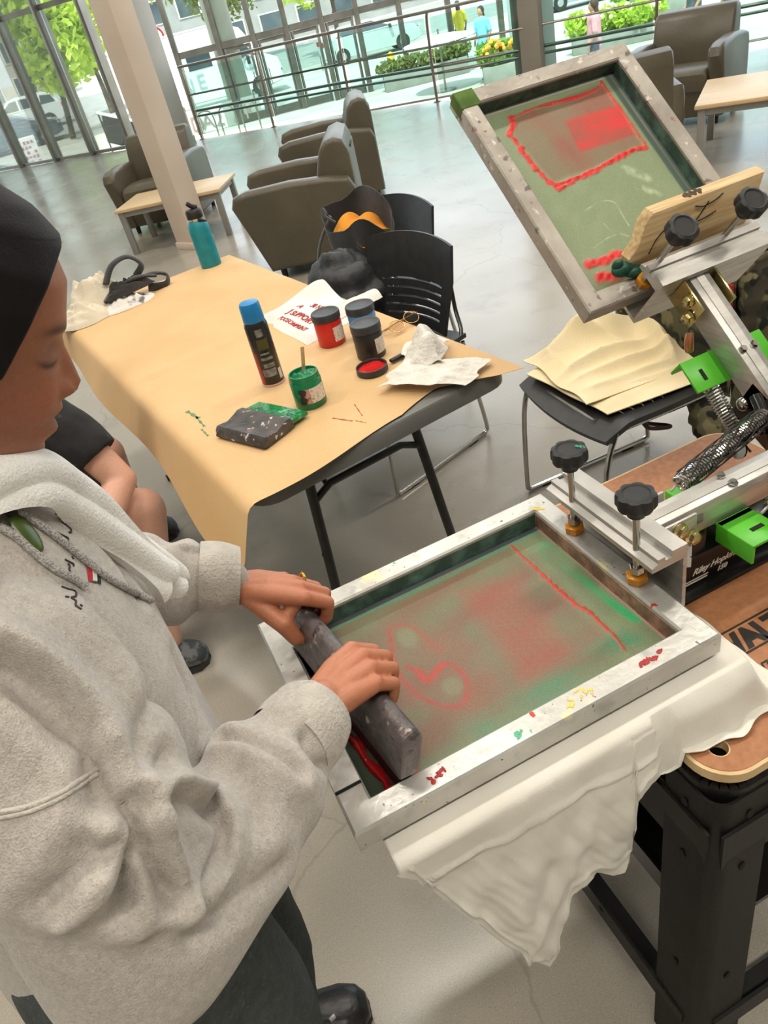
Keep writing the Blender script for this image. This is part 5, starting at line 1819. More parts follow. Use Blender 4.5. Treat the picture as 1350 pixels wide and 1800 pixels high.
def head(name_tag, O, U_, V_, N_, arm_end, twist=0.0):
    """one print head: clamp, two knobs, arm, green spring bracket. O = centre of the screen's upper face"""
    F = np.stack([U_, V_, N_], 1)
    def P(u, v, n):
        return O + F @ V(u, v, n)
    cl_ = bprism([(0.236, 0.048), (0.236, 0.056), (0.246, 0.060), (0.246, 0.067), (0.258, 0.067), (0.258, 0.061), (0.270, 0.061), (0.270, 0.071), (0.295, 0.071), (0.295, -0.046), (0.235, -0.046), (0.235, -0.039), (0.289, -0.039), (0.289, 0.048)], -0.105, 0.140, 0.0)
    arm = obj('print_arm', MB().box(((0.295 + arm_end) / 2, -0.018, 0.030), (arm_end - 0.295, 0.042, 0.050), b=0.002).box(((0.295 + arm_end) / 2, -0.018, 0.0555), (arm_end - 0.295, 0.016, 0.002)).xf(F, O), ALU, press)
    clo = obj('screen_clamp', cl_.xf(F, O), ALU, press, sharp=25)
    for v in ((-0.062, 0.084) if name_tag != 'raised' else (-0.078, 0.068)):
        obj('clamp_screw', MB().cyl(P(0.246, v, 0.006), P(0.246, v, 0.135), 0.0052, n=12), CHROME, clo)
        obj('lock_nut', hexa(MB(), P(0.246, v, 0.016), 0.0105, 0.012, F), CHROME, clo)
        obj('clamp_foot', hexa(MB(), P(0.246, v, 0.0005), 0.016, 0.012, F), AMBER, clo)
        kb_ = obj('knob', knob(P(0.246, v, 0.141), F), KNOB, clo)
        if name_tag != 'raised' and v > 0:
            obj('paint_spot', MB().ball(P(0.262, v - 0.010, 0.1555), (0.004, 0.006, 0.0008), F, 10, 6).ball(P(0.258, v - 0.004, 0.1555), (0.003, 0.004, 0.0007), F, 10, 6), GREEN_INK, kb_)
    # joint between clamp and arm
    for v in (-0.052, 0.016):
        obj('clamp_bracket', MB().box((0.328, v, 0.032), (0.065, 0.005, 0.055), b=0.002).xf(F, O), ZINC if name_tag == 'raised' else ALU, press)
    for u, n_ in ((0.327, 0.046), (0.349, 0.024)):
        obj('bracket_bolt', MB().lathe([(0.012, 0), (0.013, 0.003), (0.0, 0.011)], 16, V(0, 0, 0), rotm((1, 0, 0), math.pi / 2)).lathe([(0.009, 0.004), (0.0095, 0.012), (0.006, 0.014)], 6, V(0, 0, 0), rotm((1, 0, 0), math.pi / 2)).xf(F, P(u, -0.055, n_)), ZINC, press)
    # green spring bracket under the arm
    ub = 0.445
    gb2 = MB()
    for s in (-1, 1):
        gb2.box((ub, -0.018 + s * 0.055, 0.001), (0.062, 0.070, 0.005), b=0.001)
        gb2.box((ub - 0.029, -0.018 + s * 0.055, -0.014), (0.005, 0.070, 0.034), b=0.001)
    gb2.box((ub, -0.018, 0.001), (0.062, 0.06, 0.005), b=0.001)
    gbo = obj('spring_bracket', gb2.xf(F, O), GREEN, press)
    for v in (-0.030, -0.006):
        obj('bracket_screw', MB().lathe([(0.007, 0), (0.0075, 0.003), (0.005, 0.006)], 6, P(ub + 0.004, v, 0.0565), F), CHROME, press)
    for s in (-1, 1):
        obj('slot', MB().box((ub + 0.004, -0.018 + s * 0.062, 0.004), (0.022, 0.007, 0.0015)).xf(F, O), HOLE, gbo)
    return P
Olow = V(0.274, 0.693, 0.82)
Plow = head('lowered', Olow, V(1, 0, 0), V(0, 1, 0), V(0, 0, 1), 0.66)
Oup = V(0.961, 1.237, 1.199)
U_up = nrm(V(0, -0.763, -0.646)); V_up = V(1, 0, 0); N_up = np.cross(U_up, V_up)
Pup = head('raised', Oup, U_up, V_up, N_up, 0.545)
for nm, a, b in (('spring', V(0.752, 0.617, 0.846), V(0.935, 0.625, 0.872)), ('spring', V(0.680, 0.725, 0.861), V(0.885, 0.762, 0.881)),
                 ('spring', Pup(0.470, -0.070, -0.012), Pup(0.585, -0.066, -0.022)), ('spring', Pup(0.470, 0.045, -0.012), Pup(0.585, 0.040, -0.022))):
    so = obj(nm, spring(a, b, 0.0125, 0.0022, 0.0056), CHROME, press)
    d = nrm(b - a)
    obj('spring_hook', MB().tube(smooth_path([a - d * 0.02, a - d * 0.008 + V(0, 0, 0.004), a + d * 0.002], 4), 0.0024, 6), CHROME, so)
    obj('spring_hook', MB().tube(smooth_path([b - d * 0.002, b + d * 0.01, b + d * 0.022 + V(0, 0, 0.004)], 4), 0.0024, 6), CHROME, so)
# black mesh sleeve over the far lowered spring
a, b = V(0.690, 0.727, 0.862), V(0.875, 0.760, 0.880)
sl_ = MB()
F = frame_z(b - a)
L_ = np.linalg.norm(b - a)
for h in range(8):
    for sgn in (-1, 1):
        pts = []
        for t_ in np.linspace(0, 1, 26):
            an = h * math.pi / 4 + sgn * t_ * 3.4
            pts.append(a + F @ V(0.0175 * math.cos(an), 0.0175 * math.sin(an), t_ * L_))
        sl_.tube(pts, 0.0011, 4, caps=False)
obj('mesh_sleeve', sl_, BLKP, press)
yk = MB()
for x in (0.925, 0.985):
    yk.box((x, 0.80, 0.845), (0.006, 0.10, 0.085), rotm((1, 0, 0), 0.5), 0.002)
yk.box((0.955, 0.765, 0.80), (0.075, 0.03, 0.05), b=0.003)
obj('arm_yoke', yk, BLKG, press)
for x in (0.918,):
    for y, z in ((0.835, 0.860), (0.80, 0.825)):
        obj('yoke_bolt', MB().ball((x, y, z), (0.010, 0.013, 0.013), None, 12, 8), CHROME, press)
yk2 = MB()
for y in (0.642, 0.708):
    yk2.box((0.905, y, 0.85), (0.10, 0.006, 0.075), b=0.002)
obj('arm_yoke', yk2, BLKG, press)
obj('spring_post', MB().cyl((0.885, 0.745, 0.86), (0.905, 0.80, 0.895), 0.010, n=12), BLKG, press)
obj('spring_washer', MB().lathe([(0.016, 0), (0.016, 0.004), (0.006, 0.005)], 18, tuple(Pup(0.592, -0.075, -0.03)), rotm((0, 1, 0), -1.2)), CHROME, press)
dk = MB().tube(smooth_path([Pup(0.372, -0.062, 0.01), Pup(0.385, -0.066, 0.0), Pup(0.398, -0.066, -0.012)], 5), [0.007, 0.0072, 0.0075, 0.008, 0.008, 0.008, 0.008, 0.008, 0.008, 0.0075, 0.005], 10)
obj('copper_plug', dk, pm('copper', (206, 140, 100), (190, 120, 84), 30, 0.3, 0.8), press)

# ---------------------------------------------------------------- screens
def polydist(P, line):
    """distance of points P (n,2) to a polyline"""
    d = np.full(len(P), 9.0)
    L = np.asarray(line, float)
    for a, b in zip(L, L[1:]):
        ab = b - a
        t = np.clip(((P - a) @ ab) / (ab @ ab + 1e-12), 0, 1)
        d = np.minimum(d, np.linalg.norm(P - (a + t[:, None] * ab), axis=1))
    return d
def inpoly(P, poly, soft=0.004):
    """soft inside mask of a convex-ish polygon"""
    L = np.asarray(poly, float)
    c = L.mean(0)
    m = np.full(len(P), 9.0)
    for a, b in zip(L, np.roll(L, -1, 0)):
        n = np.array([-(b - a)[1], (b - a)[0]])
        n /= np.linalg.norm(n)
        if (c - a) @ n < 0:
            n = -n
        m = np.minimum(m, (P - a) @ n)
    return np.clip(m / soft * 0.5 + 0.5, 0, 1)
def mixc(C, col, f):
    f = np.clip(f, 0, 1)[:, None]
    return C * (1 - f) + np.array(lin(col)) * f
def n2(P, sc, seed, octs=3):
    return fbm(np.concatenate([P, np.zeros((len(P), 1))], 1), sc, seed, octs)

def screen_frame(name, label, O, U_, V_, N_, fm, paint, mesh_mat):
    F = np.stack([U_, V_, N_], 1)
    t = thing(name, label, 'screen', O + F @ V(0, 0, -0.036))
    LU, LV, W, H = 0.526, 0.406, 0.036, 0.036
    fr = MB()
    # hollow bar ring with rounded arrises, mitred corners welded
    sec = [(0, 0.003), (0.003, 0), (W - 0.003, 0), (W, 0.003), (W, H - 0.003), (W - 0.003, H), (0.003, H), (0, H - 0.003)]
    cs = [(-1, -1), (1, -1), (1, 1), (-1, 1)]
    vs_ = []
    for sx, sy in cs:
        for d, z in sec:
            vs_.append((sx * (LU / 2 - d), sy * (LV / 2 - d), -z))
    fs_ = []
    n = len(sec)
    for i in range(4):
        j = (i + 1) % 4
        for k in range(n):
            k2 = (k + 1) % n
            fs_.append((i * n + k, i * n + k2, j * n + k2, j * n + k))
    fr.add(vs_, [f[::-1] for f in fs_])
    obj('frame', fr.xf(F, O), fm, t, sharp=25)
    # dried ink on the inner walls of the frame
    for nm_, cu, cv, su, sv, cm in (('far', 0, LV / 2 - W - 0.0005, LU - 2 * W - 0.004, 0.0012, (58, 78, 70)), ('near', 0, -(LV / 2 - W - 0.0005), LU - 2 * W - 0.004, 0.0012, (64, 70, 64)),
                                    ('clamp', LU / 2 - W - 0.0005, 0, 0.0012, LV - 2 * W - 0.004, (120, 92, 78)), ('pull', -(LU / 2 - W - 0.0005), 0, 0.0012, LV - 2 * W - 0.004, (44, 58, 50))):
        obj('dried_ink', MB().box((cu, cv, -0.0205), (su, sv, 0.026), None).xf(F, O), pm('dried_ink_' + nm_, cm, tuple(int(x * 1.7) for x in cm), 30, 0.5, contrast=(0.45, 0.75), bump=0.3, bscale=60), t)
    nu, nv = 300, 220
    iu, iv = LU / 2 - W + 0.002, LV / 2 - W + 0.002
    gu, gv = np.meshgrid(np.linspace(-iu, iu, nu), np.linspace(-iv, iv, nv), indexing='ij')
    P2 = np.stack([gu.ravel(), gv.ravel()], 1)
    C, relief = paint(P2)
    G = np.stack([gu, gv, np.full_like(gu, -0.0335) + relief.reshape(nu, nv)], -1).reshape(-1, 3)
    G = (G @ F.T + O).reshape(nu, nv, 3)
    obj('mesh', MB().sheet(G, 0.0, C), mesh_mat, t, sharp=60)
    return t, (lambda u, v, n_: O + F @ V(u, v, n_)), F

fish_a = [(-0.085, 0.1), (-0.103, 0.05), (-0.111, 0.004), (-0.105, -0.039), (-0.087, -0.072), (-0.066, -0.087), (-0.048, -0.076), (-0.037, -0.054), (-0.038, -0.024), (-0.05, -0.011), (-0.067, -0.017), (-0.083, -0.022), (-0.086, -0.001), (-0.096, 0.016)]
fish_b = [(-0.085, 0.1), (-0.066, 0.097), (-0.052, 0.076), (-0.046, 0.04), (-0.041, 0.013)]
redline = [(0.166, 0.151), (0.165, 0.111), (0.166, 0.078), (0.165, 0.03), (0.166, -0.005), (0.168, -0.029), (0.173, -0.046), (0.172, -0.076), (0.172, -0.104), (0.167, -0.133)]
green1 = [(0.206, 0.116), (0.203, 0.065), (0.21, 0.01), (0.213, -0.047), (0.217, -0.092)]
green2 = [(-0.05, -0.136), (0.004, -0.133), (0.059, -0.131), (0.118, -0.125), (0.177, -0.123)]
def sm(l, n=6):
    return smooth_path([V(*p, 0) for p in l], n)[:, :2]
def paint_low(P):
    C = np.tile(np.array(lin((128, 142, 106))), (len(P), 1))
    C = mixc(C, (108, 120, 90), n2(P, 14, 1) * 0.5 + 0.3)
    brown = inpoly(P, [(-0.215, 0.160), (0.164, 0.153), (0.168, -0.128), (-0.215, -0.140)], 0.012)
    C = mixc(C, (124, 110, 84), brown * (0.75 + 0.25 * n2(P, 30, 2)))
    C = mixc(C, (134, 94, 74), brown * np.clip(n2(P * np.array([0.5, 1.0]), 26, 3) * 0.7 + 0.15, 0, 0.75))
    C = mixc(C, (116, 126, 96), brown * np.clip(n2(P, 18, 12) * 0.9 - 0.1, 0, 0.7))
    # halftone block
    rect = inpoly(P, [(0.040, 0.105), (0.130, 0.085), (0.106, -0.100), (0.026, -0.104)], 0.016)
    sp = (n2(P, 420, 5, 2) > 0.20)
    C = mixc(C, (160, 88, 70), rect * 0.45)
    C = mixc(C, (186, 64, 54), rect * sp * 0.42)
    # printed sea-creature outline in fine red dots, with rows of dots fading to the right
    dots = (np.sin(P[:, 0] * 1900) * np.sin(P[:, 1] * 1900) > -0.25)
    da = polydist(P, sm(fish_a)); db = polydist(P, sm(fish_b))
    halo = np.exp(-(np.minimum(da, db) / 0.016) ** 2)
    C = mixc(C, (160, 88, 70), halo * 0.28 * dots)
    C = mixc(C, (180, 72, 60), np.clip(1.3 - da / 0.0042, 0, 1) * (0.45 + 0.40 * dots))
    C = mixc(C, (172, 80, 66), np.clip(1.3 - db / 0.0030, 0, 1) * 0.6)
    dc = polydist(P, sm([(-0.086, -0.001), (-0.083, -0.022), (-0.067, -0.017), (-0.052, -0.010)]))
    C = mixc(C, (192, 70, 56), np.clip(1.4 - dc / 0.006, 0, 1) * 0.8)
    for cx, cy, rx, ry in ((-0.070, 0.068, 0.014, 0.022), (-0.058, -0.052, 0.014, 0.016)):
        C = mixc(C, (140, 150, 116), np.clip(1.5 - ((P[:, 0] - cx) ** 2 / rx ** 2 + (P[:, 1] - cy) ** 2 / ry ** 2), 0, 1) * 0.4)
    rays = (np.sin(np.arctan2(P[:, 1] + 0.03, P[:, 0] + 0.075) * 60) > 0.2) * np.exp(-((np.hypot(P[:, 0] + 0.062, P[:, 1] + 0.03) - 0.062) / 0.018) ** 2) * (P[:, 0] > -0.065)
    C = mixc(C, (160, 96, 76), rays * 0.45)
    # green smears
    d = polydist(P * np.array([1, 1.0]), sm(green1))
    wob = 0.011 + 0.006 * n2(P * np.array([1.0, 0.25]), 90, 6)
    C = mixc(C, (42, 176, 108), np.clip(1.3 - d / wob, 0, 1) * np.clip(0.35 + 1.2 * n2(P * np.array([1.0, 0.10]), 260, 7), 0.05, 1))
    d = polydist(P, sm(green2))
    C = mixc(C, (58, 140, 104), np.clip(1.2 - d / 0.026, 0, 1) * np.clip(0.45 + 0.6 * n2(P * np.array([0.3, 1]), 60, 8), 0, 0.9))
    # ink squeezed to the far edge: teal, with a grey tape strip
    C = mixc(C, (70, 150, 118), np.clip(1 - np.abs(P[:, 1] - 0.152 - 0.004 * n2(P, 20, 9)) / 0.006, 0, 1) * 0.8)
    C = mixc(C, (96, 104, 116), np.clip((P[:, 1] - 0.156) / 0.003, 0, 1) * 0.9)
    C = mixc(C, (34, 52, 46), np.clip((P[:, 1] - 0.1645) / 0.002, 0, 1))
    # tape along the clamp side and the near side
    C = mixc(C, (196, 150, 140), np.clip((P[:, 0] - 0.2205) / 0.002, 0, 1) * (0.6 + 0.3 * n2(P, 30, 10)))
    C = mixc(C, (150, 60, 54), np.clip((P[:, 0] - 0.2245) / 0.0015, 0, 1) * (n2(P, 24, 11) > -0.2))
    # pulled green ink, with the shadow behind the squeegee painted in
    back = np.clip((-0.150 - P[:, 0]) / 0.03, 0, 1)
    C = mixc(C, (44, 66, 48), back * 0.85)
    C = mixc(C, (80, 104, 84), back * np.clip(n2(P, 40, 13) - 0.35, 0, 1))
    # red ridge of ink
    dr = polydist(P, sm(redline))
    wr = 0.0014 + 0.0030 * np.exp(-((P[:, 1] - 0.0) / 0.075) ** 2) * (0.5 + 1.3 * n2(P, 380, 14, 2))
    f = np.clip(1.5 - dr / np.maximum(wr, 0.0012), 0, 1)
    C = mixc(C, (216, 48, 36), f)
    rel = 0.0022 * f * (0.7 + 0.4 * n2(P, 260, 15, 2))
    C = mixc(C, (160, 64, 50), np.clip(1 - np.abs(P[:, 0] - 0.176) / 0.006, 0, 1) * (P[:, 1] < 0.15) * 0.25)
    return C * 0.84, np.clip(rel, 0, 0.004)
MESHL = paint_mat('printed_mesh', 0.42, 0.12, 900.0, grain=0.28)
lows, LP_, LF = screen_frame('print_screen', 'lowered printing screen with green mesh and red print over the T-shirt', Olow, V(1, 0, 0), V(0, 1, 0), V(0, 0, 1), ALUF, paint_low, MESHL)
SPL_R = pm('red_splatter', (176, 34, 34), (150, 24, 28), 60, 0.4)
SPL_Y = pm('yellow_splatter', (238, 214, 120), (228, 200, 100), 60, 0.5)
rs_ = np.random.default_rng(12)
for (u0, v0, du_, dv_, n_, m_) in ((0.162, -0.186, 0.020, 0.006, 16, SPL_R), (0.060, -0.186, 0.018, 0.007, 12, SPL_Y), (-0.145, -0.184, 0.014, 0.005, 9, SPL_R), (0.235, 0.168, 0.012, 0.010, 8, SPL_Y)):
    sp_ = MB()
    for _ in range(n_):
        sp_.ball(LP_(u0 + du_ * rs_.normal() * 0.6, v0 + dv_ * rs_.normal() * 0.6, 0.0004), (0.0035 * rs_.uniform(0.5, 1.6), 0.0022 * rs_.uniform(0.5, 1.5), 0.0006), rz(rs_.uniform(0, 3)), 9, 6)
    obj('paint_splatter', sp_, m_, lows)['kind'] = 'stuff'
tape = MB().box(LP_(-0.2455, -0.105, 0.0006), (0.034, 0.070, 0.0012), None, 0.0003)
obj('tape_patch', tape, pm('white_tape', (240, 238, 234), (210, 206, 200), 60, 0.6), lows)
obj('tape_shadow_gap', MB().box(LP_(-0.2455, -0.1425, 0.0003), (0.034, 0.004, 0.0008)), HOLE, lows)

up_a = [(-0.2122, 0.1303), (-0.2009, 0.1128), (-0.1957, 0.0628), (-0.1999, 0.0038), (-0.2027, -0.035), (-0.1992, -0.0719), (-0.1967, -0.0956), (-0.1775, -0.104), (-0.1622, -0.1225), (-0.1463, -0.1168), (-0.1111, -0.1175), (-0.0769, -0.1129), (-0.0393, -0.1056), (-0.0224, -0.0961)]
up_b = [(-0.0224, -0.0961), (-0.0218, -0.0671), (-0.0226, -0.0271), (-0.0277, 0.0162), (-0.0352, 0.0615), (-0.0392, 0.0949), (-0.0326, 0.1271)]
up_c = [(-0.0326, 0.1271), (-0.0447, 0.1322), (-0.0622, 0.1304), (-0.096, 0.1311), (-0.1301, 0.1317), (-0.1599, 0.1294), (-0.2122, 0.1303)]
def paint_up(P):
    C = np.tile(np.array(lin((140, 154, 118))), (len(P), 1))
    C = mixc(C, (124, 140, 106), n2(P, 10, 21) * 0.4 + 0.3)
    C = mixc(C, (150, 162, 128), np.clip(n2(P, 36, 22) * 0.4, 0, 0.4))
    ins = inpoly(P, [(-0.206, 0.128), (-0.200, -0.090), (-0.155, -0.115), (-0.030, -0.096), (-0.036, 0.126)], 0.006)
    C = mixc(C, (132, 112, 86), ins * 0.85)
    C = mixc(C, (150, 84, 66), ins * np.clip(0.35 + 0.5 * n2(P, 24, 23) - (P[:, 0] + 0.11) * 4, 0, 0.75))
    rect = inpoly(P, [(-0.1518, 0.0031), (-0.1473, 0.132), (-0.0699, 0.1249), (-0.0743, -0.0057)], 0.004)
    C = mixc(C, (178, 66, 54), rect * 0.85)
    C = mixc(C, (220, 44, 40), rect * np.clip(0.35 + 0.9 * n2(P * np.array([1.0, 0.4]), 60, 24) + (P[:, 1] - 0.06) * 5, 0, 1))
    C = mixc(C, (150, 84, 70), inpoly(P, [(-0.115, -0.050), (-0.112, -0.005), (-0.070, -0.008), (-0.074, -0.052)], 0.010) * 0.5)
    rel = np.zeros(len(P))
    for line, w, sd, st in ((up_a[:7], 0.0032, 31, 1.0), (up_a[6:], 0.0060, 32, 1.0), (up_b, 0.0062, 33, 1.0), (up_c, 0.0035, 34, 0.75)):
        d = polydist(P, sm(line))
        ww = w * (0.75 + 0.55 * n2(P, 130, sd, 2))
        f = np.clip(1.6 - d / np.maximum(ww, 0.001), 0, 1) * st
        C = mixc(C, (222, 36, 34), f)
        rel = np.maximum(rel, 0.0030 * f * (0.6 + 0.5 * n2(P * np.array([1.0, 1.0]), 240, sd + 5, 2)))
    for line, w in (([(0.1599, -0.1286), (0.1612, -0.1007), (0.1596, -0.0611)], 0.010), ([(0.1875, -0.1218), (0.1952, -0.1027), (0.1951, -0.0786)], 0.013), ([(-0.012, -0.094), (-0.016, -0.060)], 0.006)):
        d = polydist(P, sm(line))
        f = np.clip(1.5 - d / (w * (0.8 + 0.4 * n2(P, 100, 41, 2))), 0, 1)
        C = mixc(C, (220, 34, 34), f)
        rel = np.maximum(rel, 0.003 * f * (0.6 + 0.5 * n2(P, 200, 42, 2)))
    for line, w in (([(0.0503, -0.0715), (0.0437, -0.028), (0.0552, -0.0053), (0.0867, -0.0053), (0.1123, -0.0065)], 0.0016), ([(0.0894, -0.0514), (0.1065, -0.0473), (0.1189, -0.0354), (0.1329, -0.0196)], 0.0022),
                    ([(0.0382, 0.0609), (0.0547, 0.0758), (0.0712, 0.0907)], 0.008), ([(-0.005, 0.06), (0.012, 0.075), (0.03, 0.09)], 0.010), ([(0.13, -0.1), (0.12, -0.05), (0.13, 0.0)], 0.0012)):
        d = polydist(P, sm(line))
        C = mixc(C, (186, 198, 164), np.clip(1.3 - d / w, 0, 1) * np.clip(0.35 + 0.8 * n2(P, 220, 45, 2), 0, 0.85))
    # tape round the rim
    C = mixc(C, (176, 172, 164), np.clip((-0.218 - P[:, 0]) / 0.002, 0, 1) * 0.8)
    C = mixc(C, (70, 92, 86), np.clip((P[:, 1] - 0.142) / 0.003, 0, 1) * 0.9)
    C = mixc(C, (150, 146, 138), np.clip(1 - np.abs(P[:, 1] - 0.158) / 0.005, 0, 1) * (0.5 + 0.4 * n2(P * np.array([0.3, 1]), 50, 46)))
    C = mixc(C, (60, 70, 64), np.clip((-0.163 - P[:, 1]) / 0.002, 0, 1) * 0.9)
    return C, np.clip(rel, 0, 0.004)
MESHU = paint_mat('emulsion_mesh', 0.45, 0.10, 900.0, grain=0.22)
ups, UP_, UF = screen_frame('print_screen', 'raised printing screen with thick red ink outline on green mesh', Oup, U_up, V_up, N_up, ALUD, paint_up, MESHU)
obj('green_corner_tape', MB().box((0, 0, 0), (0.040, 0.042, 0.0012), UF, 0.0003).box(UF @ V(0, -0.0215, -0.012), (0.040, 0.0012, 0.024), UF).xf(None, UP_(-0.243, -0.182, 0.0008)), pm('moss_tape', (86, 118, 40), (70, 98, 34), 40, 0.8), ups)

# wooden block clamped on the raised screen
WOODB = pm('raw_pine', (230, 204, 158), (202, 164, 112), 9, 0.65, stretch=(1.0, 14, 14), detail=5, bump=0.08, bscale=60)
wk = thing('wood_block', 'rough pine plank with pen marks clamped on the raised screen', 'wood', UP_(0.19, 0.05, 0.002))
pl = MB()
pa, pb = V(0.205, 0, 0.002), V(0.165, 0, 0.098)
dn = nrm(pb - pa); pn = np.cross(dn, V(0, 1, 0))
Fw = np.stack([pn, V(0, 1, 0), dn], 1)
poly = [(-0.095, 0.0), (0.175, 0.0), (0.185, 0.03), (0.182, 0.102), (-0.065, 0.102), (-0.078, 0.085), (-0.082, 0.045), (-0.098, 0.022)]
blk = bprism([(y, z) for y, z in poly], -0.0125, 0.0125, 0.004)
vs_ = blk.verts()
blk.v = [np.stack([vs_[:, 1], vs_[:, 0], vs_[:, 2]], 1) @ Fw.T + pa]
blk.f = [f[::-1] for f in blk.f]
blk.xf(UF, Oup)
obj('plank', blk, WOODB, wk)
sc_ = MB()
for pts in ([(-0.055, 0.02), (-0.045, 0.045), (-0.030, 0.06)], [(0.02, 0.03), (0.045, 0.06), (0.06, 0.085)], [(0.03, 0.085), (0.05, 0.078), (0.075, 0.082), (0.09, 0.09)], [(0.035, 0.05), (0.06, 0.052), (0.085, 0.058)], [(0.01, 0.075), (0.025, 0.062)]):
    P = [Oup + UF @ (pa + Fw @ V(-0.0130, y, z)) for y, z in pts]
    sc_.tube(smooth_path(P, 5), 0.0012, 5)
obj('pen_marks', sc_, PRN, wk)
sg_ = MB()
for k in range(26):
    r1, r2 = RNG.uniform(-1, 1, 2)
    p = Oup + UF @ (pa + Fw @ V(0.002 + 0.006 * r1, 0.030 + 0.018 * r2, 0.1025))
    sg_.ball(p, (0.004, 0.004, 0.0006), UF @ Fw, 7, 5)
obj('burnt_stain', sg_, pm('burnt_stain', (64, 52, 40), (84, 66, 48), 40, 0.8), wk)
gc = MB().ball(UP_(0.212, -0.108, 0.012), (0.014, 0.022, 0.012), UF, 18, 12).ball(UP_(0.222, -0.088, 0.009), (0.012, 0.020, 0.008), UF, 16, 10).ball(UP_(0.205, -0.118, 0.020), (0.009, 0.010, 0.014), UF, 14, 10)
o = obj('green_clip', gc, pm('dark_green_ink', (18, 84, 66), (12, 66, 52), 20, 0.4), base=UP_(0.214, -0.105, 0.001))
tag(o, 'lump of dark green dried ink beside the pine plank', 'ink lump')

# ---------------------------------------------------------------- T-shirt on the platen
SHIRT = pm('white_jersey', (236, 232, 222), (226, 221, 210), 5, 0.9, bump=0.12, bscale=420, sheen=0.2)
hem_x = [0.040, 0.060, 0.078, 0.10, 0.124, 0.157, 0.19, 0.205, 0.222, 0.257, 0.298, 0.33, 0.350, 0.358, 0.364, 0.380, 0.415, 0.455, 0.50, 0.56, 0.62]
hem_z = [0.770, 0.740, 0.665, 0.60, 0.545, 0.460, 0.345, 0.305, 0.365, 0.495, 0.520, 0.485, 0.480, 0.50, 0.66, 0.675, 0.668, 0.69, 0.70, 0.70, 0.70]
NU, NV = 150, 96
G = np.zeros((NU, NV, 3))
ZP = 0.7765
for i in range(NU):
    u = i / (NU - 1)
    x = 0.040 + u * 0.575
    hz = float(np.interp(x, hem_x, hem_z))
    for j in range(NV):
        v = j / (NV - 1)
        # first third lies flat under the screen, then over the front edge and down
        yf = 0.455
        if v < 0.34:
            y = 0.86 - (0.86 - yf - 0.012) * v / 0.34
            z = ZP
            xx = x
            p = V(xx, y, z)
            if x > 0.562:
                k = min(1, (x - 0.562) / 0.03)
                p[2] -= (0.070 * k * k * (3 - 2 * k)) + 0.0
                p[2] += 0.006 * fbm(V(x, y, 0), 30, 55)
        else:
            s = (v - 0.34) / 0.66
            if x < 0.40:
                drop = (ZP - hz)
                total = drop + 0.016
                d = s * total
                if d < 0.020:
                    a = d / 0.020 * math.pi / 2
                    p = V(x, yf + 0.012 - 0.012 * math.sin(a), ZP - 0.012 * (1 - math.cos(a)))
                else:
                    zz = ZP - 0.012 - (d - 0.020)
                    dz = ZP - zz
                    p = V(x, yf - 0.006 * min(1, dz * 6), zz)
                    amp = 0.024 * min(1, dz * 5)
                    p[1] += amp * fbm(V(x * 2.2 + dz * 0.6, dz * 0.5, 0.2), 9, 61, 3)
                    ridge = max(0, math.sin((x * 0.9 + dz * 0.45) * 44)) ** 3
                    p[1] -= 0.018 * ridge * min(1, dz * 4) * max(0, 1 - dz * 1.2)
                    p[0] += 0.006 * fbm(V(x, dz, 0.5), 12, 63)
                    p[1] += 0.006 * min(1, dz * 6) * fbm(V(x * 1.5 - dz, dz * 1.2, 0.9), 34, 64, 3)
                    p[1] -= 0.0045 * math.exp(-((dz - 0.052 - 0.05 * max(0.0, 0.2 - x)) / 0.0045) ** 2)
                    hd2_ = zz - hz
                    p[1] -= 0.004 * math.exp(-((hd2_ - 0.020) / 0.005) ** 2)
            else:
                # falls from the platen edge onto the board, then spreads forward
                out = 0.012 * min(1, (x - 0.40) / 0.06)
                hz2 = max(hz, 0.7035 if x > 0.43 else hz)
                drop = ZP - hz2
                total = drop + out + 0.012
                d = s * total
                if d < drop + 0.012:
                    f = d / (drop + 0.012)
                    p = V(x, yf + 0.012 - (0.012 + 0.016 * f) * math.sin(min(1, f * 2) * math.pi / 2), ZP - drop * f ** 1.3)
                else:
                    r = d - drop - 0.012
                    p = V(x, yf - 0.016 - r, hz2 + 0.002)
                k = min(1, max(0, d / (total + 1e-6)))
                p[2] += 0.010 * abs(fbm(V(x * 2, p[1], 0), 16, 66)) * k
                p[1] += 0.008 * fbm(V(x * 2, d, 0), 14, 67) * k
                if x > 0.562:
                    kk = min(1, (x - 0.562) / 0.03)
                    p[2] = p[2] * (1 - kk) + kk * (min(p[2], 0.7055) + 0.010 * abs(fbm(V(x, p[1], 0), 22, 68)))
        G[i, j] = p
shirt = MB().sheet(G[:, ::-1], 0.0016)
tag(obj('white_tshirt', shirt, SHIRT, base=(0.3, 0.66, ZP), sharp=90), 'white T-shirt pulled over the platen under the lowered screen', 't-shirt')
# ---------------------------------------------------------------- squeegee in the hands
sqz = thing('large_squeegee', 'large paint-splattered wooden squeegee pulled across the lowered screen', 'squeegee', (0.09, 0.64, 0.79))
STAIN2 = pm('splattered_handle', (62, 54, 54), (112, 103, 102), 20, 0.36, bump=0.25, bscale=70,
            spots=[(40, 0.60, 0.66, (60, 54, 54)), (30, 0.66, 0.70, (186, 170, 160)), (24, 0.70, 0.73, (180, 96, 80)), (20, 0.72, 0.75, (80, 150, 120)), (22, 0.735, 0.76, (240, 214, 40))])
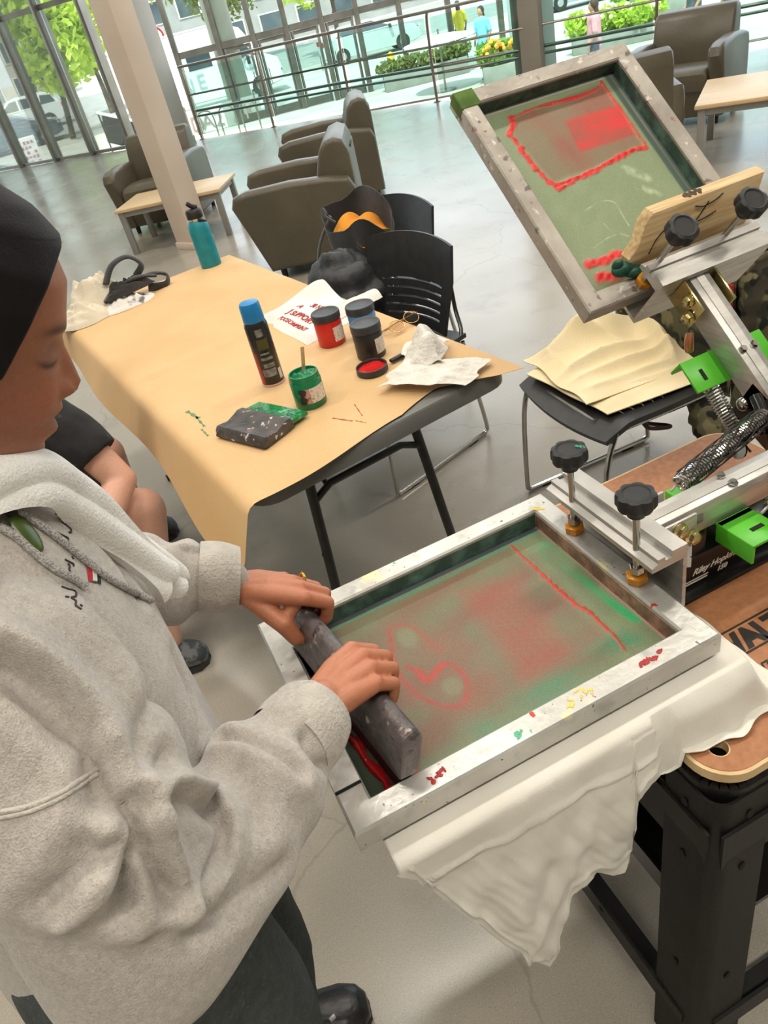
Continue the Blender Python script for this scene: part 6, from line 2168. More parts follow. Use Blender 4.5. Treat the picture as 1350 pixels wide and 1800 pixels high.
# handle profile in (across, height); the blade leans towards the clamp side
sq_a, sq_b = V(0.048, 0.825, 0.0), V(0.090, 0.520, 0.0)
sd = nrm(sq_b - sq_a); sn = V(-sd[1], sd[0], 0)          # sn points to +x
if sn[0] < 0:
    sn = -sn
prof = [(-0.014, 0.036), (-0.0145, 0.050)] + [(0.001 + 0.0150 * math.cos(a_), 0.088 + 0.0185 * math.sin(a_)) for a_ in np.linspace(math.pi * 1.12, -math.pi * 0.12, 15)] + [(0.015, 0.050), (0.013, 0.036)]
lean = rotm((0, 1, 0), 0.0)
Fs = np.stack([sn, sd, V(0, 0, 1)], 1)
Ls = np.linalg.norm(sq_b - sq_a)
hm = bprism(prof, 0, Ls, 0.004, 2)
tilt = rotm((0, 1, 0), 0.26)
hm.xf(tilt, (0, 0, 0)).xf(Fs, V(sq_a[0], sq_a[1], 0.788))
obj('handle', hm, STAIN2, sqz)
bm_ = bprism([(-0.0045, 0.001), (0.0045, 0.001), (0.0045, 0.045), (-0.0045, 0.045)], 0.004, Ls - 0.004, 0.0008)
bm_.xf(tilt).xf(Fs, V(sq_a[0], sq_a[1], 0.788))
obj('blade', bm_, pm('dark_blade', (58, 40, 40), (44, 32, 32), 20, 0.35), sqz)
ik = MB()
rr_ = np.random.default_rng(3)
Pk = []
Rk = []
for k in range(60):
    t_ = 0.09 + 0.205 * k / 59
    Pk.append(sq_a + sd * t_ + V(0, 0, 0.7895) - sn * (0.012 + 0.0015 * math.sin(k * 0.35) + 0.0005 * rr_.normal()))
    Rk.append((0.0068 + 0.0016 * math.sin(k * 0.45) + 0.0004 * rr_.normal()) * min(1, (60 - k) / 6, (k + 2) / 8))
ik.tube(Pk, np.maximum(Rk, 0.001) * 0.85, 10, flat=0.5)
obj('red_ink_bead', ik, pm('wet_dark_red_ink', (168, 22, 24), (140, 14, 18), 40, 0.15), sqz)
# ---------------------------------------------------------------- people
def remeshed(mb, voxel, smooth=4, factor=0.5):
    """union of overlapping closed shapes as one continuous surface -> (verts, faces)"""
    me = bpy.data.meshes.new('tmp')
    me.from_pydata(mb.verts().tolist(), [], mb.f)
    me.update()
    o = bpy.data.objects.new('tmp', me)
    COL.objects.link(o)
    m = o.modifiers.new('r', 'REMESH')
    m.mode = 'VOXEL'
    m.voxel_size = voxel
    m.adaptivity = 0.0
    if smooth:
        s_ = o.modifiers.new('s', 'SMOOTH')
        s_.factor = factor
        s_.iterations = smooth
    dg = bpy.context.evaluated_depsgraph_get()
    ev = bpy.data.meshes.new_from_object(o.evaluated_get(dg))
    vs = np.zeros(len(ev.vertices) * 3)
    ev.vertices.foreach_get('co', vs)
    nn = np.zeros(len(ev.vertices) * 3)
    ev.vertices.foreach_get('normal', nn)
    fs = [tuple(p.vertices) for p in ev.polygons]
    bpy.data.objects.remove(o)
    bpy.data.meshes.remove(me)
    bpy.data.meshes.remove(ev)
    return vs.reshape(-1, 3), fs, nn.reshape(-1, 3)

def limb(mb, pts, rad, n=16):
    """closed tapered limb with rounded ends and joints"""
    P = [V(*p) for p in pts]
    for i in range(len(P) - 1):
        mb.tube([P[i], P[i + 1]], [rad[i], rad[i + 1]], n)
    for p, r in zip(P, rad):
        mb.ball(p, r * 1.002, None, n, 10)
    return mb

def loft(rings):
    """closed loft through rings (n,3) of equal count"""
    n = len(rings[0])
    mb = MB()
    vs = np.concatenate(rings)
    fs = [tuple(range(n - 1, -1, -1))]
    for i in range(len(rings) - 1):
        for k in range(n):
            k2 = (k + 1) % n
            fs.append((i * n + k, i * n + k2, (i + 1) * n + k2, (i + 1) * n + k))
    fs.append(tuple((len(rings) - 1) * n + k for k in range(n)))
    return mb.add(vs, fs)

def ering(c, ax, ay, rx, ry, n=40, p=2.3):
    t = np.linspace(0, 2 * math.pi, n, endpoint=False)
    cx = np.sign(np.cos(t)) * np.abs(np.cos(t)) ** (2 / p)
    sy = np.sign(np.sin(t)) * np.abs(np.sin(t)) ** (2 / p)
    return np.asarray(c) + np.outer(cx * rx, ax) + np.outer(sy * ry, ay)

SKIN_LIN = np.array(lin((188, 120, 88)))
SKIN = paint_mat('skin', 0.46, 0.03, 260.0, grain=0.06)
SKINB = SKIN.node_tree.nodes['Principled BSDF']
SKINB.inputs['Subsurface Weight'].default_value = 0.0

def head_mesh(O, fwd, up, left, skin_lin, nh=110, nt=120):
    H = [-0.088, -0.085, -0.0757, -0.0637, -0.05, -0.039, -0.030, -0.019, -0.009, 0.006, 0.033, 0.0586, 0.086, 0.110, 0.125, 0.133, 0.137]
    Fr = [0.022, 0.040, 0.0535, 0.0600, 0.0625, 0.0645, 0.0640, 0.0660, 0.0660, 0.0645, 0.0600, 0.0605, 0.0570, 0.042, 0.022, 0.000, -0.02]
    Hb = [-0.09, -0.05, 0.0, 0.05, 0.09, 0.115, 0.13, 0.137]
    Bk = [-0.030, -0.060, -0.098, -0.118, -0.108, -0.080, -0.050, -0.022]
    Hw = [-0.088, -0.083, -0.070, -0.05, -0.02, 0.01, 0.035, 0.065, 0.09, 0.115, 0.13, 0.137]
    Ww = [0.010, 0.022, 0.036, 0.047, 0.056, 0.062, 0.067, 0.070, 0.066, 0.050, 0.026, 0.003]
    hs = np.concatenate([np.linspace(-0.088, 0.10, nh - 20, endpoint=False), np.linspace(0.10, 0.137, 20)])
    th = np.linspace(0, 2 * math.pi, nt, endpoint=False)
    # denser sampling towards the face front
    th = th - 0.35 * np.sin(th)
    f = np.zeros((nh, nt)); y = np.zeros((nh, nt)); h = np.repeat(hs[:, None], nt, 1)
    for i, hh in enumerate(hs):
        fr = np.interp(hh, H, Fr); bk = np.interp(hh, Hb, Bk); w = np.interp(hh, Hw, Ww)
        mid = min(-0.01, fr - 0.03)
        c, s = np.cos(th), np.sin(th)
        ff = np.where(c > 0, mid + (fr - mid) * np.abs(c) ** 0.86, mid + (mid - bk) * -np.abs(c) ** 0.95)
        f[i] = ff
        y[i] = w * np.sign(s) * np.abs(s) ** 0.92
    front = np.clip((f - 0.0) / 0.03, 0, 1)
    def g(h0, y0, sh, sy):
        return np.exp(-((h - h0) / sh) ** 2 - ((np.abs(y) - y0) / sy) ** 2)
    nb = np.interp(h, [-0.016, -0.0095, -0.003, 0.006, 0.0228, 0.033, 0.042], [0, 0.003, 0.0135, 0.0160, 0.0085, 0.0035, 0.0])
    ns = np.interp(h, [-0.0095, 0.0, 0.012, 0.04], [0.0125, 0.0115, 0.0085, 0.0075])
    f += front * nb * np.exp(-(y / ns) ** 2)
    f += front * 0.0055 * g(-0.001, 0.0125, 0.007, 0.0055)              # nostril wings
    f -= front * 0.0075 * g(0.034, 0.031, 0.012, 0.015)                 # eye sockets
    f += front * 0.0050 * g(0.030, 0.031, 0.0075, 0.0115)               # lowered lids
    f -= front * 0.0016 * g(0.0225, 0.032, 0.0022, 0.013)               # crease under the lid line
    f += front * 0.0030 * g(0.052, 0.028, 0.006, 0.018)                 # brows
    f += front * 0.0035 * g(0.0, 0.038, 0.018, 0.016)                   # cheeks
    f += front * 0.0040 * np.exp(-((h + 0.0195) / 0.0055) ** 2 - (y / 0.019) ** 2)
    f += front * 0.0048 * np.exp(-((h + 0.0385) / 0.0058) ** 2 - (y / 0.017) ** 2)
    f -= front * 0.0030 * np.exp(-((h + 0.0290) / 0.0022) ** 2 - (y / 0.021) ** 2)
    f -= front * 0.0022 * np.exp(-((h + 0.050) / 0.005) ** 2 - (y / 0.02) ** 2)
    f += front * 0.0030 * np.exp(-((h + 0.068) / 0.009) ** 2 - (y / 0.016) ** 2)
    P = O + f[..., None] * fwd + y[..., None] * left + h[..., None] * up
    C = np.tile(skin_lin, (nh, nt, 1))
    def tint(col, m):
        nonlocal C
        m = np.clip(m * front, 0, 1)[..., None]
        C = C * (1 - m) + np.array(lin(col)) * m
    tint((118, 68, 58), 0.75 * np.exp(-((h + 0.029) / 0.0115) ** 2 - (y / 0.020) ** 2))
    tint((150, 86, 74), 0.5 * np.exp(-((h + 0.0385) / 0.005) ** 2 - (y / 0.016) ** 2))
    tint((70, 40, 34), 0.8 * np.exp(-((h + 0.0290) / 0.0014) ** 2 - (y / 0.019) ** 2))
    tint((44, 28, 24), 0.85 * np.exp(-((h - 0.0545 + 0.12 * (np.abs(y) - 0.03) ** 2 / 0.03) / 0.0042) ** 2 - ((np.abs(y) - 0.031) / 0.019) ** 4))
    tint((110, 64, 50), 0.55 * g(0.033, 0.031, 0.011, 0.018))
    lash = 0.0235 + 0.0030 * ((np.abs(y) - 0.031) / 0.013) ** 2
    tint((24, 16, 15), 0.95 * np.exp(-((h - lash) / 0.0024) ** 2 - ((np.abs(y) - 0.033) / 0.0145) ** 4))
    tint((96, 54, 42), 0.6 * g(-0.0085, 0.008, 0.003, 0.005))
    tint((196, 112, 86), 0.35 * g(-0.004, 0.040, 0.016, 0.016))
    mb = MB()
    n = nt
    fs = []
    for i in range(nh - 1):
        for k in range(nt):
            k2 = (k + 1) % nt
            fs.append((i * n + k, i * n + k2, (i + 1) * n + k2, (i + 1) * n + k))
    fs.append(tuple(range(n - 1, -1, -1)))
    fs.append(tuple((nh - 1) * n + k for k in range(n)))
    mb.add(P.reshape(-1, 3), fs, C.reshape(-1, 3))
    return mb, (f, y, h)

def hand_prims(A, e1, w, e3, wrist, fore, sc=1.0, curl=0.0, thumb=True):
    """a hand closed over a bar: A on the bar's axis, e1 across the bar (fingers go this way), w from little finger to index, e3 up"""
    mb = MB()
    def p(a, b, c):
        return A + (e1 * a + w * b + e3 * c) * sc
    kn = {}
    offs = [(0.031, 0.0, 0.0), (0.0105, 0.004, 0.002), (-0.0100, 0.002, 0.0), (-0.0290, -0.004, -0.004)]
    rads = [(0.0105, 0.0095, 0.0085, 0.0072), (0.0107, 0.0097, 0.0086, 0.0074), (0.0102, 0.0092, 0.0082, 0.0070), (0.0092, 0.0082, 0.0074, 0.0062)]
    lens = [1.0, 1.06, 1.0, 0.84]
    for (b, da, dc), r, l in zip(offs, rads, lens):
        K = p(0.009 + da, b, 0.034 + dc)
        J = [K, p(0.009 + da + 0.026 * l, b * 0.97, 0.034 + dc - 0.023 * l), p(0.009 + da + 0.019 * l, b * 0.93, 0.034 + dc - 0.047 * l), p(0.009 + da + 0.002 * l, b * 0.90, 0.034 + dc - 0.057 * l)]
        limb(mb, J, [x * sc for x in r], 14)
        # palm ray
        base = wrist + w * b * 0.55 * sc
        limb(mb, [base, (base + K) / 2 + e3 * 0.003, K], [0.0135 * sc, 0.0138 * sc, r[0] * sc * 1.06], 14)
        kn[b] = K
        mb.ball(K + e3 * 0.0020 * sc, 0.0098 * sc, None, 12, 8)
    # fleshy palm
    mid = (wrist + p(0.0, 0.0, 0.030)) / 2
    F = np.stack([nrm(p(0, 0, 0.03) - wrist), w, np.cross(nrm(p(0, 0, 0.03) - wrist), w)], 1)
    mb.ball(mid, (0.050 * sc, 0.036 * sc, 0.0175 * sc), F, 20, 14)
    if thumb:
        T = [wrist + w * 0.014 * sc, p(-0.030, 0.036, 0.010), p(-0.024, 0.043, -0.014), p(-0.004, 0.040, -0.030)]
        limb(mb, T, [0.0135 * sc, 0.0135 * sc, 0.0108 * sc, 0.0085 * sc], 14)
        limb(mb, [p(-0.026, 0.030, 0.012), p(-0.004, 0.022, 0.022)], [0.011 * sc, 0.009 * sc], 12)
    limb(mb, [wrist, wrist + (fore - wrist) * 0.5, fore], [0.0245 * sc, 0.027 * sc, 0.033 * sc], 18)
    F2 = np.stack([nrm(wrist - fore), w, np.cross(nrm(wrist - fore), w)], 1)
    mb.ball(wrist, (0.03 * sc, 0.027 * sc, 0.019 * sc), F2, 18, 12)
    return mb, kn

def px_ray(x, y):
    d = CAM_M @ np.array([(x - 675.0) / 1290.0, (y - 900.0) / 1290.0, 1.0])
    return Vector(CAM_POS), Vector(d).normalized()

# ---------------- the printer: grey hoodie, black headscarf
person = thing('person', 'person in grey hoodie and black headscarf pulling the squeegee', 'person', (-0.26, 0.62, 0.0))
X, Y, Z = V(1, 0, 0), V(0, 1, 0), V(0, 0, 1)
hO = V(-0.115, 0.645, 1.40)
hf, hu, hl = V(0.834, 0, -0.556), V(0.556, 0, 0.834), V(0, 1, 0)
hf = nrm(hf); hu = nrm(hu)
headmb, (HF, HY, HH) = head_mesh(hO, hf, hu, hl, SKIN_LIN * 0.72)  # face skin darkened: its shade is put into the colour

# bar axis of the squeegee handle near its top
top_off = (tilt @ V(-0.002, 0, 0.094))
barA = V(sq_a[0], sq_a[1], 0.788) + Fs @ top_off
barB = barA + sd * Ls
R_A = barA + sd * 0.205
L_A = barA + sd * 0.004
e1 = sn
R_wr = V(0.022, 0.562, 0.945); R_el = V(-0.185, 0.415, 0.985); R_sh = V(-0.195, 0.500, 1.205)
L_wr = V(0.006, 0.862, 0.948); L_el = V(-0.165, 0.905, 1.015); L_sh = V(-0.195, 0.785, 1.205)
rh, rkn = hand_prims(R_A, nrm(e1 + V(0, 0.10, 0)), -sd, Z, R_A + V(-0.058, -0.030, 0.046), R_wr + (R_el - R_wr) * 0.25, 1.06)
lh, lkn = hand_prims(L_A, nrm(e1 + V(0, -0.22, 0)), sd, Z, L_A + V(-0.064, 0.034, 0.050), L_wr + (L_el - L_wr) * 0.25, 1.06)
body = MB()
def paintskin(mb, voxel, smooth):
    vs, fs, nn = remeshed(mb, voxel, smooth)
    c = np.tile(SKIN_LIN, (len(vs), 1))
    return vs, fs, c
for hm_, kn_ in ((rh, rkn), (lh, lkn)):
    vs, fs, c = paintskin(hm_, 0.0021, 5)
    # redder knuckles, paler backs
    K = np.array(list(kn_.values()))
    d = np.linalg.norm(vs[:, None] - K[None], axis=2).min(1)
    k = np.exp(-(d / 0.012) ** 2)[:, None] * 0.45
    c = c * (1 - k) + np.array(lin((196, 110, 84))) * k
    body.add(vs, fs, c)
# the rest of the body inside the clothes
inner = MB()
limb(inner, [(-0.185, 0.645, 1.23), (-0.155, 0.645, 1.32), (-0.135, 0.645, 1.37)], [0.055, 0.048, 0.046])
limb(inner, [R_sh + V(-0.01, 0.04, -0.03), R_el, R_wr + (R_el - R_wr) * 0.2], [0.035, 0.036, 0.032])
limb(inner, [L_sh + V(-0.01, -0.04, -0.03), L_el, L_wr + (L_el - L_wr) * 0.2], [0.035, 0.036, 0.032])
limb(inner, [R_sh + V(-0.01, 0.04, -0.03), (-0.20, 0.645, 1.19), L_sh + V(-0.01, -0.04, -0.03)], [0.04, 0.06, 0.04])
limb(inner, [(-0.215, 0.645, 1.13), (-0.23, 0.63, 1.0), (-0.25, 0.62, 0.86)], [0.075, 0.085, 0.10])
limb(inner, [(-0.26, 0.54, 0.84), (-0.235, 0.52, 0.48), (-0.275, 0.50, 0.10)], [0.085, 0.055, 0.04])
limb(inner, [(-0.26, 0.71, 0.84), (-0.225, 0.715, 0.48), (-0.235, 0.70, 0.10)], [0.085, 0.055, 0.04])
vs, fs, c = paintskin(inner, 0.012, 2)
body.add(vs, fs, c)
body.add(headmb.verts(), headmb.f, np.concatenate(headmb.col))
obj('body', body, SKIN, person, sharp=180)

# headscarf: a close black cap over the crown, sides and neck
nh, nt = HF.shape
sc_f = HF.copy(); sc_y = HY.copy(); sc_h = HH.copy()
cf, ch = -0.02, 0.03
k = 1.075
Ff = np.where(True, (HF - cf) * k + cf, 0); Yy = HY * 1.07; Hh = (HH - ch) * 1.045 + ch
rows = []
NQ = 80
for i in range(nh):
    hrow = Hh[i, 0]
    ef = 0.019 + (hrow - 0.019) * (0.27 if hrow > 0.019 else 0.75)
    half = nt // 2 + 1
    frow = Ff[i, :half]
    # angle index where the row crosses the edge line (front half runs from the nose to the back)
    below = np.where(frow < ef)[0]
    i0 = below[0] if len(below) else half - 1
    if i0 == 0:
        pos = 0.0
    else:
        fa, fb = frow[i0 - 1], frow[i0]
        pos = i0 - 1 + (fa - ef) / (fa - fb + 1e-9)
    idx = np.linspace(pos, nt - pos, NQ)
    row = []
    for t in idx:
        a0 = int(math.floor(t)); w_ = t - a0
        A0, A1 = a0 % nt, (a0 + 1) % nt
        row.append(hO + (Ff[i, A0] * (1 - w_) + Ff[i, A1] * w_) * hf + (Yy[i, A0] * (1 - w_) + Yy[i, A1] * w_) * hl + hrow * hu)
    rows.append(row)
Gs = np.array(rows)
Gs = Gs + 0.0016 * fbm(Gs, 34, 71)[..., None] * hl
mb2 = MB().sheet(Gs, 0.0)
SCARF = pm('black_jersey', (22, 17, 19), (16, 12, 14), 60, 0.8, bump=0.15, bscale=500, sheen=0.08, spec=0.2)
scarf = obj('headscarf', mb2, SCARF, person, sharp=80)
so_ = scarf.modifiers.new('t', 'SOLIDIFY')
so_.thickness = 0.004
so_.offset = -1
nk = MB()
limb(nk, [(-0.205, 0.645, 1.23), (-0.190, 0.645, 1.32), (-0.175, 0.645, 1.39)], [0.070, 0.062, 0.060])
vs, fs, _n = remeshed(nk, 0.008, 3)
obj('scarf_drape', MB().add(vs, fs), SCARF, person, sharp=180)

# hoodie ---------------------------------------------------------
FLEECE = pm('grey_fleece', (198, 190, 181), (182, 174, 166), 160, 0.95, bump=0.30, bscale=520, sheen=0.3, detail=5,
            spots=[(520, 0.56, 0.80, (150, 143, 138)), (430, 0.58, 0.82, (214, 207, 198))])
hd_ = MB()
rings = []
for z, cx, cy, rx, ry in ((0.735, -0.245, 0.622, 0.146, 0.166), (0.76, -0.242, 0.622, 0.158, 0.178), (0.80, -0.238, 0.624, 0.160, 0.184), (0.90, -0.232, 0.630, 0.150, 0.176), (1.00, -0.224, 0.638, 0.143, 0.168),
                          (1.10, -0.214, 0.643, 0.138, 0.172), (1.18, -0.206, 0.645, 0.116, 0.172), (1.235, -0.200, 0.645, 0.094, 0.145), (1.270, -0.192, 0.645, 0.076, 0.105), (1.295, -0.186, 0.645, 0.062, 0.080)):
    rings.append(ering((cx, cy, z), X, Y, rx, ry, 48, 2.4))
t_ = loft(rings)
hd_.add(t_.verts(), t_.f)
# hood rolled round the back of the neck
hood = [V(-0.185 + 0.105 * math.cos(a), 0.645 + 0.115 * math.sin(a), 1.262 + 0.035 * math.cos(a + math.pi) * 1.0) for a in np.linspace(1.35, 2 * math.pi - 1.35, 22)]
hd_.tube(hood, [0.03] + [0.040] * 20 + [0.03], 14)
# sleeves, full and slouchy: sewn-on pieces that fold over the torso
slr, sll = MB(), MB()
limb(slr, [R_sh + V(0.0, 0.02, -0.005), R_sh + (R_el - R_sh) * 0.5 + V(0.012, -0.015, 0), R_el + V(-0.005, -0.012, -0.01), R_el + (R_wr - R_el) * 0.40 + V(0, -0.01, -0.012), R_el + (R_wr - R_el) * 0.80 + V(0, 0, -0.004), R_wr + (R_el - R_wr) * 0.06],
     [0.090, 0.092, 0.084, 0.073, 0.058, 0.047], 22)
limb(sll, [L_sh + V(0.0, -0.03, -0.01), L_sh + (L_el - L_sh) * 0.5, L_el + V(0, 0.01, -0.008), L_el + (L_wr - L_el) * 0.45 + V(0, 0, -0.010), L_el + (L_wr - L_el) * 0.8, L_wr + (L_el - L_wr) * 0.08],
     [0.085, 0.082, 0.072, 0.062, 0.050, 0.044], 22)
hv, hfcs, hn, tag_ = [], [], [], []
off_ = 0
for k_, m_ in enumerate((hd_, slr, sll)):
    v_, f_, n_ = remeshed(m_, 0.0042, 10)
    hv.append(v_); hn.append(n_); hfcs += [tuple(i + off_ for i in q) for q in f_]
    tag_.append(np.full(len(v_), k_))
    off_ += len(v_)
hv = np.concatenate(hv); hn = np.concatenate(hn); tag_ = np.concatenate(tag_)
bv0 = BVHTree.FromPolygons([Vector(v) for v in hv], hfcs)
def on_hoodie(x, y, bvh=None):
    o_, d_ = px_ray(x, y)
    h_ = (bvh or bv0).ray_cast(o_, d_)
    return None if h_[0] is None else np.array(h_[0])
def surf_line(pts, n=5, bvh=None):
    P = smooth_path([V(*p, 0) for p in pts], n)
    out = [on_hoodie(p[0], p[1], bvh) for p in P]
    return np.array([q for q in out if q is not None])
# cloth folds: (path over the surface, depth (+ out, - in), half width)
FOLDS = [
    ([(0, 1180), (60, 1215), (110, 1260), (150, 1300), (172, 1345), (178, 1400)], -0.026, 0.016),
    ([(0, 1115), (60, 1150), (120, 1200), (170, 1260), (200, 1330)], 0.013, 0.016),
    ([(178, 1350), (205, 1400), (235, 1420)], -0.022, 0.011),
    ([(240, 1405), (238, 1450), (225, 1530), (212, 1600)], -0.022, 0.012),
    ([(215, 1385), (236, 1395), (245, 1415)], 0.012, 0.014),
    ([(245, 1440), (262, 1495), (290, 1555), (312, 1575)], -0.013, 0.010),
    ([(270, 1425), (300, 1480), (318, 1540), (330, 1600)], 0.009, 0.013),
    ([(255, 1395), (300, 1375), (345, 1385), (385, 1415), (405, 1460), (400, 1500)], 0.012, 0.014),
    ([(262, 1420), (310, 1400), (350, 1412), (375, 1440), (390, 1480), (372, 1530), (350, 1590)], -0.011, 0.010),
    ([(365, 1310), (405, 1300), (450, 1305), (500, 1330), (525, 1355)], -0.014, 0.010),
    ([(420, 1350), (450, 1400), (455, 1440)], -0.008, 0.014),
    ([(540, 1290), (560, 1330), (585, 1350)], -0.009, 0.010),
    ([(150, 1480), (190, 1490), (215, 1450), (232, 1410)], -0.012, 0.014),
    ([(110, 1620), (160, 1570), (205, 1500), (228, 1450)], 0.009, 0.015),
    ([(70, 1590), (120, 1540), (180, 1500)], -0.007, 0.012),
    ([(240, 1130), (265, 1200), (255, 1290), (235, 1360)], -0.008, 0.016),
    ([(310, 1150), (335, 1220), (350, 1290)], -0.006, 0.013),
    ([(150, 1080), (200, 1140), (240, 1220)], 0.006, 0.03),
    ([(300, 1320), (280, 1370), (262, 1392)], -0.010, 0.010),
    ([(350, 1640), (420, 1580), (500, 1520)], -0.008, 0.014),
    ([(250, 1640), (330, 1600), (390, 1540)], 0.006, 0.016),
    ([(60, 870), (110, 900), (160, 940), (205, 985), (240, 1040)], -0.010, 0.014),
]
disp = np.zeros(len(hv))
for pts, dep, wd in FOLDS:
    L3 = surf_line(pts, 6)
    if len(L3) < 2:
        continue
    d2 = np.full(len(hv), 9.0)
    for a, b in zip(L3, L3[1:]):
        if np.linalg.norm(b - a) > 0.08:
            continue
        ab = b - a
        t = np.clip(((hv - a) @ ab) / (ab @ ab + 1e-12), 0, 1)
        d2 = np.minimum(d2, np.linalg.norm(hv - (a + t[:, None] * ab), axis=1))
    near_t = [tag_[int(np.argmin(((hv - q) ** 2).sum(1)))] for q in L3[::max(1, len(L3) // 6)]]
    msk = (tag_ == max(set(near_t), key=near_t.count))
    disp += msk * dep * 0.95 * (np.exp(-(d2 / (wd * 0.62)) ** 1.35) - 0.32 * np.exp(-((d2 - 1.6 * wd) / (1.0 * wd)) ** 2))
disp += 0.0042 * fbm(hv * np.array([1, 1, 0.55]), 22, 81, 3)
disp -= 0.006 * np.exp(-((hv[:, 2] - 0.800) / 0.005) ** 2) * (tag_ == 0)
# sleeve bunching rings towards the cuffs
for A_, B_, ph in ((R_el, R_wr, 0.3), (L_el, L_wr, 1.2)):
    ab = B_ - A_
    t = ((hv - A_) @ ab) / (ab @ ab)
    d = np.linalg.norm(hv - (A_ + np.clip(t, 0, 1)[:, None] * ab), axis=1)
    m = np.exp(-(np.maximum(d - 0.05, 0) / 0.03) ** 2) * np.clip((t - 0.35) / 0.2, 0, 1) * (t < 1.15)
    tw_ = np.arctan2((hv - A_) @ Z, (hv - A_) @ nrm(np.cross(ab, Z)))
    disp += 0.0055 * m * np.sin(t * 21 + ph + 1.3 * np.sin(tw_ * 1.0 + ph))
disp = np.clip(disp, -0.017, 0.016)
hv2 = hv + hn * disp[:, None]
hood_o = obj('hoodie', MB().add(hv2, hfcs), FLEECE, person, sharp=180)
bv1 = BVHTree.FromPolygons([Vector(v) for v in hv2], hfcs)

# ribbed cuffs open at the wrist
RIB = pm('grey_rib', (204, 196, 186), (186, 178, 169), 40, 0.95, bump=0.4, bscale=260, sheen=0.3)
def cuff(A_, B_, r0, r1, bell):
    d = nrm(B_ - A_)
    F = frame_z(d)
    L_ = np.linalg.norm(B_ - A_)
    G = np.zeros((14, 49, 3))
    for i in range(14):
        u = i / 13
        r = r0 + (r1 - r0) * u + 0.004 * math.sin(u * math.pi)
        for j in range(49):
            a = 2 * math.pi * j / 48
            rr = r * (1 + 0.03 * math.sin(a * 3 + 1) + 0.012 * math.sin(a * 24))
            G[i, j] = A_ + F @ V(rr * math.cos(a), rr * math.sin(a), u * L_)
    return MB().sheet(G[:, ::-1], -0.004)
obj('cuff', cuff(R_wr + (R_el - R_wr) * 0.16, R_wr + nrm(R_wr - R_el) * 0.014, 0.050, 0.043, 0), RIB, person, sharp=80)
obj('cuff', cuff(L_wr + (L_el - L_wr) * 0.24, L_wr + nrm(L_wr - L_el) * 0.010, 0.050, 0.043, 0), RIB, person, sharp=80)
# shoulder seam
def seam_tube(pts, r, off=0.0012, n=6):
    L3 = surf_line(pts, n, bv1)
    dirs = []
    keep = [L3[0]]
    for q in L3[1:]:
        if np.linalg.norm(q - keep[-1]) < 0.06:
            keep.append(q)
    return np.array(keep)
for dy in (0, 9):
    P = seam_tube([(0, 1428 + dy), (50, 1418 + dy), (100, 1398 + dy), (140, 1372 + dy), (172, 1350 + dy)], 0.002)
    if len(P) > 2:
        obj('shoulder_seam', MB().tube(P, 0.0021, 6), RIB, person, sharp=180)

# drawstrings, embroidery, small flag
CORD = pm('drawstring', (160, 156, 152), (206, 202, 196), 600, 0.9, contrast=(0.45, 0.55), bump=0.6, bscale=600)
def lift(P, e):
    out = []
    for q in P:
        h_ = bv1.find_nearest(Vector(q))
        out.append(np.array(q) + np.array(h_[1]) * e)
    return np.array(out)
for pts in ([(0, 886), (40, 908), (80, 935), (130, 975), (180, 1015), (230, 1042), (262, 1058)], [(0, 930), (30, 948), (62, 978), (95, 1003), (130, 1022), (146, 1034)]):
    P = seam_tube(pts, 0.003)
    if len(P) > 2:
        obj('drawstring', MB().tube(lift(P, 0.003), 0.0036, 9), CORD, person, sharp=80)
THREAD = pm('dark_thread', (52, 44, 44), (70, 60, 60), 120, 0.8)
em = []
def zpx(l, s=5.1923, ox=0.0, oy=880.0):
    return [(ox + x / s, oy + y / s) for x, y in l]
for l in ([(505, 125), (545, 140), (590, 150), (600, 190), (570, 200), (605, 230), (640, 260), (645, 290), (625, 290)], [(510, 290), (560, 315), (615, 345), (612, 385), (595, 395)],
          [(590, 540), (630, 560), (665, 580), (668, 600)], [(615, 575), (632, 600), (630, 635), (648, 675)], [(655, 510), (665, 535)], [(560, 790), (620, 812), (685, 830), (690, 875), (650, 890), (690, 920), (690, 960), (740, 995)],
          [(595, 880), (625, 885)], [(735, 955), (745, 968)], [(710, 780), (745, 800)], [(680, 685), (692, 690)]):
    P = seam_tube(zpx(l), 0.001)
    if len(P) > 2:
        em.append(MB().tube(lift(P, 0.0005), 0.0009, 6))
for m_ in em:
    obj('embroidered_stroke', m_, THREAD, person, sharp=180)
flag = None
def patch(corners, col, name, e=0.0012):
    q = [on_hoodie(*p, bv1) for p in zpx(corners)]
    if any(x is None for x in q):
        return
    G = np.zeros((5, 7, 3))
    for i in range(5):
        for j in range(7):
            u, v = i / 4, j / 6
            p0 = q[0] * (1 - u) * (1 - v) + q[1] * u * (1 - v) + q[2] * u * v + q[3] * (1 - u) * v
            h_ = bv1.find_nearest(Vector(p0))
            G[i, j] = np.array(h_[0]) + np.array(h_[1]) * e
    obj(name, MB().sheet(G), col, person, sharp=180)
FR, FW, FB, FG = [pm('flag_' + n_, c_, d_, 200, 0.8, bump=0.3, bscale=500) for n_, c_, d_ in (('red', (206, 36, 50), (186, 28, 42)), ('white', (234, 232, 228), (222, 220, 214)), ('black', (34, 32, 34), (46, 44, 46)), ('green', (40, 104, 66), (32, 90, 56)))]
patch([(778, 590), (830, 592), (838, 745), (802, 742)], FR, 'flag_stripe')
patch([(830, 592), (872, 600), (880, 745), (838, 735)], FW, 'flag_stripe')
patch([(872, 640), (906, 650), (914, 780), (880, 745)], FB, 'flag_stripe')
patch([(838, 735), (880, 742), (885, 758), (842, 752)], FG, 'flag_stripe')

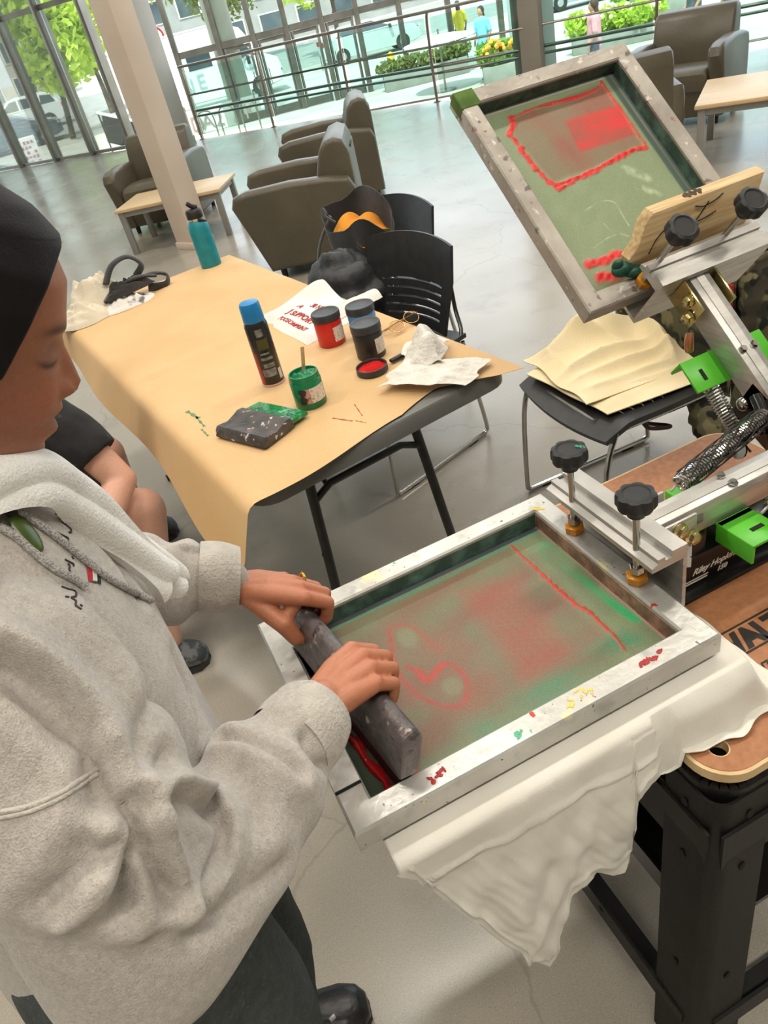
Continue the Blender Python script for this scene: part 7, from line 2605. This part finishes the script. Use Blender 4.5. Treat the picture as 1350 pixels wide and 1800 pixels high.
# white towel hanging from the neck
TOWEL = pm('white_terry', (248, 246, 242), (240, 237, 231), 40, 0.95, bump=0.35, bscale=380, sheen=0.3)
tow = thing('white_towel', 'white towel draped over the shoulder of the grey hoodie', 'towel', (-0.09, 0.68, 1.10))
def strip(path, w0, w1, th, bow, up_, seed):
    P = smooth_path([V(*p) for p in path], 8)
    N = len(P)
    G = np.zeros((N, 15, 3))
    for i in range(N):
        d = nrm(P[min(i + 1, N - 1)] - P[max(i - 1, 0)])
        s_ = nrm(np.cross(d, up_))
        n_ = np.cross(s_, d)
        w = w0 + (w1 - w0) * i / (N - 1)
        for j in range(15):
            v = j / 14 * 2 - 1
            G[i, j] = P[i] + s_ * w * v + n_ * (bow * (1 - v * v) + 0.003 * math.sin(v * 5 + i * 0.22 + seed))
    return MB().sheet(G, th)
upv = nrm(V(0.75, -0.60, 0.25))
obj('towel_length', strip([(-0.235, 0.555, 1.300), (-0.165, 0.580, 1.325), (-0.112, 0.612, 1.308), (-0.098, 0.645, 1.258), (-0.084, 0.668, 1.195), (-0.068, 0.683, 1.130), (-0.062, 0.688, 1.106)], 0.0225, 0.0205, 0.008, 0.006, upv, 0.0), TOWEL, tow, sharp=70)
obj('towel_end', strip([(-0.095, 0.668, 1.215), (-0.070, 0.694, 1.140), (-0.058, 0.704, 1.095), (-0.054, 0.706, 1.080)], 0.0165, 0.0155, 0.008, 0.005, upv, 2.0), TOWEL, tow, sharp=70)
# green pendant between the drawstrings
gpn = on_hoodie(42, 940, bv1)
if gpn is not None:
    h_ = bv1.find_nearest(Vector(gpn))
    nrm_ = np.array(h_[1])
    dwn = nrm(on_hoodie(58, 965, bv1) - on_hoodie(18, 915, bv1))
    F = np.stack([np.cross(dwn, nrm_), dwn, nrm_], 1)
    pd = obj('pendant', MB().ball(gpn + nrm_ * 0.004, (0.0085, 0.020, 0.0022), F, 18, 12), pm('olive_enamel', (74, 92, 30), (50, 70, 20), 40, 0.25), person)
    obj('pendant_clip', MB().box(gpn + nrm_ * 0.005 - dwn * 0.023, (0.008, 0.012, 0.005), F, 0.001), BLKP, pd)
# ring on the far hand
K = lkn[-0.0100]
obj('gold_ring', MB().tube([K + (V(0.014, 0, -0.004)) + 0.0108 * (math.cos(a) * Y + math.sin(a) * nrm(V(0.35, 0, 0.94))) for a in np.linspace(0, 6.283, 20, endpoint=False)], 0.0019, 6, closed=True), pm('gold', (232, 184, 74), (214, 164, 58), 30, 0.25, 1.0), person)

# jeans and shoes ---------------------------------------------------
DENIM = pm('grey_denim', (74, 80, 80), (62, 67, 68), 60, 0.9, bump=0.3, bscale=420, spots=[(220, 0.58, 0.7, (90, 96, 95))])
jn = MB()
limb(jn, [(-0.255, 0.62, 0.84), (-0.255, 0.62, 0.76)], [0.135, 0.150], 24)
limb(jn, [(-0.250, 0.545, 0.80), (-0.215, 0.525, 0.56), (-0.235, 0.515, 0.30), (-0.285, 0.505, 0.09)], [0.128, 0.105, 0.088, 0.080], 22)
limb(jn, [(-0.250, 0.705, 0.80), (-0.205, 0.720, 0.56), (-0.205, 0.715, 0.30), (-0.240, 0.700, 0.09)], [0.128, 0.102, 0.086, 0.078], 22)
jv, jf, jnn = remeshed(jn, 0.009, 5)
jv = jv + jnn * (0.004 * fbm(jv * np.array([1, 1, 0.6]), 22, 91, 3))[:, None]
obj('jeans', MB().add(jv, jf), DENIM, person, sharp=180)
SHOE = pm('black_shoe_leather', (24, 24, 25), (36, 36, 37), 14, 0.32, bump=0.1, bscale=80)
SOLE = pm('shoe_sole', (54, 54, 54), (40, 40, 40), 20, 0.7)
def shoe(toe, heel, w=0.047, h=0.075, m=SHOE, par=None, nm='shoe'):
    toe = V(*toe, 0); heel = V(*heel, 0)
    d = nrm(toe - heel); s_ = V(-d[1], d[0], 0)
    L_ = np.linalg.norm(toe - heel)
    rg = []
    for u, ww, hh in ((0.0, 0.6, 0.75), (0.08, 0.8, 1.0), (0.25, 0.82, 1.1), (0.45, 0.86, 1.0), (0.65, 1.0, 0.80), (0.82, 1.0, 0.66), (0.94, 0.8, 0.55), (1.0, 0.45, 0.38)):
        c = heel + d * L_ * u + V(0, 0, 0.016 + h * hh * 0.5)
        rg.append(ering(c, s_, Z, w * ww, h * hh * 0.5, 28, 2.6))
    o_ = obj(nm, loft([r for r in rg]), m, par, sharp=70)
    pl_ = []
    for u in np.linspace(0, 1, 14):
        ww = np.interp(u, [0, 0.15, 0.5, 0.75, 0.92, 1], [0.6, 0.85, 0.85, 1.05, 0.85, 0.35])
        pl_.append((u, ww))
    out_ = [heel + d * L_ * u + s_ * w * ww for u, ww in pl_] + [heel + d * L_ * u - s_ * w * ww for u, ww in pl_[::-1]]
    obj('sole', MB().prism([(p[0], p[1]) for p in out_], 0.0, 0.022), SOLE, o_)
    return o_
shoe((-0.085, 0.672), (-0.330, 0.715), m=SHOE, par=person)
shoe((-0.160, 0.470), (-0.400, 0.515), m=SHOE, par=person)
so2 = MB().box((-0.15, 0.66, 0.082), (0.012, 0.006, 0.010), rz(0.3), 0.001)
obj('shoe_tag', so2, pm('white_tag', (226, 226, 226), (210, 210, 210), 30, 0.6), person)

# ---------------- seated person behind: black T-shirt, arm resting on a bare knee
p2 = thing('person', 'seated person in black T-shirt with bare knee behind the hoodie wearer', 'person', (-0.42, 2.12, 0.0))
SK2 = np.array(lin((226, 172, 148)))
SKIN2 = paint_mat('light_skin', 0.5, 0.03, 200.0, grain=0.05)
b2 = MB()
S2, E2, W2 = V(-0.245, 2.05, 0.795), V(-0.158, 1.95, 0.612), V(-0.300, 1.80, 0.515)
limb(b2, [S2, E2], [0.055, 0.043])
limb(b2, [E2, E2 + (W2 - E2) * 0.4, W2], [0.043, 0.044, 0.028])
limb(b2, [W2, W2 + V(-0.08, -0.03, 0.01)], [0.028, 0.034])
for k in range(4):
    q = W2 + V(-0.08, -0.05 + 0.018 * k, 0.012)
    limb(b2, [q, q + V(-0.04, -0.01, -0.005), q + V(-0.06, -0.01, -0.025)], [0.010, 0.009, 0.007], 10)
limb(b2, [W2 + V(-0.03, 0.03, 0.01), W2 + V(-0.07, 0.06, 0.005), W2 + V(-0.10, 0.06, -0.01)], [0.013, 0.011, 0.008], 10)
limb(b2, [(-0.46, 2.06, 0.50), (-0.20, 1.985, 0.505), (-0.140, 1.97, 0.490)], [0.085, 0.072, 0.062])
limb(b2, [(-0.140, 1.97, 0.480), (-0.185, 1.945, 0.32), (-0.235, 1.86, 0.09)], [0.062, 0.052, 0.036])
limb(b2, [(-0.46, 2.20, 0.50), (-0.20, 2.40, 0.50), (-0.22, 2.58, 0.09)], [0.085, 0.062, 0.036])
limb(b2, [(-0.42, 2.15, 0.55), (-0.38, 2.12, 0.78), (-0.34, 2.12, 0.95), (-0.33, 2.12, 1.0)], [0.12, 0.125, 0.055, 0.05])
limb(b2, [(-0.245, 2.05, 0.795), (-0.36, 2.13, 0.84), (-0.45, 2.25, 0.80)], [0.055, 0.07, 0.055])
limb(b2, [(-0.45, 2.25, 0.80), (-0.40, 2.30, 0.60), (-0.25, 2.30, 0.56)], [0.052, 0.042, 0.028])
vs, fs, _n = remeshed(b2, 0.006, 4)
bm2 = MB().add(vs, fs, np.tile(SK2, (len(vs), 1)))
hd2, _ = head_mesh(V(-0.315, 2.12, 1.085), nrm(V(0.9, -0.3, -0.25)), nrm(V(0.25, 0, 0.95)), nrm(np.cross(nrm(V(0.25, 0, 0.95)), nrm(V(0.9, -0.3, -0.25)))), SK2, 60, 64)
bm2.add(hd2.verts(), hd2.f, np.concatenate(hd2.col))
obj('body', bm2, SKIN2, p2, sharp=180)
TEE = pm('black_tee', (26, 25, 26), (36, 35, 36), 20, 0.9, bump=0.15, bscale=200, spots=[(26, 0.66, 0.72, (70, 66, 66))])
t2 = MB()
limb(t2, [(-0.43, 2.15, 0.52), (-0.40, 2.13, 0.68), (-0.37, 2.13, 0.82)], [0.155, 0.160, 0.115], 22)
limb(t2, [S2 + V(-0.03, 0.02, 0.01), S2 + (E2 - S2) * 0.48 + V(0.002, -0.004, 0.002)], [0.082, 0.076], 20)
limb(t2, [(-0.45, 2.25, 0.80), (-0.42, 2.29, 0.68)], [0.085, 0.078], 20)
limb(t2, [S2 + V(-0.03, 0.02, 0.0), (-0.36, 2.13, 0.86), (-0.45, 2.25, 0.80)], [0.07, 0.085, 0.075], 20)
# cut the near sleeve square at its hem
dcut = nrm(E2 - S2)
tv, tf, tn = remeshed(t2, 0.008, 4)
hemp = S2 + (E2 - S2) * 0.60
tt = (tv - hemp) @ dcut
near_ = np.linalg.norm((tv - S2) - np.outer((tv - S2) @ dcut, dcut), axis=1) < 0.10
tv = np.where((near_ & (tt > 0))[:, None], tv - np.outer(tt, dcut), tv)
tv = tv + tn * (0.004 * fbm(tv, 26, 93))[:, None]
obj('tshirt', MB().add(tv, tf), TEE, p2, sharp=60)
pr2 = MB()
for k in range(7):
    a = V(-0.250 + 0.004 * k, 1.985 - 0.006 * k, 0.70 - 0.022 * k)
    h_ = None
    pr2.tube(smooth_path([a, a + V(0.012, -0.01, -0.012), a + V(0.004, -0.016, -0.03), a + V(0.018, -0.02, -0.045)], 4), 0.0025, 5)
obj('shirt_print', pr2, pm('mauve_print', (120, 96, 98), (96, 76, 80), 60, 0.8), p2)
SH2 = pm('dark_shorts', (40, 38, 40), (52, 50, 52), 12, 0.9)
s2 = MB()
limb(s2, [(-0.44, 2.13, 0.52), (-0.46, 2.15, 0.50)], [0.15, 0.155], 20)
limb(s2, [(-0.46, 2.07, 0.50), (-0.29, 2.01, 0.508)], [0.10, 0.088], 20)
limb(s2, [(-0.46, 2.19, 0.50), (-0.30, 2.30, 0.505)], [0.10, 0.088], 20)
vs, fs, _n = remeshed(s2, 0.012, 3)
obj('shorts', MB().add(vs, fs), SH2, p2, sharp=180)
hr = MB().ball(V(-0.335, 2.125, 1.115), (0.105, 0.085, 0.125), None, 22, 16)
obj('hair', hr, pm('dark_hair', (40, 30, 26), (56, 42, 36), 30, 0.6, bump=0.5, bscale=60), p2)
SNK = pm('black_sneaker', (34, 33, 32), (58, 56, 54), 40, 0.5)
shoe((-0.105, 2.56), (-0.33, 2.68), 0.05, 0.10, SNK, p2)
shoe((-0.150, 1.800), (-0.40, 1.90), 0.05, 0.085, pm('grey_sneaker', (104, 106, 106), (60, 62, 62), 26, 0.7, contrast=(0.48, 0.54)), p2)
stl = thing('low_stool', 'low black stool under the seated person in the black T-shirt', 'stool', (-0.47, 2.14, 0))
obj('seat', MB().lathe([(0.14, 0.36), (0.16, 0.37), (0.16, 0.40), (0.14, 0.41)], 28, (-0.47, 2.14, 0)), BLKC, stl)
for a in (0.8, 2.4, 3.9, 5.5):
    obj('leg', MB().cyl((-0.47 + 0.11 * math.cos(a), 2.14 + 0.11 * math.sin(a), 0.37), (-0.47 + 0.15 * math.cos(a), 2.14 + 0.15 * math.sin(a), 0.0), 0.013, n=10), LEGM, stl)

# ---------------- people outside
def figure(base, h, face, top_col, leg_col, hair_col, label, seed, extra=None):
    base = V(*base)
    s_ = h / 1.7
    f = V(math.cos(face), math.sin(face), 0); l = V(-f[1], f[0], 0)
    def P(a, b, c):
        return base + (f * a + l * b + Z * c) * s_
    t = thing('person', label, 'person', base, 0, 'people outside on the plaza')
    sk = np.array(lin((190, 140, 112)))
    b = MB()
    for s in (-1, 1):
        limb(b, [P(0, 0.09 * s, 0.86), P(0.02, 0.10 * s, 0.48), P(-0.02 + 0.06 * s, 0.10 * s, 0.06)], [0.085 * s_, 0.058 * s_, 0.04 * s_], 12)
        limb(b, [P(-0.02 + 0.06 * s, 0.10 * s, 0.035), P(0.13 + 0.06 * s, 0.11 * s, 0.03)], [0.035 * s_, 0.03 * s_], 10)
        limb(b, [P(0, 0.17 * s, 1.38), P(-0.02, 0.23 * s, 1.12), P(0.10, 0.21 * s, 0.92)], [0.05 * s_, 0.04 * s_, 0.03 * s_], 10)
        limb(b, [P(0.10, 0.21 * s, 0.92), P(0.14, 0.20 * s, 0.84)], [0.034 * s_, 0.022 * s_], 10)
    limb(b, [P(0, 0, 0.92), P(0, 0, 1.15), P(0, 0, 1.38), P(0.01, 0, 1.50)], [0.14 * s_, 0.13 * s_, 0.13 * s_, 0.05 * s_], 14)
    b.ball(P(0.02, 0, 1.60), (0.085 * s_, 0.075 * s_, 0.11 * s_), np.stack([f, l, Z], 1))
    b.ball(P(0.105, 0, 1.59), 0.014 * s_)
    vs, fs, _n = remeshed(b, 0.016 * s_, 2)
    obj('body', MB().add(vs, fs, np.tile(sk, (len(vs), 1))), SKIN2, t, sharp=180)
    c_ = MB()
    limb(c_, [P(0, 0, 0.88), P(0, 0, 1.15), P(0, 0, 1.36)], [0.165 * s_, 0.155 * s_, 0.15 * s_], 14)
    for s in (-1, 1):
        limb(c_, [P(0, 0.16 * s, 1.38), P(-0.02, 0.22 * s, 1.16)], [0.07 * s_, 0.062 * s_], 10)
    vs, fs, _n = remeshed(c_, 0.016 * s_, 2)
    obj('top', MB().add(vs, fs), pm('top_%d' % seed, top_col, tuple(min(255, x + 26) for x in top_col), 8, 0.9), t, sharp=180)
    c_ = MB()
    for s in (-1, 1):
        limb(c_, [P(0, 0.085 * s, 0.88), P(0.02, 0.10 * s, 0.48), P(-0.02 + 0.06 * s, 0.10 * s, 0.10)], [0.11 * s_, 0.08 * s_, 0.065 * s_], 12)
    vs, fs, _n = remeshed(c_, 0.016 * s_, 2)
    obj('trousers', MB().add(vs, fs), pm('legs_%d' % seed, leg_col, tuple(min(255, x + 16) for x in leg_col), 8, 0.9), t, sharp=180)
    obj('hair', MB().ball(P(-0.015, 0, 1.63), (0.10 * s_, 0.09 * s_, 0.11 * s_), np.stack([f, l, Z], 1)).ball(P(-0.06, 0, 1.50), (0.05 * s_, 0.075 * s_, 0.13 * s_), np.stack([f, l, Z], 1)), pm('hair_%d' % seed, hair_col, tuple(min(255, x + 14) for x in hair_col), 12, 0.7), t)
figure((11.3, 14.9, -1.35), 1.62, 2.5, (206, 140, 150), (70, 72, 90), (70, 48, 40), 'passer-by in a pink top right of the taupe column', 1)
figure((12.0, 20.6, -1.35), 1.7, 3.6, (120, 186, 206), (60, 70, 80), (50, 40, 36), 'passer-by in a light blue top left of the taupe column', 2)
figure((14.3, 26.0, -1.35), 1.7, 1.2, (226, 190, 60), (80, 80, 86), (50, 40, 36), 'passer-by in a yellow top farther down the plaza', 3)
figure((14.2, 15.2, -1.35), 1.7, 2.9, (70, 76, 84), (60, 60, 66), (44, 34, 30), 'passer-by in dark grey behind the far right lounge chair', 4)
figure((15.6, 15.6, -1.35), 1.68, 2.2, (196, 120, 84), (90, 92, 100), (60, 44, 36), 'passer-by in an orange top near the right picture edge', 5)
cartb = thing('shopping_trolley', 'dark blue fabric trolley on wheels at the top right edge', 'trolley', (7.45, 6.35, 0))
obj('bag', MB().box((7.45, 6.35, 0.36), (0.30, 0.26, 0.50), rz(0.6), 0.03), pm('blue_fabric', (36, 50, 120), (28, 40, 100), 10, 0.8), cartb)
obj('handle', MB().tube(smooth_path([V(7.52, 6.50, 0.2), V(7.54, 6.53, 0.8), V(7.45, 6.58, 0.92), V(7.38, 6.60, 0.80), V(7.36, 6.58, 0.2)], 5), 0.012, 8), BLKP, cartb)
for s in (-1, 1):
    obj('wheel', MB().lathe([(0.03, -0.012), (0.055, -0.012), (0.055, 0.012), (0.03, 0.012)], 20, V(7.45, 6.35, 0.055) + rz(0.6) @ V(0.13 * s, -0.1, 0), rz(0.6) @ rotm((0, 1, 0), math.pi / 2)), TYRE, cartb)
